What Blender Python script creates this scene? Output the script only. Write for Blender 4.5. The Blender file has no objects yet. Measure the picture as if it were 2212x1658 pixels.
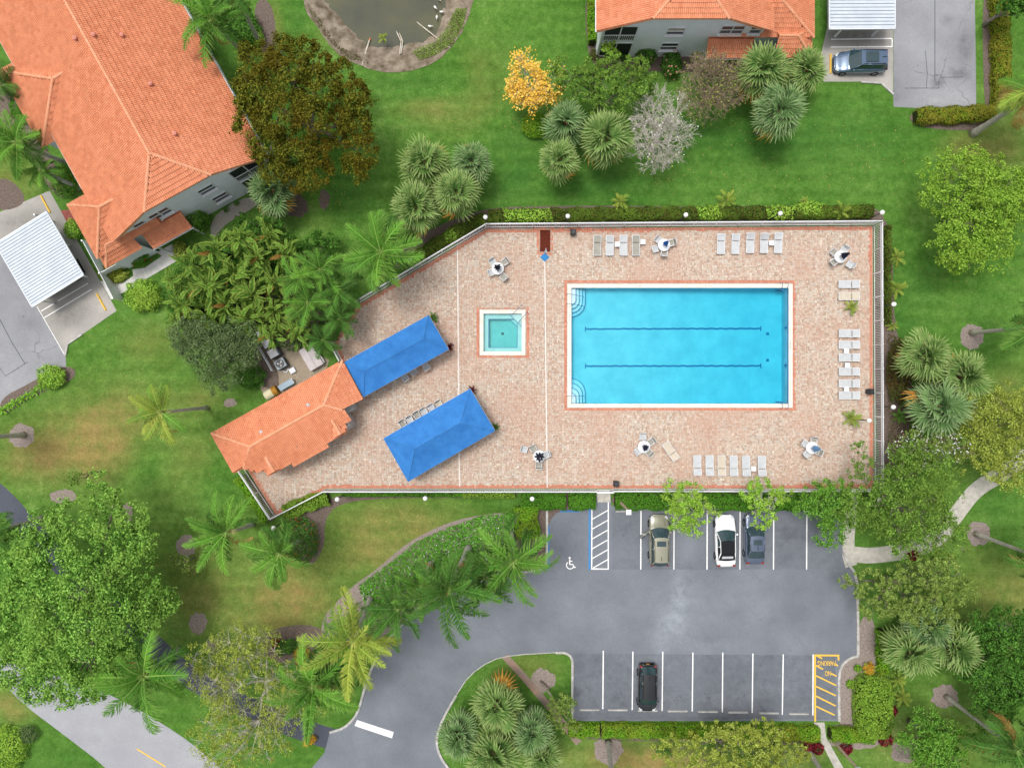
import bpy, math, random
import numpy as np
from mathutils import Vector, Matrix
from mathutils.geometry import delaunay_2d_cdt
random.seed(7); RNG = np.random.default_rng(11)
sc = bpy.context.scene
COL = sc.collection
PI = math.pi
R = math.radians

# ------------------------------------------------------------------ camera, sky, sun, exposure
CAM_H = 62.0          # drone height above the ground, looking straight down
K = 24.0              # plan units per metre at ground level
cam = bpy.data.cameras.new('camera'); cam.sensor_width = 36; cam.lens = 36 * CAM_H / (2211 / K)
cam.clip_end = 2000
cam_o = bpy.data.objects.new('camera', cam); COL.objects.link(cam_o)
cam_o.location = (0, 0, CAM_H); sc.camera = cam_o

SUN_EL, SUN_AZ = R(74), R(308)       # azimuth measured from +Y towards +X
w = bpy.data.worlds.new('World'); sc.world = w; w.use_nodes = True
wn = w.node_tree.nodes; wl = w.node_tree.links
bg = wn['Background']; sky = wn.new('ShaderNodeTexSky'); sky.sky_type = 'NISHITA'
sky.sun_disc = False; sky.sun_elevation = SUN_EL; sky.sun_rotation = SUN_AZ
sky.dust_density = 5.0; sky.air_density = 1.0; sky.ozone_density = 1.0
hs = wn.new('ShaderNodeHueSaturation'); hs.inputs['Saturation'].default_value = 0.22
wl.new(sky.outputs[0], hs.inputs['Color']); wl.new(hs.outputs[0], bg.inputs[0])
bg.inputs[1].default_value = 0.132
sun = bpy.data.lights.new('sun', 'SUN'); sun.energy = 1.3; sun.angle = R(14); sun.color = (1, .96, .9)
sun_o = bpy.data.objects.new('sun', sun); COL.objects.link(sun_o)
d = Vector((math.sin(SUN_AZ) * math.cos(SUN_EL), math.cos(SUN_AZ) * math.cos(SUN_EL), math.sin(SUN_EL)))
sun_o.rotation_euler = d.to_track_quat('Z', 'Y').to_euler()
sc.view_settings.view_transform = 'Standard'; sc.view_settings.look = 'None'
sc.view_settings.exposure = 0.30; sc.view_settings.gamma = 1
sc.cycles.max_bounces = 6; sc.cycles.diffuse_bounces = 3; sc.cycles.glossy_bounces = 3
sc.cycles.transmission_bounces = 4; sc.cycles.transparent_max_bounces = 8
sc.cycles.use_denoising = True

# ------------------------------------------------------------------ helpers
def G(x, y, z=0.0):
    """plan position (x right, y down) of a point at height z -> world metres"""
    f = (CAM_H - z) / CAM_H
    return Vector(((x - 1105.5) / K * f, (829 - y) / K * f, z))
def GL(pts, z=0.0): return [G(p[0], p[1], z) for p in pts]
def s2l(c): return c / 12.92 if c <= .04045 else ((c + .055) / 1.055) ** 2.4
def C(h, k=1.0):
    h = h.lstrip('#'); v = [s2l(int(h[i:i + 2], 16) / 255) * k for i in (0, 2, 4)]
    return (min(v[0], 1), min(v[1], 1), min(v[2], 1), 1)

MATS = {}
def nodes(name):
    m = bpy.data.materials.new(name); m.use_nodes = True; MATS[name] = m
    nt = m.node_tree; return m, nt, nt.nodes, nt.links, nt.nodes['Principled BSDF']
def ramp(n, cols, interp='LINEAR'):
    r = n.new('ShaderNodeValToRGB'); e = r.color_ramp.elements; r.color_ramp.interpolation = interp
    while len(e) < len(cols): e.new(0.5)
    for i, c in enumerate(cols):
        e[i].position = i / max(1, len(cols) - 1); e[i].color = c
    return r
def noise(n, l, scale, detail=4, rough=.55, vec=None, pos=True):
    t = n.new('ShaderNodeTexNoise'); t.inputs['Scale'].default_value = scale
    t.inputs['Detail'].default_value = detail; t.inputs['Roughness'].default_value = rough
    if pos:
        g = n.new('ShaderNodeNewGeometry'); l.new(g.outputs['Position'], t.inputs['Vector'])
    return t
def mixc(n, l, a, b, fac, mode='MIX'):
    m = n.new('ShaderNodeMix'); m.data_type = 'RGBA'; m.blend_type = mode
    for sock, v in ((m.inputs[0], fac), (m.inputs[6], a), (m.inputs[7], b)):
        if hasattr(v, 'is_output'): l.new(v, sock)
        else: sock.default_value = v
    return m.outputs[2]
def maprange(n, l, v, a, b, c=0, d_=1):
    m = n.new('ShaderNodeMapRange'); l.new(v, m.inputs[0])
    for i, x in enumerate((a, b, c, d_)): m.inputs[1 + i].default_value = x
    return m.outputs[0]
def bump(n, l, b, h, strength, dist=.02):
    bn = n.new('ShaderNodeBump'); bn.inputs['Strength'].default_value = strength; bn.inputs['Distance'].default_value = dist
    l.new(h, bn.inputs['Height']); l.new(bn.outputs[0], b.inputs['Normal'])

def plain(name, c, rough=.6, metal=0, spec=.4, c2=None, scale=3.0, coat=0, bmp=0, lo=.35, hi=.65):
    """painted / cast surface, colour c with soft wear towards c2"""
    m, nt, n, l, b = nodes(name)
    b.inputs['Roughness'].default_value = rough; b.inputs['Metallic'].default_value = metal
    b.inputs['Specular IOR Level'].default_value = spec
    if coat: b.inputs['Coat Weight'].default_value = coat; b.inputs['Coat Roughness'].default_value = .05
    if c2 is None: c2 = tuple(x * .86 for x in c[:3]) + (1,)
    t = noise(n, l, scale, 6, .65)
    f = maprange(n, l, t.outputs[0], lo, hi)
    l.new(mixc(n, l, c, c2, f), b.inputs['Base Color'])
    if bmp: bump(n, l, b, t.outputs[0], bmp)
    return m

def island(name, cols, rough=.85, big=None, bigscale=.35, bmp=0, spec=.1, interp='LINEAR', big_fac=.6):
    """every separate piece of the mesh gets its own tone; 'big' = broad wear colour"""
    m, nt, n, l, b = nodes(name)
    b.inputs['Roughness'].default_value = rough; b.inputs['Specular IOR Level'].default_value = spec
    g = n.new('ShaderNodeNewGeometry')
    r = ramp(n, cols, interp); l.new(g.outputs['Random Per Island'], r.inputs[0])
    out = r.outputs[0]
    if big is not None:
        t = noise(n, l, bigscale, 5, .6); f = maprange(n, l, t.outputs[0], .45, .7, 0, big_fac)
        out = mixc(n, l, out, big, f)
    t2 = noise(n, l, 14, 3, .6); f2 = maprange(n, l, t2.outputs[0], .3, .7, .88, 1.1)
    v = n.new('ShaderNodeVectorMath'); v.operation = 'SCALE'; l.new(out, v.inputs[0]); l.new(f2, v.inputs[3])
    l.new(v.outputs[0], b.inputs['Base Color'])
    if bmp: bump(n, l, b, t2.outputs[0], bmp)
    return m

def leafmat(name, cols, transl=.28, rand='island', clump=None, cscale=.55, rough=.5, tip=None, cfac=.75):
    """leaf blades: diffuse + light passing through; tone varies leaf by leaf and branch by branch"""
    m, nt, n, l, b = nodes(name)
    k = 1.0 if name.startswith(('leaf_box', 'leaf_hedge', 'petal', 'leaf_red')) else (1.1 if name.startswith(('frond', 'paddle', 'fan')) else 1.25)
    sc_ = lambda c: None if c is None else tuple(x * k for x in c[:3]) + (1,)
    cols = [sc_(c) for c in cols]; clump = sc_(clump); tip = sc_(tip)
    if rand == 'island' and not name.startswith(('petal', 'litter')): cols[0] = tuple(x * .5 for x in cols[0][:3]) + (1,); cols[-1] = tuple(x * .72 for x in cols[-1][:3]) + (1,); cols[2] = tuple(x * 1.15 for x in cols[2][:3]) + (1,)  # extra dark leaves put the shaded gaps of a crown into the colour
    b.inputs['Roughness'].default_value = max(rough, .65); b.inputs['Specular IOR Level'].default_value = .06
    r = ramp(n, cols)
    if rand == 'island':
        g = n.new('ShaderNodeNewGeometry'); l.new(g.outputs['Random Per Island'], r.inputs[0])
    elif rand == 'object':
        g = n.new('ShaderNodeObjectInfo'); l.new(g.outputs['Random'], r.inputs[0])
    out = r.outputs[0]
    t = noise(n, l, cscale, 3, .55); f = maprange(n, l, t.outputs[0], .42, .66, 0, cfac)
    if clump is not None: out = mixc(n, l, out, clump, f)
    if tip is not None:
        tc = n.new('ShaderNodeAttribute'); tc.attribute_name = 'tip'
        out = mixc(n, l, out, tip, tc.outputs['Fac'])
    l.new(out, b.inputs['Base Color'])
    tr = n.new('ShaderNodeBsdfTranslucent'); l.new(out, tr.inputs[0])
    mx = n.new('ShaderNodeMixShader'); mx.inputs[0].default_value = transl * .55
    l.new(b.outputs[0], mx.inputs[1]); l.new(tr.outputs[0], mx.inputs[2])
    l.new(mx.outputs[0], n['Material Output'].inputs[0])
    return m

class MB:
    """collects shapes; build() links them as ONE mesh object"""
    def __init__(s): s.v = []; s.f = []; s.m = []
    def add(s, vs, fs, mi=0):
        o = len(s.v); s.v += [tuple(v) for v in vs]
        s.f += [tuple(i + o for i in f) for f in fs]; s.m += [mi] * len(fs); return s
    def box(s, c, sz, rz=0, mi=0, rot=None):
        x, y, z = sz[0] / 2, sz[1] / 2, sz[2] / 2; c = Vector(c)
        M = rot if rot is not None else Matrix.Rotation(rz, 3, 'Z')
        vs = [c + M @ Vector((i * x, j * y, k * z)) for k in (-1, 1) for j in (-1, 1) for i in (-1, 1)]
        return s.add(vs, [(0, 2, 3, 1), (4, 5, 7, 6), (0, 1, 5, 4), (2, 6, 7, 3), (0, 4, 6, 2), (1, 3, 7, 5)], mi)
    def beam(s, a, b, wd, ht, mi=0):
        a, b = Vector(a), Vector(b); x = (b - a); L = x.length; x.normalize()
        up = Vector((0, 0, 1)) if abs(x.z) < .95 else Vector((0, 1, 0))
        y = up.cross(x).normalized(); z = x.cross(y)
        return s.box((a + b) / 2, (L, wd, ht), mi=mi, rot=Matrix((x, y, z)).transposed())
    def prism(s, poly, z0, z1, mi=0, bottom=False):
        n = len(poly); vs = [(p[0], p[1], z0) for p in poly] + [(p[0], p[1], z1) for p in poly]
        fs = [(i, (i + 1) % n, n + (i + 1) % n, n + i) for i in range(n)] + [tuple(range(n, 2 * n))]
        if bottom: fs.append(tuple(range(n - 1, -1, -1)))
        return s.add(vs, fs, mi)
    def tube(s, path, rad, n=6, mi=0, caps=True):
        path = [Vector(p) for p in path]
        if not hasattr(rad, '__len__'): rad = [rad] * len(path)
        vs = []
        for i, p in enumerate(path):
            t = (path[min(i + 1, len(path) - 1)] - path[max(i - 1, 0)]).normalized()
            a = Vector((1, 0, 0)) if abs(t.x) < .8 else Vector((0, 1, 0))
            u = t.cross(a).normalized(); v = t.cross(u)
            vs += [p + (u * math.cos(2 * PI * k / n) + v * math.sin(2 * PI * k / n)) * rad[i] for k in range(n)]
        fs = [(i * n + k, i * n + (k + 1) % n, (i + 1) * n + (k + 1) % n, (i + 1) * n + k) for i in range(len(path) - 1) for k in range(n)]
        if caps: fs += [tuple(range(n - 1, -1, -1)), tuple(range((len(path) - 1) * n, len(path) * n))]
        return s.add(vs, fs, mi)
    def lathe(s, prof, n=12, c=(0, 0, 0), mi=0):
        c = Vector(c); vs = []
        for r_, z in prof: vs += [c + Vector((r_ * math.cos(2 * PI * k / n), r_ * math.sin(2 * PI * k / n), z)) for k in range(n)]
        fs = [(i * n + k, i * n + (k + 1) % n, (i + 1) * n + (k + 1) % n, (i + 1) * n + k) for i in range(len(prof) - 1) for k in range(n)]
        fs += [tuple(range(n - 1, -1, -1)), tuple(range((len(prof) - 1) * n, len(prof) * n))]
        return s.add(vs, fs, mi)
    def ball(s, c, r_, n=12, mi=0, sq=1.0):
        pr = [(max(r_ * math.sin(PI * i / 8), .001), -r_ * sq * math.cos(PI * i / 8)) for i in range(9)]
        return s.lathe(pr, n, c, mi)
    def sheet(s, poly, z=None, mi=0):
        vs = [(p[0], p[1], p[2] if z is None else z) for p in poly]
        return s.add(vs, [tuple(range(len(vs)))], mi)
    def build(s, name, mats, parent=None, off=(0, 0, 0), smooth=False, loc=None, bevel=0, link=True):
        o_ = Vector(off)
        me = bpy.data.meshes.new(name); me.from_pydata([tuple(Vector(v) - o_) for v in s.v], [], s.f)
        for m in (mats if isinstance(mats, (list, tuple)) else [mats]): me.materials.append(MATS[m] if isinstance(m, str) else m)
        if any(s.m): me.polygons.foreach_set('material_index', s.m)
        if smooth: me.polygons.foreach_set('use_smooth', [True] * len(s.f))
        me.validate(); me.update()
        if not link: return me
        ob = obj(name, me, parent)
        if loc is not None: ob.location = loc
        elif parent is None: ob.location = o_
        if bevel:
            b = ob.modifiers.new('bevel', 'BEVEL'); b.width = bevel; b.segments = 2; b.limit_method = 'ANGLE'
        return ob

def obj(name, me, parent=None, mw=None):
    o = bpy.data.objects.new(name, me); COL.objects.link(o)
    if parent is not None: o.parent = parent
    if mw is not None: o.matrix_basis = mw
    return o
def tag(o, label, cat, group=None):
    o['label'] = label; o['category'] = cat
    if group: o['group'] = group
    return o
def thing(name, label, cat, loc=(0, 0, 0), rz=0, group=None):
    o = bpy.data.objects.new(name, None); COL.objects.link(o); o.empty_display_size = .2
    o.location = loc; o.rotation_euler = (0, 0, rz)
    return tag(o, label, cat, group)
def struct(o): o['kind'] = 'structure'; return o
def stuff(o): o['kind'] = 'stuff'; return o
def copy_tree(o, parent=None):
    c = o.copy(); COL.objects.link(c)
    if parent is not None: c.parent = parent
    for ch in list(o.children): copy_tree(ch, c)
    return c
def inside(poly, x, y):
    """vectorised point in polygon"""
    x = np.asarray(x); y = np.asarray(y); r_ = np.zeros(x.shape, bool); n = len(poly); j = n - 1
    for i in range(n):
        xi, yi = poly[i][0], poly[i][1]; xj, yj = poly[j][0], poly[j][1]
        if yi != yj:
            c = ((yi > y) != (yj > y)) & (x < (xj - xi) * (y - yi) / (yj - yi) + xi)
            r_ ^= c
        j = i
    return r_
def mesh_np(name, V, F, mat, parent=None, loc=None, attrs=None, smooth=False, mi=None, mats=None):
    """mesh straight from numpy arrays; F is (n,3) or (n,4)"""
    me = bpy.data.meshes.new(name); V = np.ascontiguousarray(V, np.float32); F = np.ascontiguousarray(F, np.int32)
    k = F.shape[1]
    me.vertices.add(len(V)); me.vertices.foreach_set('co', V.ravel())
    me.loops.add(F.size); me.loops.foreach_set('vertex_index', F.ravel())
    me.polygons.add(len(F)); me.polygons.foreach_set('loop_start', np.arange(0, F.size, k, dtype=np.int32))
    me.polygons.foreach_set('use_smooth', np.full(len(F), bool(smooth)))
    if mi is not None: me.polygons.foreach_set('material_index', np.asarray(mi, np.int32))
    for a, vals in (attrs or {}).items():
        at = me.attributes.new(a, 'FLOAT', 'POINT'); at.data.foreach_set('value', np.asarray(vals, np.float32))
    me.update(calc_edges=True)
    for m_ in (mats or [mat]): me.materials.append(MATS[m_] if isinstance(m_, str) else m_)
    ob = obj(name, me, parent)
    if loc is not None: ob.location = loc
    return ob
def blobs(x, y, lst):
    """sum of soft ovals, lst in plan units (cx,cy,rx,ry,weight)"""
    a = np.zeros(np.shape(x))
    for cx, cy, rx, ry, wt in lst:
        p = G(cx, cy); a += wt * np.exp(-(((x - p.x) / (rx / K)) ** 2 + ((y - p.y) / (ry / K)) ** 2))
    return a
def smooth_poly(poly, it=2, closed=True):
    p = [Vector((q[0], q[1])) for q in poly]
    for _ in range(it):
        q = []
        n = len(p)
        for i in range(n if closed else n - 1):
            a, b = p[i], p[(i + 1) % n]; q += [a * .75 + b * .25, a * .25 + b * .75]
        if not closed: q = [p[0]] + q + [p[-1]]
        p = q
    return p
def grid_sheet(name, poly, z, mat, step=1.0, wear=None, parent=None):
    """flat sheet with inner points so that worn areas can be given to the material as 'wear'"""
    P = [Vector((p[0], p[1])) for p in poly]; n = len(P)
    xs = [p.x for p in P]; ys = [p.y for p in P]
    gx, gy = np.meshgrid(np.arange(min(xs), max(xs), step), np.arange(min(ys), max(ys), step))
    gx = gx.ravel() + RNG.uniform(-.2, .2, gx.size) * step; gy = gy.ravel() + RNG.uniform(-.2, .2, gy.size) * step
    k = inside(P, gx, gy); pts = P + [Vector((a, b)) for a, b in zip(gx[k], gy[k])]
    vs, es, fs, ov, oe, of = delaunay_2d_cdt(pts, [], [list(range(n))], 1, 1e-4)
    V = np.array([(v.x, v.y, z) for v in vs]); F = np.array([f for f in fs], int)
    wv = wear(V[:, 0], V[:, 1]) if wear else np.zeros(len(V))
    return mesh_np(name, V, F, mat, parent, attrs={'wear': wv})

def ribbon(pl, wd):
    """polyline -> closed outline of a strip of width wd"""
    p = [Vector((q[0], q[1])) for q in pl]; L, Rr = [], []
    for i in range(len(p)):
        t = (p[min(i + 1, len(p) - 1)] - p[max(i - 1, 0)]).normalized(); nn = Vector((-t.y, t.x))
        L.append(p[i] + nn * wd / 2); Rr.append(p[i] - nn * wd / 2)
    return L + Rr[::-1]
def kerb(name, plD, wd=.16, ht=.13, sm=1, mat='kerb_concrete', z0=0.0):
    p = smooth_poly([G(*q) for q in plD], sm, False) if sm else [G(*q) for q in plD]
    b = MB(); out = ribbon(p, wd); n = len(p)
    L, Rr = out[:n], out[n:][::-1]
    for i in range(n - 1):
        b.add([(L[i].x, L[i].y, z0), (L[i + 1].x, L[i + 1].y, z0), (Rr[i + 1].x, Rr[i + 1].y, z0), (Rr[i].x, Rr[i].y, z0),
               (L[i].x, L[i].y, ht), (L[i + 1].x, L[i + 1].y, ht), (Rr[i + 1].x, Rr[i + 1].y, ht), (Rr[i].x, Rr[i].y, ht)],
              [(4, 5, 6, 7), (0, 1, 5, 4), (3, 7, 6, 2)] + ([(0, 4, 7, 3)] if i == 0 else []) + ([(1, 2, 6, 5)] if i == n - 2 else []))
    return struct(b.build(name, mat))

# ------------------------------------------------------------------ materials
def lawn_mat():
    m, nt, n, l, b = nodes('lawn_grass')
    b.inputs['Roughness'].default_value = .9; b.inputs['Specular IOR Level'].default_value = .03
    t1 = noise(n, l, .11, 5, .6); t2 = noise(n, l, 1.1, 6, .75); t3 = noise(n, l, 7, 5, .85); t4 = noise(n, l, .42, 4, .6)
    g = ramp(n, [C('#365a20'), C('#48702a'), C('#5d8339'), C('#879d5c')])
    s = n.new('ShaderNodeMath'); s.operation = 'ADD'; l.new(maprange(n, l, t1.outputs[0], .3, .7, 0, .45), s.inputs[0])
    l.new(maprange(n, l, t2.outputs[0], .3, .7, 0, .55), s.inputs[1])
    l.new(s.outputs[0], g.inputs[0])
    wa = n.new('ShaderNodeAttribute'); wa.attribute_name = 'wear'
    ww = n.new('ShaderNodeMath'); ww.operation = 'MULTIPLY_ADD'; l.new(wa.outputs['Fac'], ww.inputs[0])
    l.new(maprange(n, l, t4.outputs[0], .3, .7, .5, 1.5), ww.inputs[1]); ww.inputs[2].default_value = 0
    dry = ramp(n, [C('#6f7b38'), C('#8d7f4c'), C('#a5875c')]); l.new(t2.outputs[0], dry.inputs[0])
    fac = n.new('ShaderNodeClamp'); l.new(ww.outputs[0], fac.inputs[0])
    c1 = mixc(n, l, g.outputs[0], dry.outputs[0], fac.outputs[0])
    neg = n.new('ShaderNodeMath'); neg.operation = 'MULTIPLY'; neg.inputs[1].default_value = -1; l.new(ww.outputs[0], neg.inputs[0])
    fac2 = n.new('ShaderNodeClamp'); l.new(neg.outputs[0], fac2.inputs[0])
    c2 = mixc(n, l, c1, C('#3a682b'), fac2.outputs[0])
    # mower passes
    wv = n.new('ShaderNodeTexWave'); wv.bands_direction = 'Y'; wv.inputs['Scale'].default_value = .22
    wv.inputs['Distortion'].default_value = 2.5; wv.inputs['Detail'].default_value = 2
    ge = n.new('ShaderNodeNewGeometry'); l.new(ge.outputs['Position'], wv.inputs['Vector'])
    k = maprange(n, l, wv.outputs[1], 0, 1, .94, 1.06)
    t6 = noise(n, l, 2.3, 4, .7); k3 = maprange(n, l, t6.outputs[0], .3, .7, .84, 1.16)
    k2_ = maprange(n, l, t3.outputs[0], .25, .75, .58, 1.42)
    mk = n.new('ShaderNodeMath'); mk.operation = 'MULTIPLY'; l.new(k3, mk.inputs[0]); l.new(k2_, mk.inputs[1]); k2 = mk.outputs[0]
    mu = n.new('ShaderNodeMath'); mu.operation = 'MULTIPLY'; l.new(k, mu.inputs[0]); l.new(k2, mu.inputs[1])
    v = n.new('ShaderNodeVectorMath'); v.operation = 'SCALE'; l.new(c2, v.inputs[0]); l.new(mu.outputs[0], v.inputs[3])
    l.new(v.outputs[0], b.inputs['Base Color']); bump(n, l, b, t3.outputs[0], .5, .06)
lawn_mat()
def asphalt(name, c, c2, dark, light, cracks=.0):
    m, nt, n, l, b = nodes(name)
    b.inputs['Roughness'].default_value = .9; b.inputs['Specular IOR Level'].default_value = .12
    t1 = noise(n, l, .25, 5, .6); t2 = noise(n, l, 5, 6, .8); t3 = noise(n, l, 40, 2, .6)
    o = mixc(n, l, c, c2, maprange(n, l, t1.outputs[0], .35, .65))
    wa = n.new('ShaderNodeAttribute'); wa.attribute_name = 'wear'
    wm = n.new('ShaderNodeMath'); wm.operation = 'MULTIPLY'; l.new(wa.outputs['Fac'], wm.inputs[0]); l.new(maprange(n, l, noise(n, l, 1.4, 5, .7).outputs[0], .3, .7, .3, 1.5), wm.inputs[1])
    fc = n.new('ShaderNodeClamp'); l.new(wm.outputs[0], fc.inputs[0]); o = mixc(n, l, o, light, fc.outputs[0])
    ng = n.new('ShaderNodeMath'); ng.operation = 'MULTIPLY'; ng.inputs[1].default_value = -1; l.new(wm.outputs[0], ng.inputs[0])
    fd = n.new('ShaderNodeClamp'); l.new(ng.outputs[0], fd.inputs[0]); o = mixc(n, l, o, dark, fd.outputs[0])
    if cracks:
        vo = n.new('ShaderNodeTexVoronoi'); vo.feature = 'DISTANCE_TO_EDGE'; vo.inputs['Scale'].default_value = .23; ge = n.new('ShaderNodeNewGeometry')
        wn_ = noise(n, l, .9, 4, .6); wp = n.new('ShaderNodeVectorMath'); wp.operation = 'MULTIPLY_ADD'; l.new(wn_.outputs[1], wp.inputs[0]); wp.inputs[1].default_value = (1.2, 1.2, 0); l.new(ge.outputs['Position'], wp.inputs[2]); l.new(wp.outputs[0], vo.inputs['Vector'])
        cm = n.new('ShaderNodeMath'); cm.operation = 'MULTIPLY'; l.new(maprange(n, l, vo.outputs['Distance'], .0, .01, .75 if cracks > .5 else .22, 0), cm.inputs[0]); l.new(maprange(n, l, t1.outputs[0], .48, .58), cm.inputs[1]); o = mixc(n, l, o, dark, cm.outputs[0])
        ts = noise(n, l, 3.2, 2, .5)
        o = mixc(n, l, o, dark, maprange(n, l, ts.outputs[0], .70, .76, 0, cracks))
    mu = n.new('ShaderNodeMath'); mu.operation = 'MULTIPLY'
    l.new(maprange(n, l, t2.outputs[0], .25, .75, .9, 1.1), mu.inputs[0]); l.new(maprange(n, l, t3.outputs[0], .2, .8, .76, 1.24), mu.inputs[1])
    v = n.new('ShaderNodeVectorMath'); v.operation = 'SCALE'; l.new(o, v.inputs[0]); l.new(mu.outputs[0], v.inputs[3])
    l.new(v.outputs[0], b.inputs['Base Color']); bump(n, l, b, t3.outputs[0], .3, .01)
asphalt('asphalt_parking', C('#6f747c'), C('#7d828a'), C('#47494e'), C('#9aa0a8'), .35)
asphalt('asphalt_old', C('#85868b'), C('#96979b'), C('#4e4e51'), C('#b0b0b3'), .6)
asphalt('road_grey', C('#9a9ba1'), C('#a6a7ac'), C('#7b7c82'), C('#bbbcc0'))
asphalt('asphalt_dark', C('#4a4e58'), C('#555963'), C('#33363e'), C('#666a74'))
asphalt('concrete_slab', C('#a9a5a0'), C('#98958f'), C('#5f5d5b'), C('#cac5bb'))
plain('sidewalk', C('#c6c2b8'), .9, c2=C('#aaa69c'), scale=2.2, bmp=.2)
plain('walk_white', C('#dcdad6'), .85, c2=C('#c4c3c0'), scale=1.5)
plain('walk_brown', C('#85796f'), .9, c2=C('#a48673'), scale=.9)
plain('walk_red', C('#96534a'), .85, c2=C('#7d443d'), scale=2)
plain('kerb_concrete', C('#c4c2be'), .85, c2=C('#9c9a96'), scale=2.5)
plain('line_white', C('#eeeeee'), .7, c2=C('#9ea2a9'), scale=4, lo=.56, hi=.74)
plain('line_yellow', C('#e8bb45'), .7, c2=C('#a8935a'), scale=4, lo=.58, hi=.76)
plain('line_blue', C('#3e82bd'), .7, c2=C('#356fa3'), scale=6, lo=.5, hi=.8)
plain('deck_line', C('#e3ded8'), .7)
plain('mulch', C('#7f726a'), 1, spec=.1, c2=C('#5a4d45'), scale=7, bmp=1, lo=.3, hi=.7)
plain('mulch_pale', C('#a2968e'), 1, spec=.1, c2=C('#776b64'), scale=6, bmp=1, lo=.3, hi=.7)
plain('mulch_red', C('#6d3327'), 1, spec=.1, c2=C('#4a2218'), scale=12, bmp=1)
plain('gravel', C('#b3a48f'), 1, spec=.1, c2=C('#83786a'), scale=14, bmp=1)
plain('stone_white', C('#b7b0a6'), 1, spec=.1, c2=C('#827c74'), scale=16, bmp=1)
plain('sand_bank', C('#9a8e7f'), 1, spec=.15, c2=C('#5f5343'), scale=1.1, bmp=.6)
island('paver', [C('#ab988a'), C('#bda592'), C('#c8b2a0'), C('#cab9a9'), C('#d6cabb'), C('#bf9f8d'), C('#cfc0b0'), C('#bfbab0'), C('#ded2c4')], .85, big=C('#c69c88'), bigscale=.16, big_fac=.6)
island('paver_red', [C('#c07861'), C('#cf8b71'), C('#c9806a'), C('#d99a80')], .85)
plain('deck_base', C('#b7a08f'), .95, c2=C('#a58f80'), scale=3)
plain('coping', C('#e6e1d6'), .7, c2=C('#d6d0c4'), scale=1.5)
plain('pool_plaster', C('#e6eef0'), .7, c2=C('#c3d9df'), scale=.6, lo=.32, hi=.68)
plain('pool_step', C('#f2f3f5'), .7, c2=C('#e4eaee'), scale=1)
plain('pool_tile_dark', C('#3d86b4'), .4, c2=C('#3576a4'), scale=4)
plain('spa_plaster', C('#d5e2e2'), .7, c2=C('#c5d6d6'), scale=1)
def water(name, tint, bs=.10, sc_=1.6, rough=.04, ior=1.33, murk=None, vol=None):
    m, nt, n, l, b = nodes(name); n.remove(b)
    tr = n.new('ShaderNodeBsdfTransparent'); tr.inputs[0].default_value = tint
    gl = n.new('ShaderNodeBsdfGlossy'); gl.inputs['Roughness'].default_value = rough
    fr = n.new('ShaderNodeFresnel'); fr.inputs[0].default_value = ior
    t = noise(n, l, sc_, 4, .6); bn = n.new('ShaderNodeBump'); bn.inputs['Strength'].default_value = bs; bn.inputs['Distance'].default_value = .1
    l.new(t.outputs[0], bn.inputs['Height']); l.new(bn.outputs[0], gl.inputs['Normal']); l.new(bn.outputs[0], fr.inputs['Normal'])
    under = tr.outputs[0]
    if murk:
        df = n.new('ShaderNodeBsdfDiffuse'); t5 = noise(n, l, .22, 4, .6)
        l.new(mixc(n, l, murk, C('#55584c'), maprange(n, l, t5.outputs[0], .35, .65)), df.inputs[0])
        m0 = n.new('ShaderNodeMixShader'); m0.inputs[0].default_value = .72; l.new(tr.outputs[0], m0.inputs[1]); l.new(df.outputs[0], m0.inputs[2]); under = m0.outputs[0]
    mx = n.new('ShaderNodeMixShader'); l.new(fr.outputs[0], mx.inputs[0]); l.new(under, mx.inputs[1]); l.new(gl.outputs[0], mx.inputs[2])
    l.new(mx.outputs[0], n['Material Output'].inputs[0])
    if vol:
        va = n.new('ShaderNodeVolumeAbsorption'); va.inputs[0].default_value = vol; va.inputs[1].default_value = 1; l.new(va.outputs[0], n['Material Output'].inputs[1])
water('pool_water', (.97, .98, .98, 1), vol=(.10, .85, .935, 1)); water('spa_water', (.95, .97, .97, 1), vol=(.0, .80, .80, 1)); water('pond_water', (.42, .42, .36, 1), .05, .8, murk=C('#696a50'))
plain('pond_mud', C('#6a675d'), .9, c2=C('#55544c'), scale=.35)
island('roof_tile', [C('#d88f6c'), C('#dd9571'), C('#e29b77'), C('#db926e'), C('#d48a67')], .8, big=C('#b87455'), bigscale=1.1, big_fac=.3)
def objtile():
    m, nt, n, l, b = nodes('roof_tile_single'); b.inputs['Roughness'].default_value = .8; b.inputs['Specular IOR Level'].default_value = .3
    g = n.new('ShaderNodeObjectInfo'); r = ramp(n, [C('#d88f6c'), C('#dd9571'), C('#e29b77'), C('#db926e'), C('#d48a67')]); l.new(g.outputs['Random'], r.inputs[0])
    t = noise(n, l, .5, 5, .6); l.new(mixc(n, l, r.outputs[0], C('#ca8160'), maprange(n, l, t.outputs[0], .45, .7, 0, .15)), b.inputs['Base Color'])
objtile()
plain('roof_cap', C('#e4a583'), .8, c2=C('#d89570'), scale=2)
plain('roof_under', C('#b5603f'), .9, c2=C('#a35435'), scale=2)
plain('stucco', C('#ecf0fa'), .9, c2=C('#e0e6f0'), scale=.7, bmp=.1)
plain('stucco_pale', C('#c2c3c2'), .9, c2=C('#b2b4b5'), scale=.9, bmp=.1)
plain('white_paint', C('#e6e8ea'), .5, c2=C('#d4d7da'), scale=2)
plain('white_metal', C('#e9ebee'), .45, c2=C('#dcdfe3'), scale=1.2)
plain('carport_metal', C('#c8d0d9'), .5, c2=C('#bac3cd'), scale=.8)
plain('carport_rib', C('#6f7880'), .6)
plain('dark_glass', C('#272d33'), .12, spec=.6, c2=C('#39424a'), scale=1)
plain('screen_dark', C('#22262a'), .6)
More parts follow.
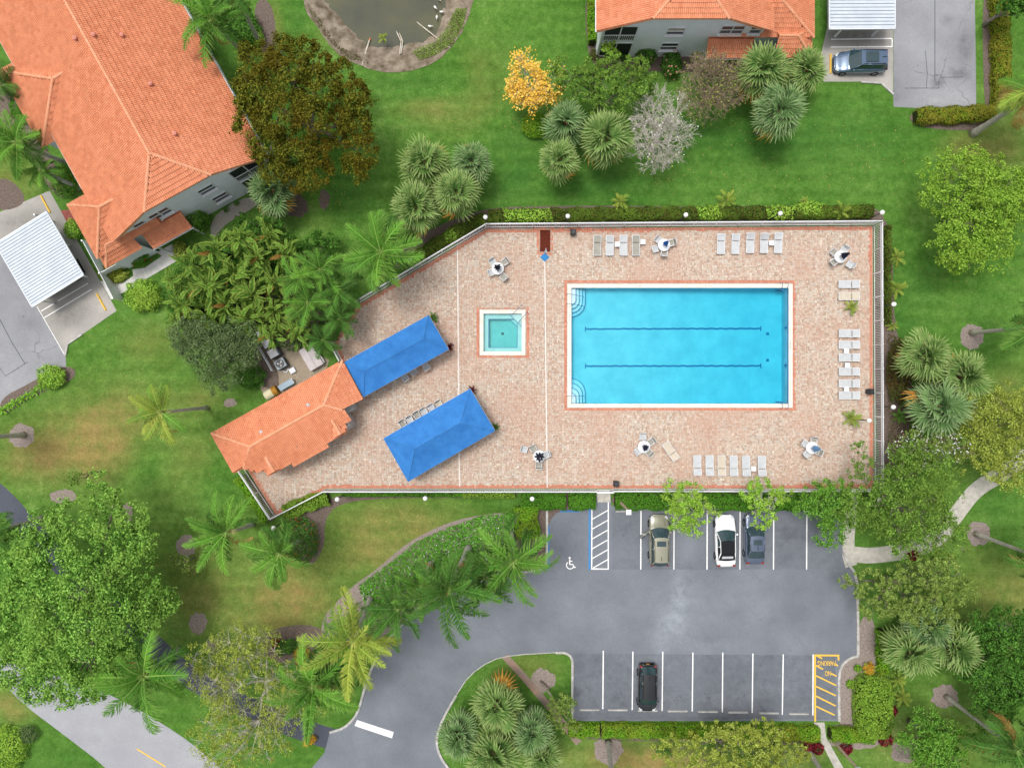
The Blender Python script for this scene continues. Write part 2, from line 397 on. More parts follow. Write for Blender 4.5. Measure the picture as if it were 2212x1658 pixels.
plain('blind', C('#b9b4ae'), .7, c2=C('#9f8f86'), scale=3)
plain('canvas_blue', C('#3d80c6'), .85, spec=.15, c2=C('#3270b4'), scale=1.1, bmp=.35)
plain('canvas_seam', C('#4a89ca'), .85, spec=.15)
plain('post_grey', C('#b9bec4'), .5)
plain('sling_grey', C('#a19e94'), .8, c2=C('#959288'), scale=3)
plain('sling_white', C('#c2c5c7'), .8, c2=C('#b6b9bc'), scale=3)
plain('sling_tan', C('#cbc0af'), .8, c2=C('#bdb2a0'), scale=3)
plain('fabric_navy', C('#1d2745'), .85, c2=C('#161d36'), scale=6)
plain('fabric_blue', C('#1a6fc0'), .85, c2=C('#155ea6'), scale=6)
plain('fabric_faded', C('#7fa6cc'), .85, c2=C('#6c95c0'), scale=6)
plain('globe_white', C('#f4f4f2'), .35, c2=C('#eaeae8'))
plain('pole_dark', C('#2b2b2c'), .5)
plain('bin_dark', C('#34363b'), .5, c2=C('#2a2c30'))
plain('steel_blue', C('#5f7fae'), .25, metal=.6, c2=C('#4e6f9c'))
plain('mat_blue', C('#2a80be'), .7)
plain('bark_grey', C('#93897c'), .95, c2=C('#6d645a'), scale=5, bmp=.8)
plain('bark_palm', C('#c6c1b6'), .95, c2=C('#9d978c'), scale=6, bmp=.6)
plain('bark_dark', C('#4b4238'), .95, c2=C('#382f27'), scale=5, bmp=.8)
plain('twig_grey', C('#d2ccc2'), .95, c2=C('#b5ada2'), scale=3)
plain('twig_brown', C('#a08d78'), .95, c2=C('#857560'), scale=3)
plain('boot_brown', C('#8a5a37'), .95, c2=C('#6b4327'), scale=8)
plain('shaft_green', C('#7f9a4c'), .6, c2=C('#94a562'), scale=3)
plain('flower_cream', C('#e3cf9a'), .9, c2=C('#cdb57c'), scale=20)
plain('equip_light', C('#d3d3d6'), .5, c2=C('#bfc0c5'), scale=2)
plain('equip_dark', C('#4f565e'), .5, c2=C('#434950'))
plain('pallet', C('#cdc4c4'), .7, c2=C('#bdb3b4'), scale=2)
plain('tank_cream', C('#d8d3b4'), .5, c2=C('#c6bd94'))
plain('rust_ochre', C('#b2802c'), .8, c2=C('#93671f'), scale=6)
plain('panel_blue', C('#a8bccb'), .5)
plain('bird_white', C('#f2f1ee'), .8)
plain('bill_orange', C('#cf7a3c'), .6)
plain('pvc_white', C('#dcd9d2'), .6, c2=C('#b7a890'), scale=2)
plain('tyre', C('#202022'), .85); plain('rim', C('#8f9498'), .35, metal=.7)
plain('lamp_red', C('#8d1f1d'), .25, spec=.6); plain('lamp_clear', C('#c9ced2'), .15, spec=.6)
plain('trim_black', C('#17191b'), .4)
plain('interior_tan', C('#8a6547'), .8)
plain('plate', C('#c9923a'), .5)
def carpaint(name, c, metal=.0, rough=.25):
    m = plain(name, c, rough, metal, .5, c2=c, coat=1.0)
carpaint('paint_champagne', C('#979683'), .3); carpaint('paint_white', C('#eceded')); carpaint('paint_grey', C('#5a667c'), .35)
carpaint('paint_black', C('#0c0e11')); carpaint('paint_slate', C('#546983'), .35)
plain('car_glass', C('#31474c'), .06, spec=.8, c2=C('#2a3d42')); plain('soft_top', C('#16191e'), .9)
# leaves
leafmat('leaf_olive', [C('#2a300a'), C('#4b5416'), C('#727628'), C('#524e16'), C('#465614')], .25, clump=C('#564812'), cscale=.35)
leafmat('leaf_bright', [C('#2f5c1c'), C('#5a8a33'), C('#8cb454'), C('#4c7d2a')], .3, clump=C('#7d9f45'), cscale=.4)
leafmat('leaf_mid', [C('#2b521a'), C('#4b7b2a'), C('#7aa645'), C('#41701f')], .3, clump=C('#5d8a2c'), cscale=.5)
leafmat('leaf_lime', [C('#527d24'), C('#7aa635'), C('#a2c655'), C('#6b9a2e')], .32, clump=C('#8aa640'), cscale=.6)
leafmat('leaf_yellowgreen', [C('#5f7426'), C('#82943a'), C('#a6b055'), C('#728630')], .3, clump=C('#8a943c'), cscale=.5)
leafmat('leaf_sage', [C('#4f6a26'), C('#6a853a'), C('#8ea254'), C('#5d762c')], .3, clump=C('#70823e'), cscale=.5)
leafmat('leaf_forest', [C('#254418'), C('#3e6526'), C('#5c8a36'), C('#355a1f')], .22, clump=C('#3a5f22'), cscale=.5)
leafmat('leaf_dull', [C('#3a5a1b'), C('#577c2c'), C('#7f9f46'), C('#4a6e24')], .25, clump=C('#607a30'), cscale=.4)
leafmat('leaf_greydark', [C('#3a4c2c'), C('#556a3e'), C('#74885a'), C('#4a5d3a')], .22, clump=C('#4f5f3c'), cscale=.6)
leafmat('leaf_box', [C('#547f20'), C('#77a034'), C('#98ba4c'), C('#64902a')], .25, clump=C('#84a63c'), cscale=.8)
leafmat('leaf_hedge', [C('#35661c'), C('#4c8426'), C('#61992f'), C('#3f7420')], .25, clump=C('#5a8f2c'), cscale=.6)
leafmat('leaf_hedge_mix', [C('#33471c'), C('#5a6a28'), C('#4c7a26'), C('#6b5330'), C('#3f5b20')], .25, clump=C('#6d8a30'), cscale=.5)
leafmat('leaf_hedge_red', [C('#5f8f24'), C('#86a530'), C('#9a8a34'), C('#54841f'), C('#94602e')], .25, clump=C('#8f8a34'), cscale=.7)
leafmat('leaf_hedge_lime', [C('#4f8a1f'), C('#6ca527'), C('#83b634'), C('#5c9722')], .25, clump=C('#8a9a34'), cscale=.8)
leafmat('leaf_croton', [C('#7b8a2a'), C('#b99a2e'), C('#d0a63a'), C('#8f7a2a')], .25, clump=C('#a5742c'), cscale=1)
leafmat('leaf_red', [C('#3c1016'), C('#661b24'), C('#943040'), C('#4a2a1a')], .25)
leafmat('leaf_brownred', [C('#4a3a24'), C('#5f4a2a'), C('#4d5a28'), C('#6b3a28')], .2, clump=C('#4a5a28'), cscale=.6)
leafmat('leaf_ground', [C('#356a1c'), C('#4f8f28'), C('#74b040'), C('#427c22')], .28, clump=C('#5b8a30'), cscale=.4)
leafmat('petal_yellow', [C('#f0c040'), C('#f6cf58'), C('#fadc7c'), C('#eab432')], .25)
leafmat('petal_white', [C('#e8e6e2'), C('#f2f0ec'), C('#d8d4e0')], .25)
leafmat('petal_pink', [C('#d88a80'), C('#e8a89a')], .25)
leafmat('petal_red', [C('#b03a2a'), C('#c8553a')], .25)
leafmat('frond_green', [C('#265a16'), C('#3f7c22'), C('#639a30'), C('#306a1a')], .22, 'object', clump=C('#4f8a28'), cscale=1.2, tip=C('#b4c272'))
leafmat('frond_yellow', [C('#3f7822'), C('#6c9430'), C('#98a840'), C('#528628')], .22, 'object', clump=C('#809838'), cscale=1.2, tip=C('#d6c878'))
leafmat('frond_dry', [C('#a8823f'), C('#b8955a'), C('#9a6f38')], .2, 'object', clump=C('#b59a62'), cscale=.9)
leafmat('frond_dark', [C('#1f4818'), C('#306322'), C('#4a7e2e')], .2, 'object', clump=C('#376a22'), cscale=1.2, tip=C('#94aa60'))
leafmat('fan_green', [C('#3c6028'), C('#587e3e'), C('#7a9a54'), C('#4a6e32')], .2, 'object', clump=C('#6c8c46'), cscale=1.2, tip=C('#aebc7a'))
leafmat('fan_blue', [C('#3e6034'), C('#587c48'), C('#76965e')], .2, 'object', clump=C('#64864a'), cscale=1.2, tip=C('#a2b582'))
leafmat('fan_dry', [C('#c0913c'), C('#b07a34'), C('#9c8a3e')], .2, 'object', clump=C('#c8a050'), cscale=1)
leafmat('paddle_green', [C('#1f4a14'), C('#356a20'), C('#55882e'), C('#2a5818')], .25, 'object', clump=C('#3c6c20'), cscale=.9, tip=C('#9aa850'))
leafmat('frond_lily', [C('#4f8f24'), C('#6bae32'), C('#86c23e')], .3, 'object', tip=C('#c2cf5a'))
leafmat('paddle_brown', [C('#7a5a2c'), C('#8f6c36')], .2, 'object', clump=C('#6b5a2a'))

# ------------------------------------------------------------------ the ground
DECK = [(1050, 494), (1884, 488), (1886, 1054), (705, 1055), (596, 1113), (527, 1004), (560, 985), (742, 872), (745, 800), (720, 741), (774, 658)]
DECKW = GL(DECK)
POOL = (1233.5, 622, 1702, 871.5)      # water rectangle
SPA = (1044, 677.5, 1126.3, 759)
POND_W = [(690, -140), (700, 0), (725, 27), (750, 55), (777, 82), (793, 98), (830, 104), (865, 100), (915, 88), (938, 75), (952, 50), (958, 25), (963, 0), (975, -140)]
POND_B = [(630, -150), (654, 0), (662, 27), (687, 62), (707, 92), (732, 120), (760, 136), (785, 146), (815, 153), (842, 158), (875, 155), (915, 145), (952, 126), (977, 102), (1000, 67), (1015, 25), (1023, 0), (1040, -150)]

DRY = [(300, 980, 260, 130, .16), (480, 1260, 200, 160, .18), (2120, 1200, 140, 300, .14), (2000, 1600, 200, 90, .16), (1400, 1640, 300, 50, .12), (2150, 300, 120, 120, .12), (860, 1150, 200, 80, .12), (225, 920, 70, 70, .75), (190, 985, 80, 45, .5), (95, 960, 90, 60, .45), (60, 1000, 70, 40, .4), (300, 870, 40, 40, .3), (420, 860, 60, 40, .25), (400, 1000, 60, 60, .25),
       (860, 1130, 120, 50, .45), (800, 1200, 90, 60, .35), (640, 1280, 80, 60, .55), (600, 1330, 90, 50, .5), (430, 1280, 60, 80, .3), (900, 230, 60, 25, .35), (950, 240, 50, 40, .25), (1040, 200, 60, 90, .3),
       (2090, 330, 60, 40, .4), (1300, 1640, 120, 40, .35), (1420, 1640, 120, 30, .4), (2160, 330, 60, 60, .3), (330, 740, 60, 40, .35), (700, 450, 40, 60, .25), (1450, 1650, 100, 30, .35),
       (2000, 1610, 90, 60, .25), (1960, 560, 50, 40, .15), (2140, 1330, 60, 60, .3), (60, 1520, 60, 30, .35), (20, 1520, 40, 40, .4), (20, 400, 60, 60, .4), (1150, 1440, 60, 30, .35), (590, 60, 30, 50, .4),
       (1730, 1640, 60, 30, .35), (2190, 880, 70, 80, .4), (2190, 1280, 60, 60, .3), (700, 60, 20, 60, .2),
       (1600, 300, 220, 60, -.55), (1300, 400, 180, 60, -.5), (1100, 350, 60, 90, -.5), (1850, 300, 120, 80, -.35), (900, 180, 120, 40, -.35), (1960, 700, 50, 120, -.4), (2000, 600, 60, 80, -.3), (2160, 1100, 60, 60, -.4),
       (640, 30, 25, 60, -.4), (740, 430, 60, 50, -.5), (2130, 680, 60, 100, -.2), (150, 1640, 100, 40, -.3), (330, 1000, 70, 60, -.25), (470, 1040, 60, 80, -.2)]
def lawn():
    st = .5; gx = np.arange(-58, 58.01, st); gy = np.arange(-46, 46.01, st)
    X, Y = np.meshgrid(gx, gy); nx, ny = len(gx), len(gy)
    Z = np.zeros_like(X)
    wv = blobs(X, Y, DRY)
    idx = np.arange(nx * ny).reshape(ny, nx)
    F = np.stack([idx[:-1, :-1], idx[:-1, 1:], idx[1:, 1:], idx[1:, :-1]], -1).reshape(-1, 4)
    cx = (X[:-1, :-1] + st / 2).ravel(); cy = (Y[:-1, :-1] + st / 2).ravel()
    a, b_ = G(POOL[0] - 8, POOL[3] + 8), G(POOL[2] + 8, POOL[1] - 8)
    keep = ~((cx > a.x) & (cx < b_.x) & (cy > a.y) & (cy < b_.y))
    a, b_ = G(SPA[0] - 6, SPA[3] + 6), G(SPA[2] + 6, SPA[1] - 6)
    keep &= ~((cx > a.x) & (cx < b_.x) & (cy > a.y) & (cy < b_.y))
    pin = GL([(p[0] + (842 - p[0]) * .05, p[1] - 6) for p in POND_B])
    keep &= ~inside(pin, cx, cy)
    V = np.stack([X.ravel(), Y.ravel(), Z.ravel()], 1); F = F[keep]
    o = len(V); E = 600
    ring = np.array([(-E, -E, 0), (E, -E, 0), (E, E, 0), (-E, E, 0), (-58, -46, 0), (58, -46, 0), (58, 46, 0), (-58, 46, 0)], float)
    RF = np.array([(0, 1, 5, 4), (1, 2, 6, 5), (2, 3, 7, 6), (3, 0, 4, 7)]) + o
    ob = mesh_np('lawn', np.vstack([V, ring]), np.vstack([F, RF]), 'lawn_grass', attrs={'wear': np.concatenate([wv.ravel(), np.zeros(8)])})
    struct(ob)
lawn()

# pond: sloping bank, muddy bed, water
def pond():
    n = 60
    def res(poly, z):
        P = [Vector(p[:2]) for p in poly]; L = [0]
        for i in range(1, len(P)): L.append(L[-1] + (P[i] - P[i - 1]).length)
        out = []
        for k in range(n):
            t = L[-1] * k / (n - 1); i = max(j for j in range(len(L)) if L[j] <= t + 1e-6); i = min(i, len(P) - 2)
            u = (t - L[i]) / (L[i + 1] - L[i]); q = P[i].lerp(P[i + 1], u); out.append((q.x, q.y, z))
        return out
    A = res(POND_B, .03); W_ = res(POND_W, -.5)
    rows = []
    for j in range(9):
        t = j / 8; row = []
        for k in range(n):
            q = Vector(A[k]).lerp(Vector(W_[k]), t * 1.12)
            z = .03 - .66 * max(0, (t - .36) / .64) ** 1.1 + (0 if j < 4 else random.uniform(-.05, .05))
            row.append(G(q.x + (random.uniform(-3, 3)), q.y + random.uniform(-3, 3), z) if j else G(q.x + random.uniform(-1.5, 1.5), q.y + random.uniform(-1.5, 1.5), .03))
        rows.append(row)
    b = MB(); b.add([v for r_ in rows for v in r_], [(j * n + k, j * n + k + 1, (j + 1) * n + k + 1, (j + 1) * n + k) for j in range(8) for k in range(n - 1)])
    q = [G(612, -172), G(1058, -172), G(1010, -132), G(650, -132)]; b.add([(q[0].x, q[0].y, .03), (q[1].x, q[1].y, .03), (q[2].x, q[2].y, -1.1), (q[3].x, q[3].y, -1.1)], [(0, 1, 2, 3)])
    struct(b.build('pond_bank', 'sand_bank', smooth=True))
    bed = grid_sheet('pond_bed', [G(p[0], p[1]) for p in [(660, -150)] + POND_B[2:-2] + [(1000, -150)]], -1.0, 'pond_mud', 1.5); struct(bed)
    V = bed.data.vertices
    for v in V: v.co.z += -.25 + .35 * math.sin(v.co.x * .9) * math.cos(v.co.y * .7)
    wt = MB().sheet([G(p[0], p[1], -.5) for p in [(670, -150)] + [(q[0] + (842 - q[0]) * -.07, q[1] + 8) for q in POND_W[1:-1]] + [(1000, -150)]])
    struct(wt.build('pond_water', 'pond_water'))
pond()

# ------------------------------------------------------------------ paved areas
PARK = [(1184, 1088), (1287, 1088), (1289, 1066), (1318, 1066), (1320, 1092), (1820, 1098), (1819, 1185), (1826, 1210), (1848, 1240), (1851, 1415), (1830, 1423), (1814, 1440), (1809, 1465), (1809, 1556), (1236, 1556), (1236, 1420), (1222, 1409), (1110, 1413), (1060, 1424), (1012, 1458), (985, 1500), (957, 1548), (943, 1588), (944, 1615), (958, 1645), (985, 1680), (1010, 1760), (560, 1760), (600, 1700), (672, 1658), (700, 1625), (712, 1581), (742, 1571), (765, 1550), (776, 1528), (792, 1468), (812, 1420), (843, 1373), (890, 1325), (960, 1280), (1050, 1250), (1120, 1236), (1168, 1230), (1182, 1215)]
PW = [(1466, 1280, 12, 60, .45), (1450, 1345, 24, 30, .5), (1425, 1385, 18, 30, .45), (1530, 1400, 60, 12, .35), (1475, 1310, 40, 60, .2), (1330, 1290, 180, 50, .12), (1640, 1290, 150, 60, .08),
      (1235, 1135, 22, 14, -.45), (1345, 1135, 12, 10, -.4), (1290, 1420, 200, 10, -.15), (900, 1480, 40, 120, -.15), (870, 1600, 100, 60, .05), (1000, 1640, 20, 60, -.3), (1740, 1250, 80, 80, -.12)]
struct(grid_sheet('parking_lot', GL(PARK), .008, 'asphalt_parking', .8, lambda x, y: blobs(x, y, PW)))
struct(grid_sheet('parking_bay_strip', GL([(1239, 1411), (1752, 1414), (1803, 1415), (1806, 1552), (1239, 1552)]), .012, 'asphalt_parking', .8,
       lambda x, y: -.32 + blobs(x, y, [(1272, 1515, 12, 8, -.15), (1335, 1512, 12, 9, -.25), (1460, 1512, 12, 9, -.2), (1525, 1515, 12, 9, -.2), (1590, 1520, 12, 8, -.2), (1655, 1520, 12, 8, -.2), (1725, 1520, 12, 8, -.2), (1480, 1480, 30, 60, .15), (1400, 1400, 40, 20, .3)])))
struct(grid_sheet('parking_bay_strip', GL([(1322, 1101), (1816, 1104), (1816, 1229), (1322, 1229)]), .012, 'asphalt_parking', .8,
       lambda x, y: -.18 + blobs(x, y, [(1490, 1180, 20, 40, .3), (1700, 1150, 26, 20, -.35), (1350, 1130, 14, 14, -.3), (1690, 1200, 60, 40, -.12)])))
ROADC = smooth_poly([(-90, 1392), (0, 1440), (150, 1525), (290, 1600), (430, 1700), (520, 1790)], 2, False)
RU = [(-80, 1380), (0, 1424), (120, 1458), (200, 1482), (290, 1525), (380, 1580), (445, 1628), (520, 1700), (600, 1790)]
RD = [(-80, 1415), (0, 1466), (50, 1520), (120, 1572), (235, 1660), (330, 1760), (360, 1790)]
struct(grid_sheet('road', GL(smooth_poly(RU, 1, False) + smooth_poly(RD, 1, False)[::-1]), .006, 'road_grey', 1.0, lambda x, y: blobs(x, y, [(60, 1500, 60, 16, -.4), (180, 1600, 60, 14, -.3), (300, 1560, 90, 10, -.25), (230, 1530, 80, 12, .25)])))
PATH = [(-40, 1040), (15, 1085), (60, 1140), (120, 1206), (220, 1300), (322, 1383), (405, 1462), (480, 1500), (560, 1540), (660, 1578), (720, 1596)]
struct(grid_sheet('asphalt_path', GL(ribbon(smooth_poly(PATH, 2, False), 46)), .004, 'asphalt_dark', 1.0))
struct(grid_sheet('parking_court', GL([(-80, 400), (0, 532), (142, 770), (143, 797), (85, 836), (0, 880), (-80, 915)]), .006, 'asphalt_old', .8,
       lambda x, y: .1 + blobs(x, y, [(60, 690, 40, 70, -.25), (50, 820, 40, 30, .2), (10, 790, 30, 60, .15)])))
struct(grid_sheet('parking_court', GL([(1929, -60), (1929, 231), (2000, 235), (2108, 235), (2104, -60)]), .006, 'asphalt_old', .8,
       lambda x, y: blobs(x, y, [(2040, 212, 60, 22, .5), (1965, 60, 30, 50, .2), (2085, 100, 16, 40, -.5), (2072, 160, 14, 10, -.8), (2023, 180, 6, 14, -.9), (1940, 222, 12, 14, -.5), (2060, 20, 40, 40, .2), (2040, 42, 40, 3, -.4)])))
def crackline(name, pl, wd=.06, z=.011, mat='asphalt_dark'):
    struct(MB().sheet(ribbon(GL(pl), wd), z).build(name, mat))
crackline('pavement_joint', [(2018.5, -20), (2018.5, 100), (2018.5, 178)]); crackline('pavement_joint', [(1998, 110), (2002, 160), (2000, 191)], .05)
crackline('pavement_joint', [(1953, 191), (2027, 191)], .05); crackline('pavement_joint', [(2027, 191), (2028, 168), (2080, 167)], .05)
crackline('pavement_joint', [(0, 690), (25, 738), (54, 785)], .06); crackline('pavement_joint', [(54, 785), (12, 812), (0, 795)], .05); crackline('pavement_joint', [(54, 785), (60, 782)], .05)
struct(grid_sheet('carport_slab', GL([(1786, -60), (1786, 60), (1773, 116), (1778, 177), (1858, 177), (1902, 181), (1928, 204), (1928, -60)]), .01, 'concrete_slab', .6,
       lambda x, y: blobs(x, y, [(1850, 75, 70, 12, -.5), (1870, 92, 60, 8, -.3), (1840, 165, 50, 10, .4), (1900, 180, 20, 16, .3), (1800, 150, 14, 30, .3)])))
struct(grid_sheet('carport_slab', GL([(-60, 490), (0, 458), (107, 412), (252, 671), (178, 722), (147, 742), (141, 768), (-20, 497)]), .01, 'concrete_slab', .6,
       lambda x, y: blobs(x, y, [(60, 440, 60, 16, .2), (30, 480, 40, 12, -.4), (80, 460, 20, 10, -.3), (150, 690, 24, 20, -.5), (185, 670, 30, 14, -.3), (150, 730, 14, 20, .4), (220, 660, 22, 18, .35), (130, 500, 14, 40, -.15)])))
def flat(name, poly, z, mat, smooth=0):
    P = GL(poly); P = smooth_poly(P, smooth) if smooth else P
    return struct(MB().sheet(P, z).build(name, mat))
flat('walkway', [(217, 607), (240, 647), (388, 560), (372, 527), (338, 545), (350, 553), (312, 579), (286, 582), (288, 596), (264, 611)], .014, 'walk_white')
for a, b_ in (((267, 587), (285, 622)), ((310, 577), (322, 598))): crackline('pavement_joint', [a, b_], .03, .018, 'kerb_concrete')
flat('walkway', [(131, 455), (160, 452), (175, 478), (150, 491)], .014, 'walk_red')
flat('walkway', ribbon([(1838, 1056), (1838, 1090), (1832, 1160), (1832, 1200), (1838, 1222)], 26), .016, 'sidewalk')
flat('walkway', ribbon(smooth_poly([(1838, 1196), (1880, 1200), (1933, 1193), (1983, 1186), (2030, 1160), (2068, 1106), (2106, 1056), (2158, 1026), (2215, 985), (2280, 940)], 2, False), 34), .020, 'sidewalk')
flat('walkway', [(1757, 1559), (1780, 1559), (1784, 1592), (1840, 1690), (1818, 1690), (1768, 1592)], .014, 'sidewalk')
flat('walkway', ribbon([(1090, 1416), (1136, 1466), (1178, 1516), (1215, 1560), (1250, 1604)], 15), .016, 'walk_brown')
flat('walkway', [(1287, 1056), (1318, 1056), (1318, 1084), (1290, 1084)], .02, 'sidewalk')
# planting beds
def bed(poly, mat='mulch', z=.012, sm=2): flat('mulch_bed', poly, z, mat, sm)
def ring_bed(x, y, rx, ry=None, mat='mulch_pale', z=.012):
    ry = ry or rx; k = 26
    bed([(x + rx * math.cos(2 * PI * i / k) * q, y + ry * math.sin(2 * PI * i / k) * q) for i, q in ((i, random.uniform(.82, 1.12)) for i in range(k))], mat, z, 1)
for i, (x, y, rx, ry) in enumerate([(46, 940, 28, 27), (138, 1072, 30, 16), (275, 1108, 12, 22), (403, 1178, 22, 24), (428, 1345, 20, 24), (2098, 727, 26, 28), (2112, 1152, 28, 26), (1172, 1468, 28, 26), (1312, 1618, 34, 32), (2040, 1502, 30, 26), (1955, 1622, 32, 24), (460, 1395, 16, 18), (640, 445, 26, 26), (700, 432, 12, 22), (497, 870, 14, 10), (2170, 1360, 24, 14), (1850, 1600, 60, 18)]):
    ring_bed(x, y, rx, ry, 'mulch_pale' if i not in (12, 13) else 'mulch')
bed([(890, 520), (950, 485), (1040, 452), (1120, 446), (1300, 444), (1500, 447), (1700, 444), (1880, 446), (1908, 462), (1908, 486), (1050, 489), (860, 590), (850, 560)], 'mulch', .016)
bed([(1888, 470), (1926, 480), (1930, 720), (1960, 760), (1975, 900), (1930, 1010), (1892, 1040)], 'mulch', .016)
bed([(735, 1058), (1120, 1060), (1110, 1076), (1000, 1075), (900, 1074), (800, 1077), (740, 1086), (710, 1105), (700, 1140), (702, 1170), (690, 1200), (672, 1222), (650, 1215), (600, 1125)], 'mulch', .016)
bed([(690, 1340), (735, 1290), (770, 1258), (815, 1228), (880, 1170), (960, 1130), (1030, 1112), (1112, 1104), (1112, 1232), (1050, 1246), (960, 1274), (890, 1320), (840, 1370), (760, 1400), (700, 1410)], 'mulch_pale', .016)
bed([(560, 1370), (620, 1348), (700, 1350), (720, 1420), (640, 1440), (570, 1420)], 'mulch', .02)
bed([(1854, 1330), (1890, 1330), (1895, 1450), (1930, 1470), (1925, 1590), (1860, 1612), (1812, 1600), (1812, 1440), (1830, 1427), (1854, 1418)], 'mulch_pale', .016)
bed([(1236, 1560), (1760, 1562), (1750, 1612), (1500, 1600), (1300, 1598), (1240, 1590)], 'mulch', .016)
bed([(1790, 1562), (1860, 1562), (1880, 1604), (1800, 1602)], 'mulch', .018)
bed([(1112, 1060), (1286, 1060), (1286, 1098), (1182, 1100), (1182, 1225), (1166, 1228), (1112, 1232)], 'mulch', .018)
bed([(1320, 1060), (1836, 1060), (1830, 1104), (1322, 1100)], 'mulch', .018)
bed([(520, 1030), (534, 1018), (598, 1118), (580, 1130)], 'mulch', .018)
bed([(0, 860), (60, 830), (130, 790), (165, 795), (160, 820), (110, 838), (50, 868), (0, 902)], 'mulch', .018)
bed([(1262, -20), (1290, -20), (1296, 120), (1480, 118), (1560, 120), (1540, 160), (1300, 150), (1268, 130)], 'mulch', .016)
bed([(2120, -30), (2145, -30), (2138, 232), (2124, 236)], 'mulch', .016)
bed([(1960, 238), (2130, 240), (2150, 262), (2110, 285), (1970, 276)], 'mulch', .018)
bed([(455, 470), (520, 428), (560, 425), (565, 440), (475, 490), (470, 520), (455, 520)], 'stone_white', .018)
bed([(555, 700), (640, 740), (735, 790), (600, 862), (560, 850), (548, 760)], 'gravel', .02, 1)
bed([(548, 740), (570, 740), (612, 830), (575, 845), (552, 800)], 'mulch', .024, 1)
bed([(0, 380), (40, 400), (60, 440), (0, 460), (-30, 420)], 'mulch', .014); bed([(-20, 160), (60, 220), (110, 340), (150, 420), (120, 430), (60, 330), (-20, 230)], 'mulch', .014)
bed([(535, 660), (640, 560), (720, 600), (740, 700), (640, 760), (480, 720)], 'mulch', .014)
bed([(590, 0), (545, 0), (560, 120), (600, 130)], 'mulch', .014)

# ------------------------------------------------------------------ kerbs and painted marks
kerb('kerb', [(712, 1580), (742, 1571), (765, 1550), (776, 1528), (792, 1468), (812, 1420), (843, 1373), (890, 1325), (960, 1280), (1050, 1250), (1120, 1236), (1168, 1230), (1180, 1216), (1181, 1180), (1181, 1100)], .2)
kerb('kerb', [(990, 1680), (958, 1645), (944, 1615), (943, 1588), (957, 1548), (985, 1500)], .2)
kerb('kerb', [(1200, 1408), (1222, 1408), (1235, 1418), (1236, 1440), (1235, 1550)], .2)
kerb('kerb', [(985, 1500), (1012, 1458), (1060, 1424), (1110, 1413), (1200, 1408)], .08, .05)
kerb('kerb', [(1820, 1185), (1827, 1211), (1849, 1241), (1851, 1300), (1852, 1413)], .22)
kerb('kerb', [(1852, 1415), (1836, 1419), (1818, 1432), (1811, 1452), (1810, 1480), (1811, 1556)], .22)
kerb('kerb', [(1858, 178), (1902, 181), (1928, 205)], .16, sm=0); kerb('kerb', [(178, 722), (147, 743), (142, 768)], .16, sm=0)
def mark(name, poly, mat='line_white', z=.017): return struct(MB().sheet(GL(poly), z).build(name, mat))
def line(p, q, wd, mat='line_white', z=.017):
    return struct(MB().sheet(ribbon([G(*p), G(*q)], wd), z).build('parking_line', mat))
for x0, x1, y0, y1 in [(1302.6, 1301.5, 1404, 1530), (1366.5, 1365, 1406, 1532), (1431, 1429.5, 1406, 1534), (1496, 1494.5, 1408, 1535), (1560.5, 1559.5, 1408, 1537), (1625.5, 1624, 1410, 1538), (1691, 1689, 1412, 1542), (1755.5, 1755, 1412, 1544)]:
    line((x0, y0), (x1, y1), .105)
for x in (1384, 1455.5, 1527, 1598, 1670.5, 1742): line((x, 1102), (x - .6, 1229), .105)
line((1185, 1102), (1184.5, 1230), .14, 'line_blue'); line((1273, 1090), (1272.5, 1230), .16, 'line_blue')
line((1278, 1092), (1277.6, 1229), .1); line((1313.4, 1082), (1313.2, 1229), .1); line((1277.6, 1228), (1313.2, 1228), .1, z=.019)
for i in range(7): y = 1121 + i * 21.2; line((1278, min(y, 1227)), (1313, y - 20), .09, z=.021)
line((1759.5, 1413), (1760, 1557), .16, 'line_yellow'); line((1758, 1414), (1812, 1414.5), .16, 'line_yellow', .021); line((1810, 1413), (1810.3, 1425), .15, 'line_yellow', .025)
for p, q in (((1762, 1414), (1775, 1421)), ((1762, 1436), (1777, 1444)), ((1794, 1453), (1806, 1459)), ((1762, 1458), (1805, 1479)), ((1762, 1481), (1804.5, 1501)), ((1762, 1502), (1804, 1523)), ((1762, 1524), (1802, 1543)), ((1804, 1433), (1809, 1437))):
    line(p, q, .13, 'line_yellow', .023)
mark('stop_bar', [(771, 1553.5), (850, 1579.5), (846.5, 1593), (765.5, 1566)])
line((296, 1616), (357, 1654), .12, 'line_yellow')
def lettering(txt, cx, cy, wd, ht, rot, mat):
    cu = bpy.data.curves.new('lettering', 'FONT'); cu.body = txt; cu.align_x = 'CENTER'; cu.align_y = 'CENTER'; cu.offset = .012
    t = bpy.data.objects.new('lettering', cu); COL.objects.link(t)
    bpy.context.view_layer.update()
    me = bpy.data.meshes.new_from_object(t.evaluated_get(bpy.context.evaluated_depsgraph_get())); dx, dy = t.dimensions.x, t.dimensions.y
    bpy.data.objects.remove(t)
    me.materials.clear(); me.materials.append(MATS[mat]); me.name = 'lettering'
    o = obj('painted_lettering', me); p = G(cx, cy); o.location = (p.x, p.y, .027); o.rotation_euler = (0, 0, rot)
    o.scale = (wd / dx, ht / dy, 1); return struct(o)
lettering('PARKING', 1784.5, 1430.5, 1.62, .44, PI, 'line_yellow'); lettering('NO', 1787.5, 1452.5, .55, .45, PI, 'line_yellow')
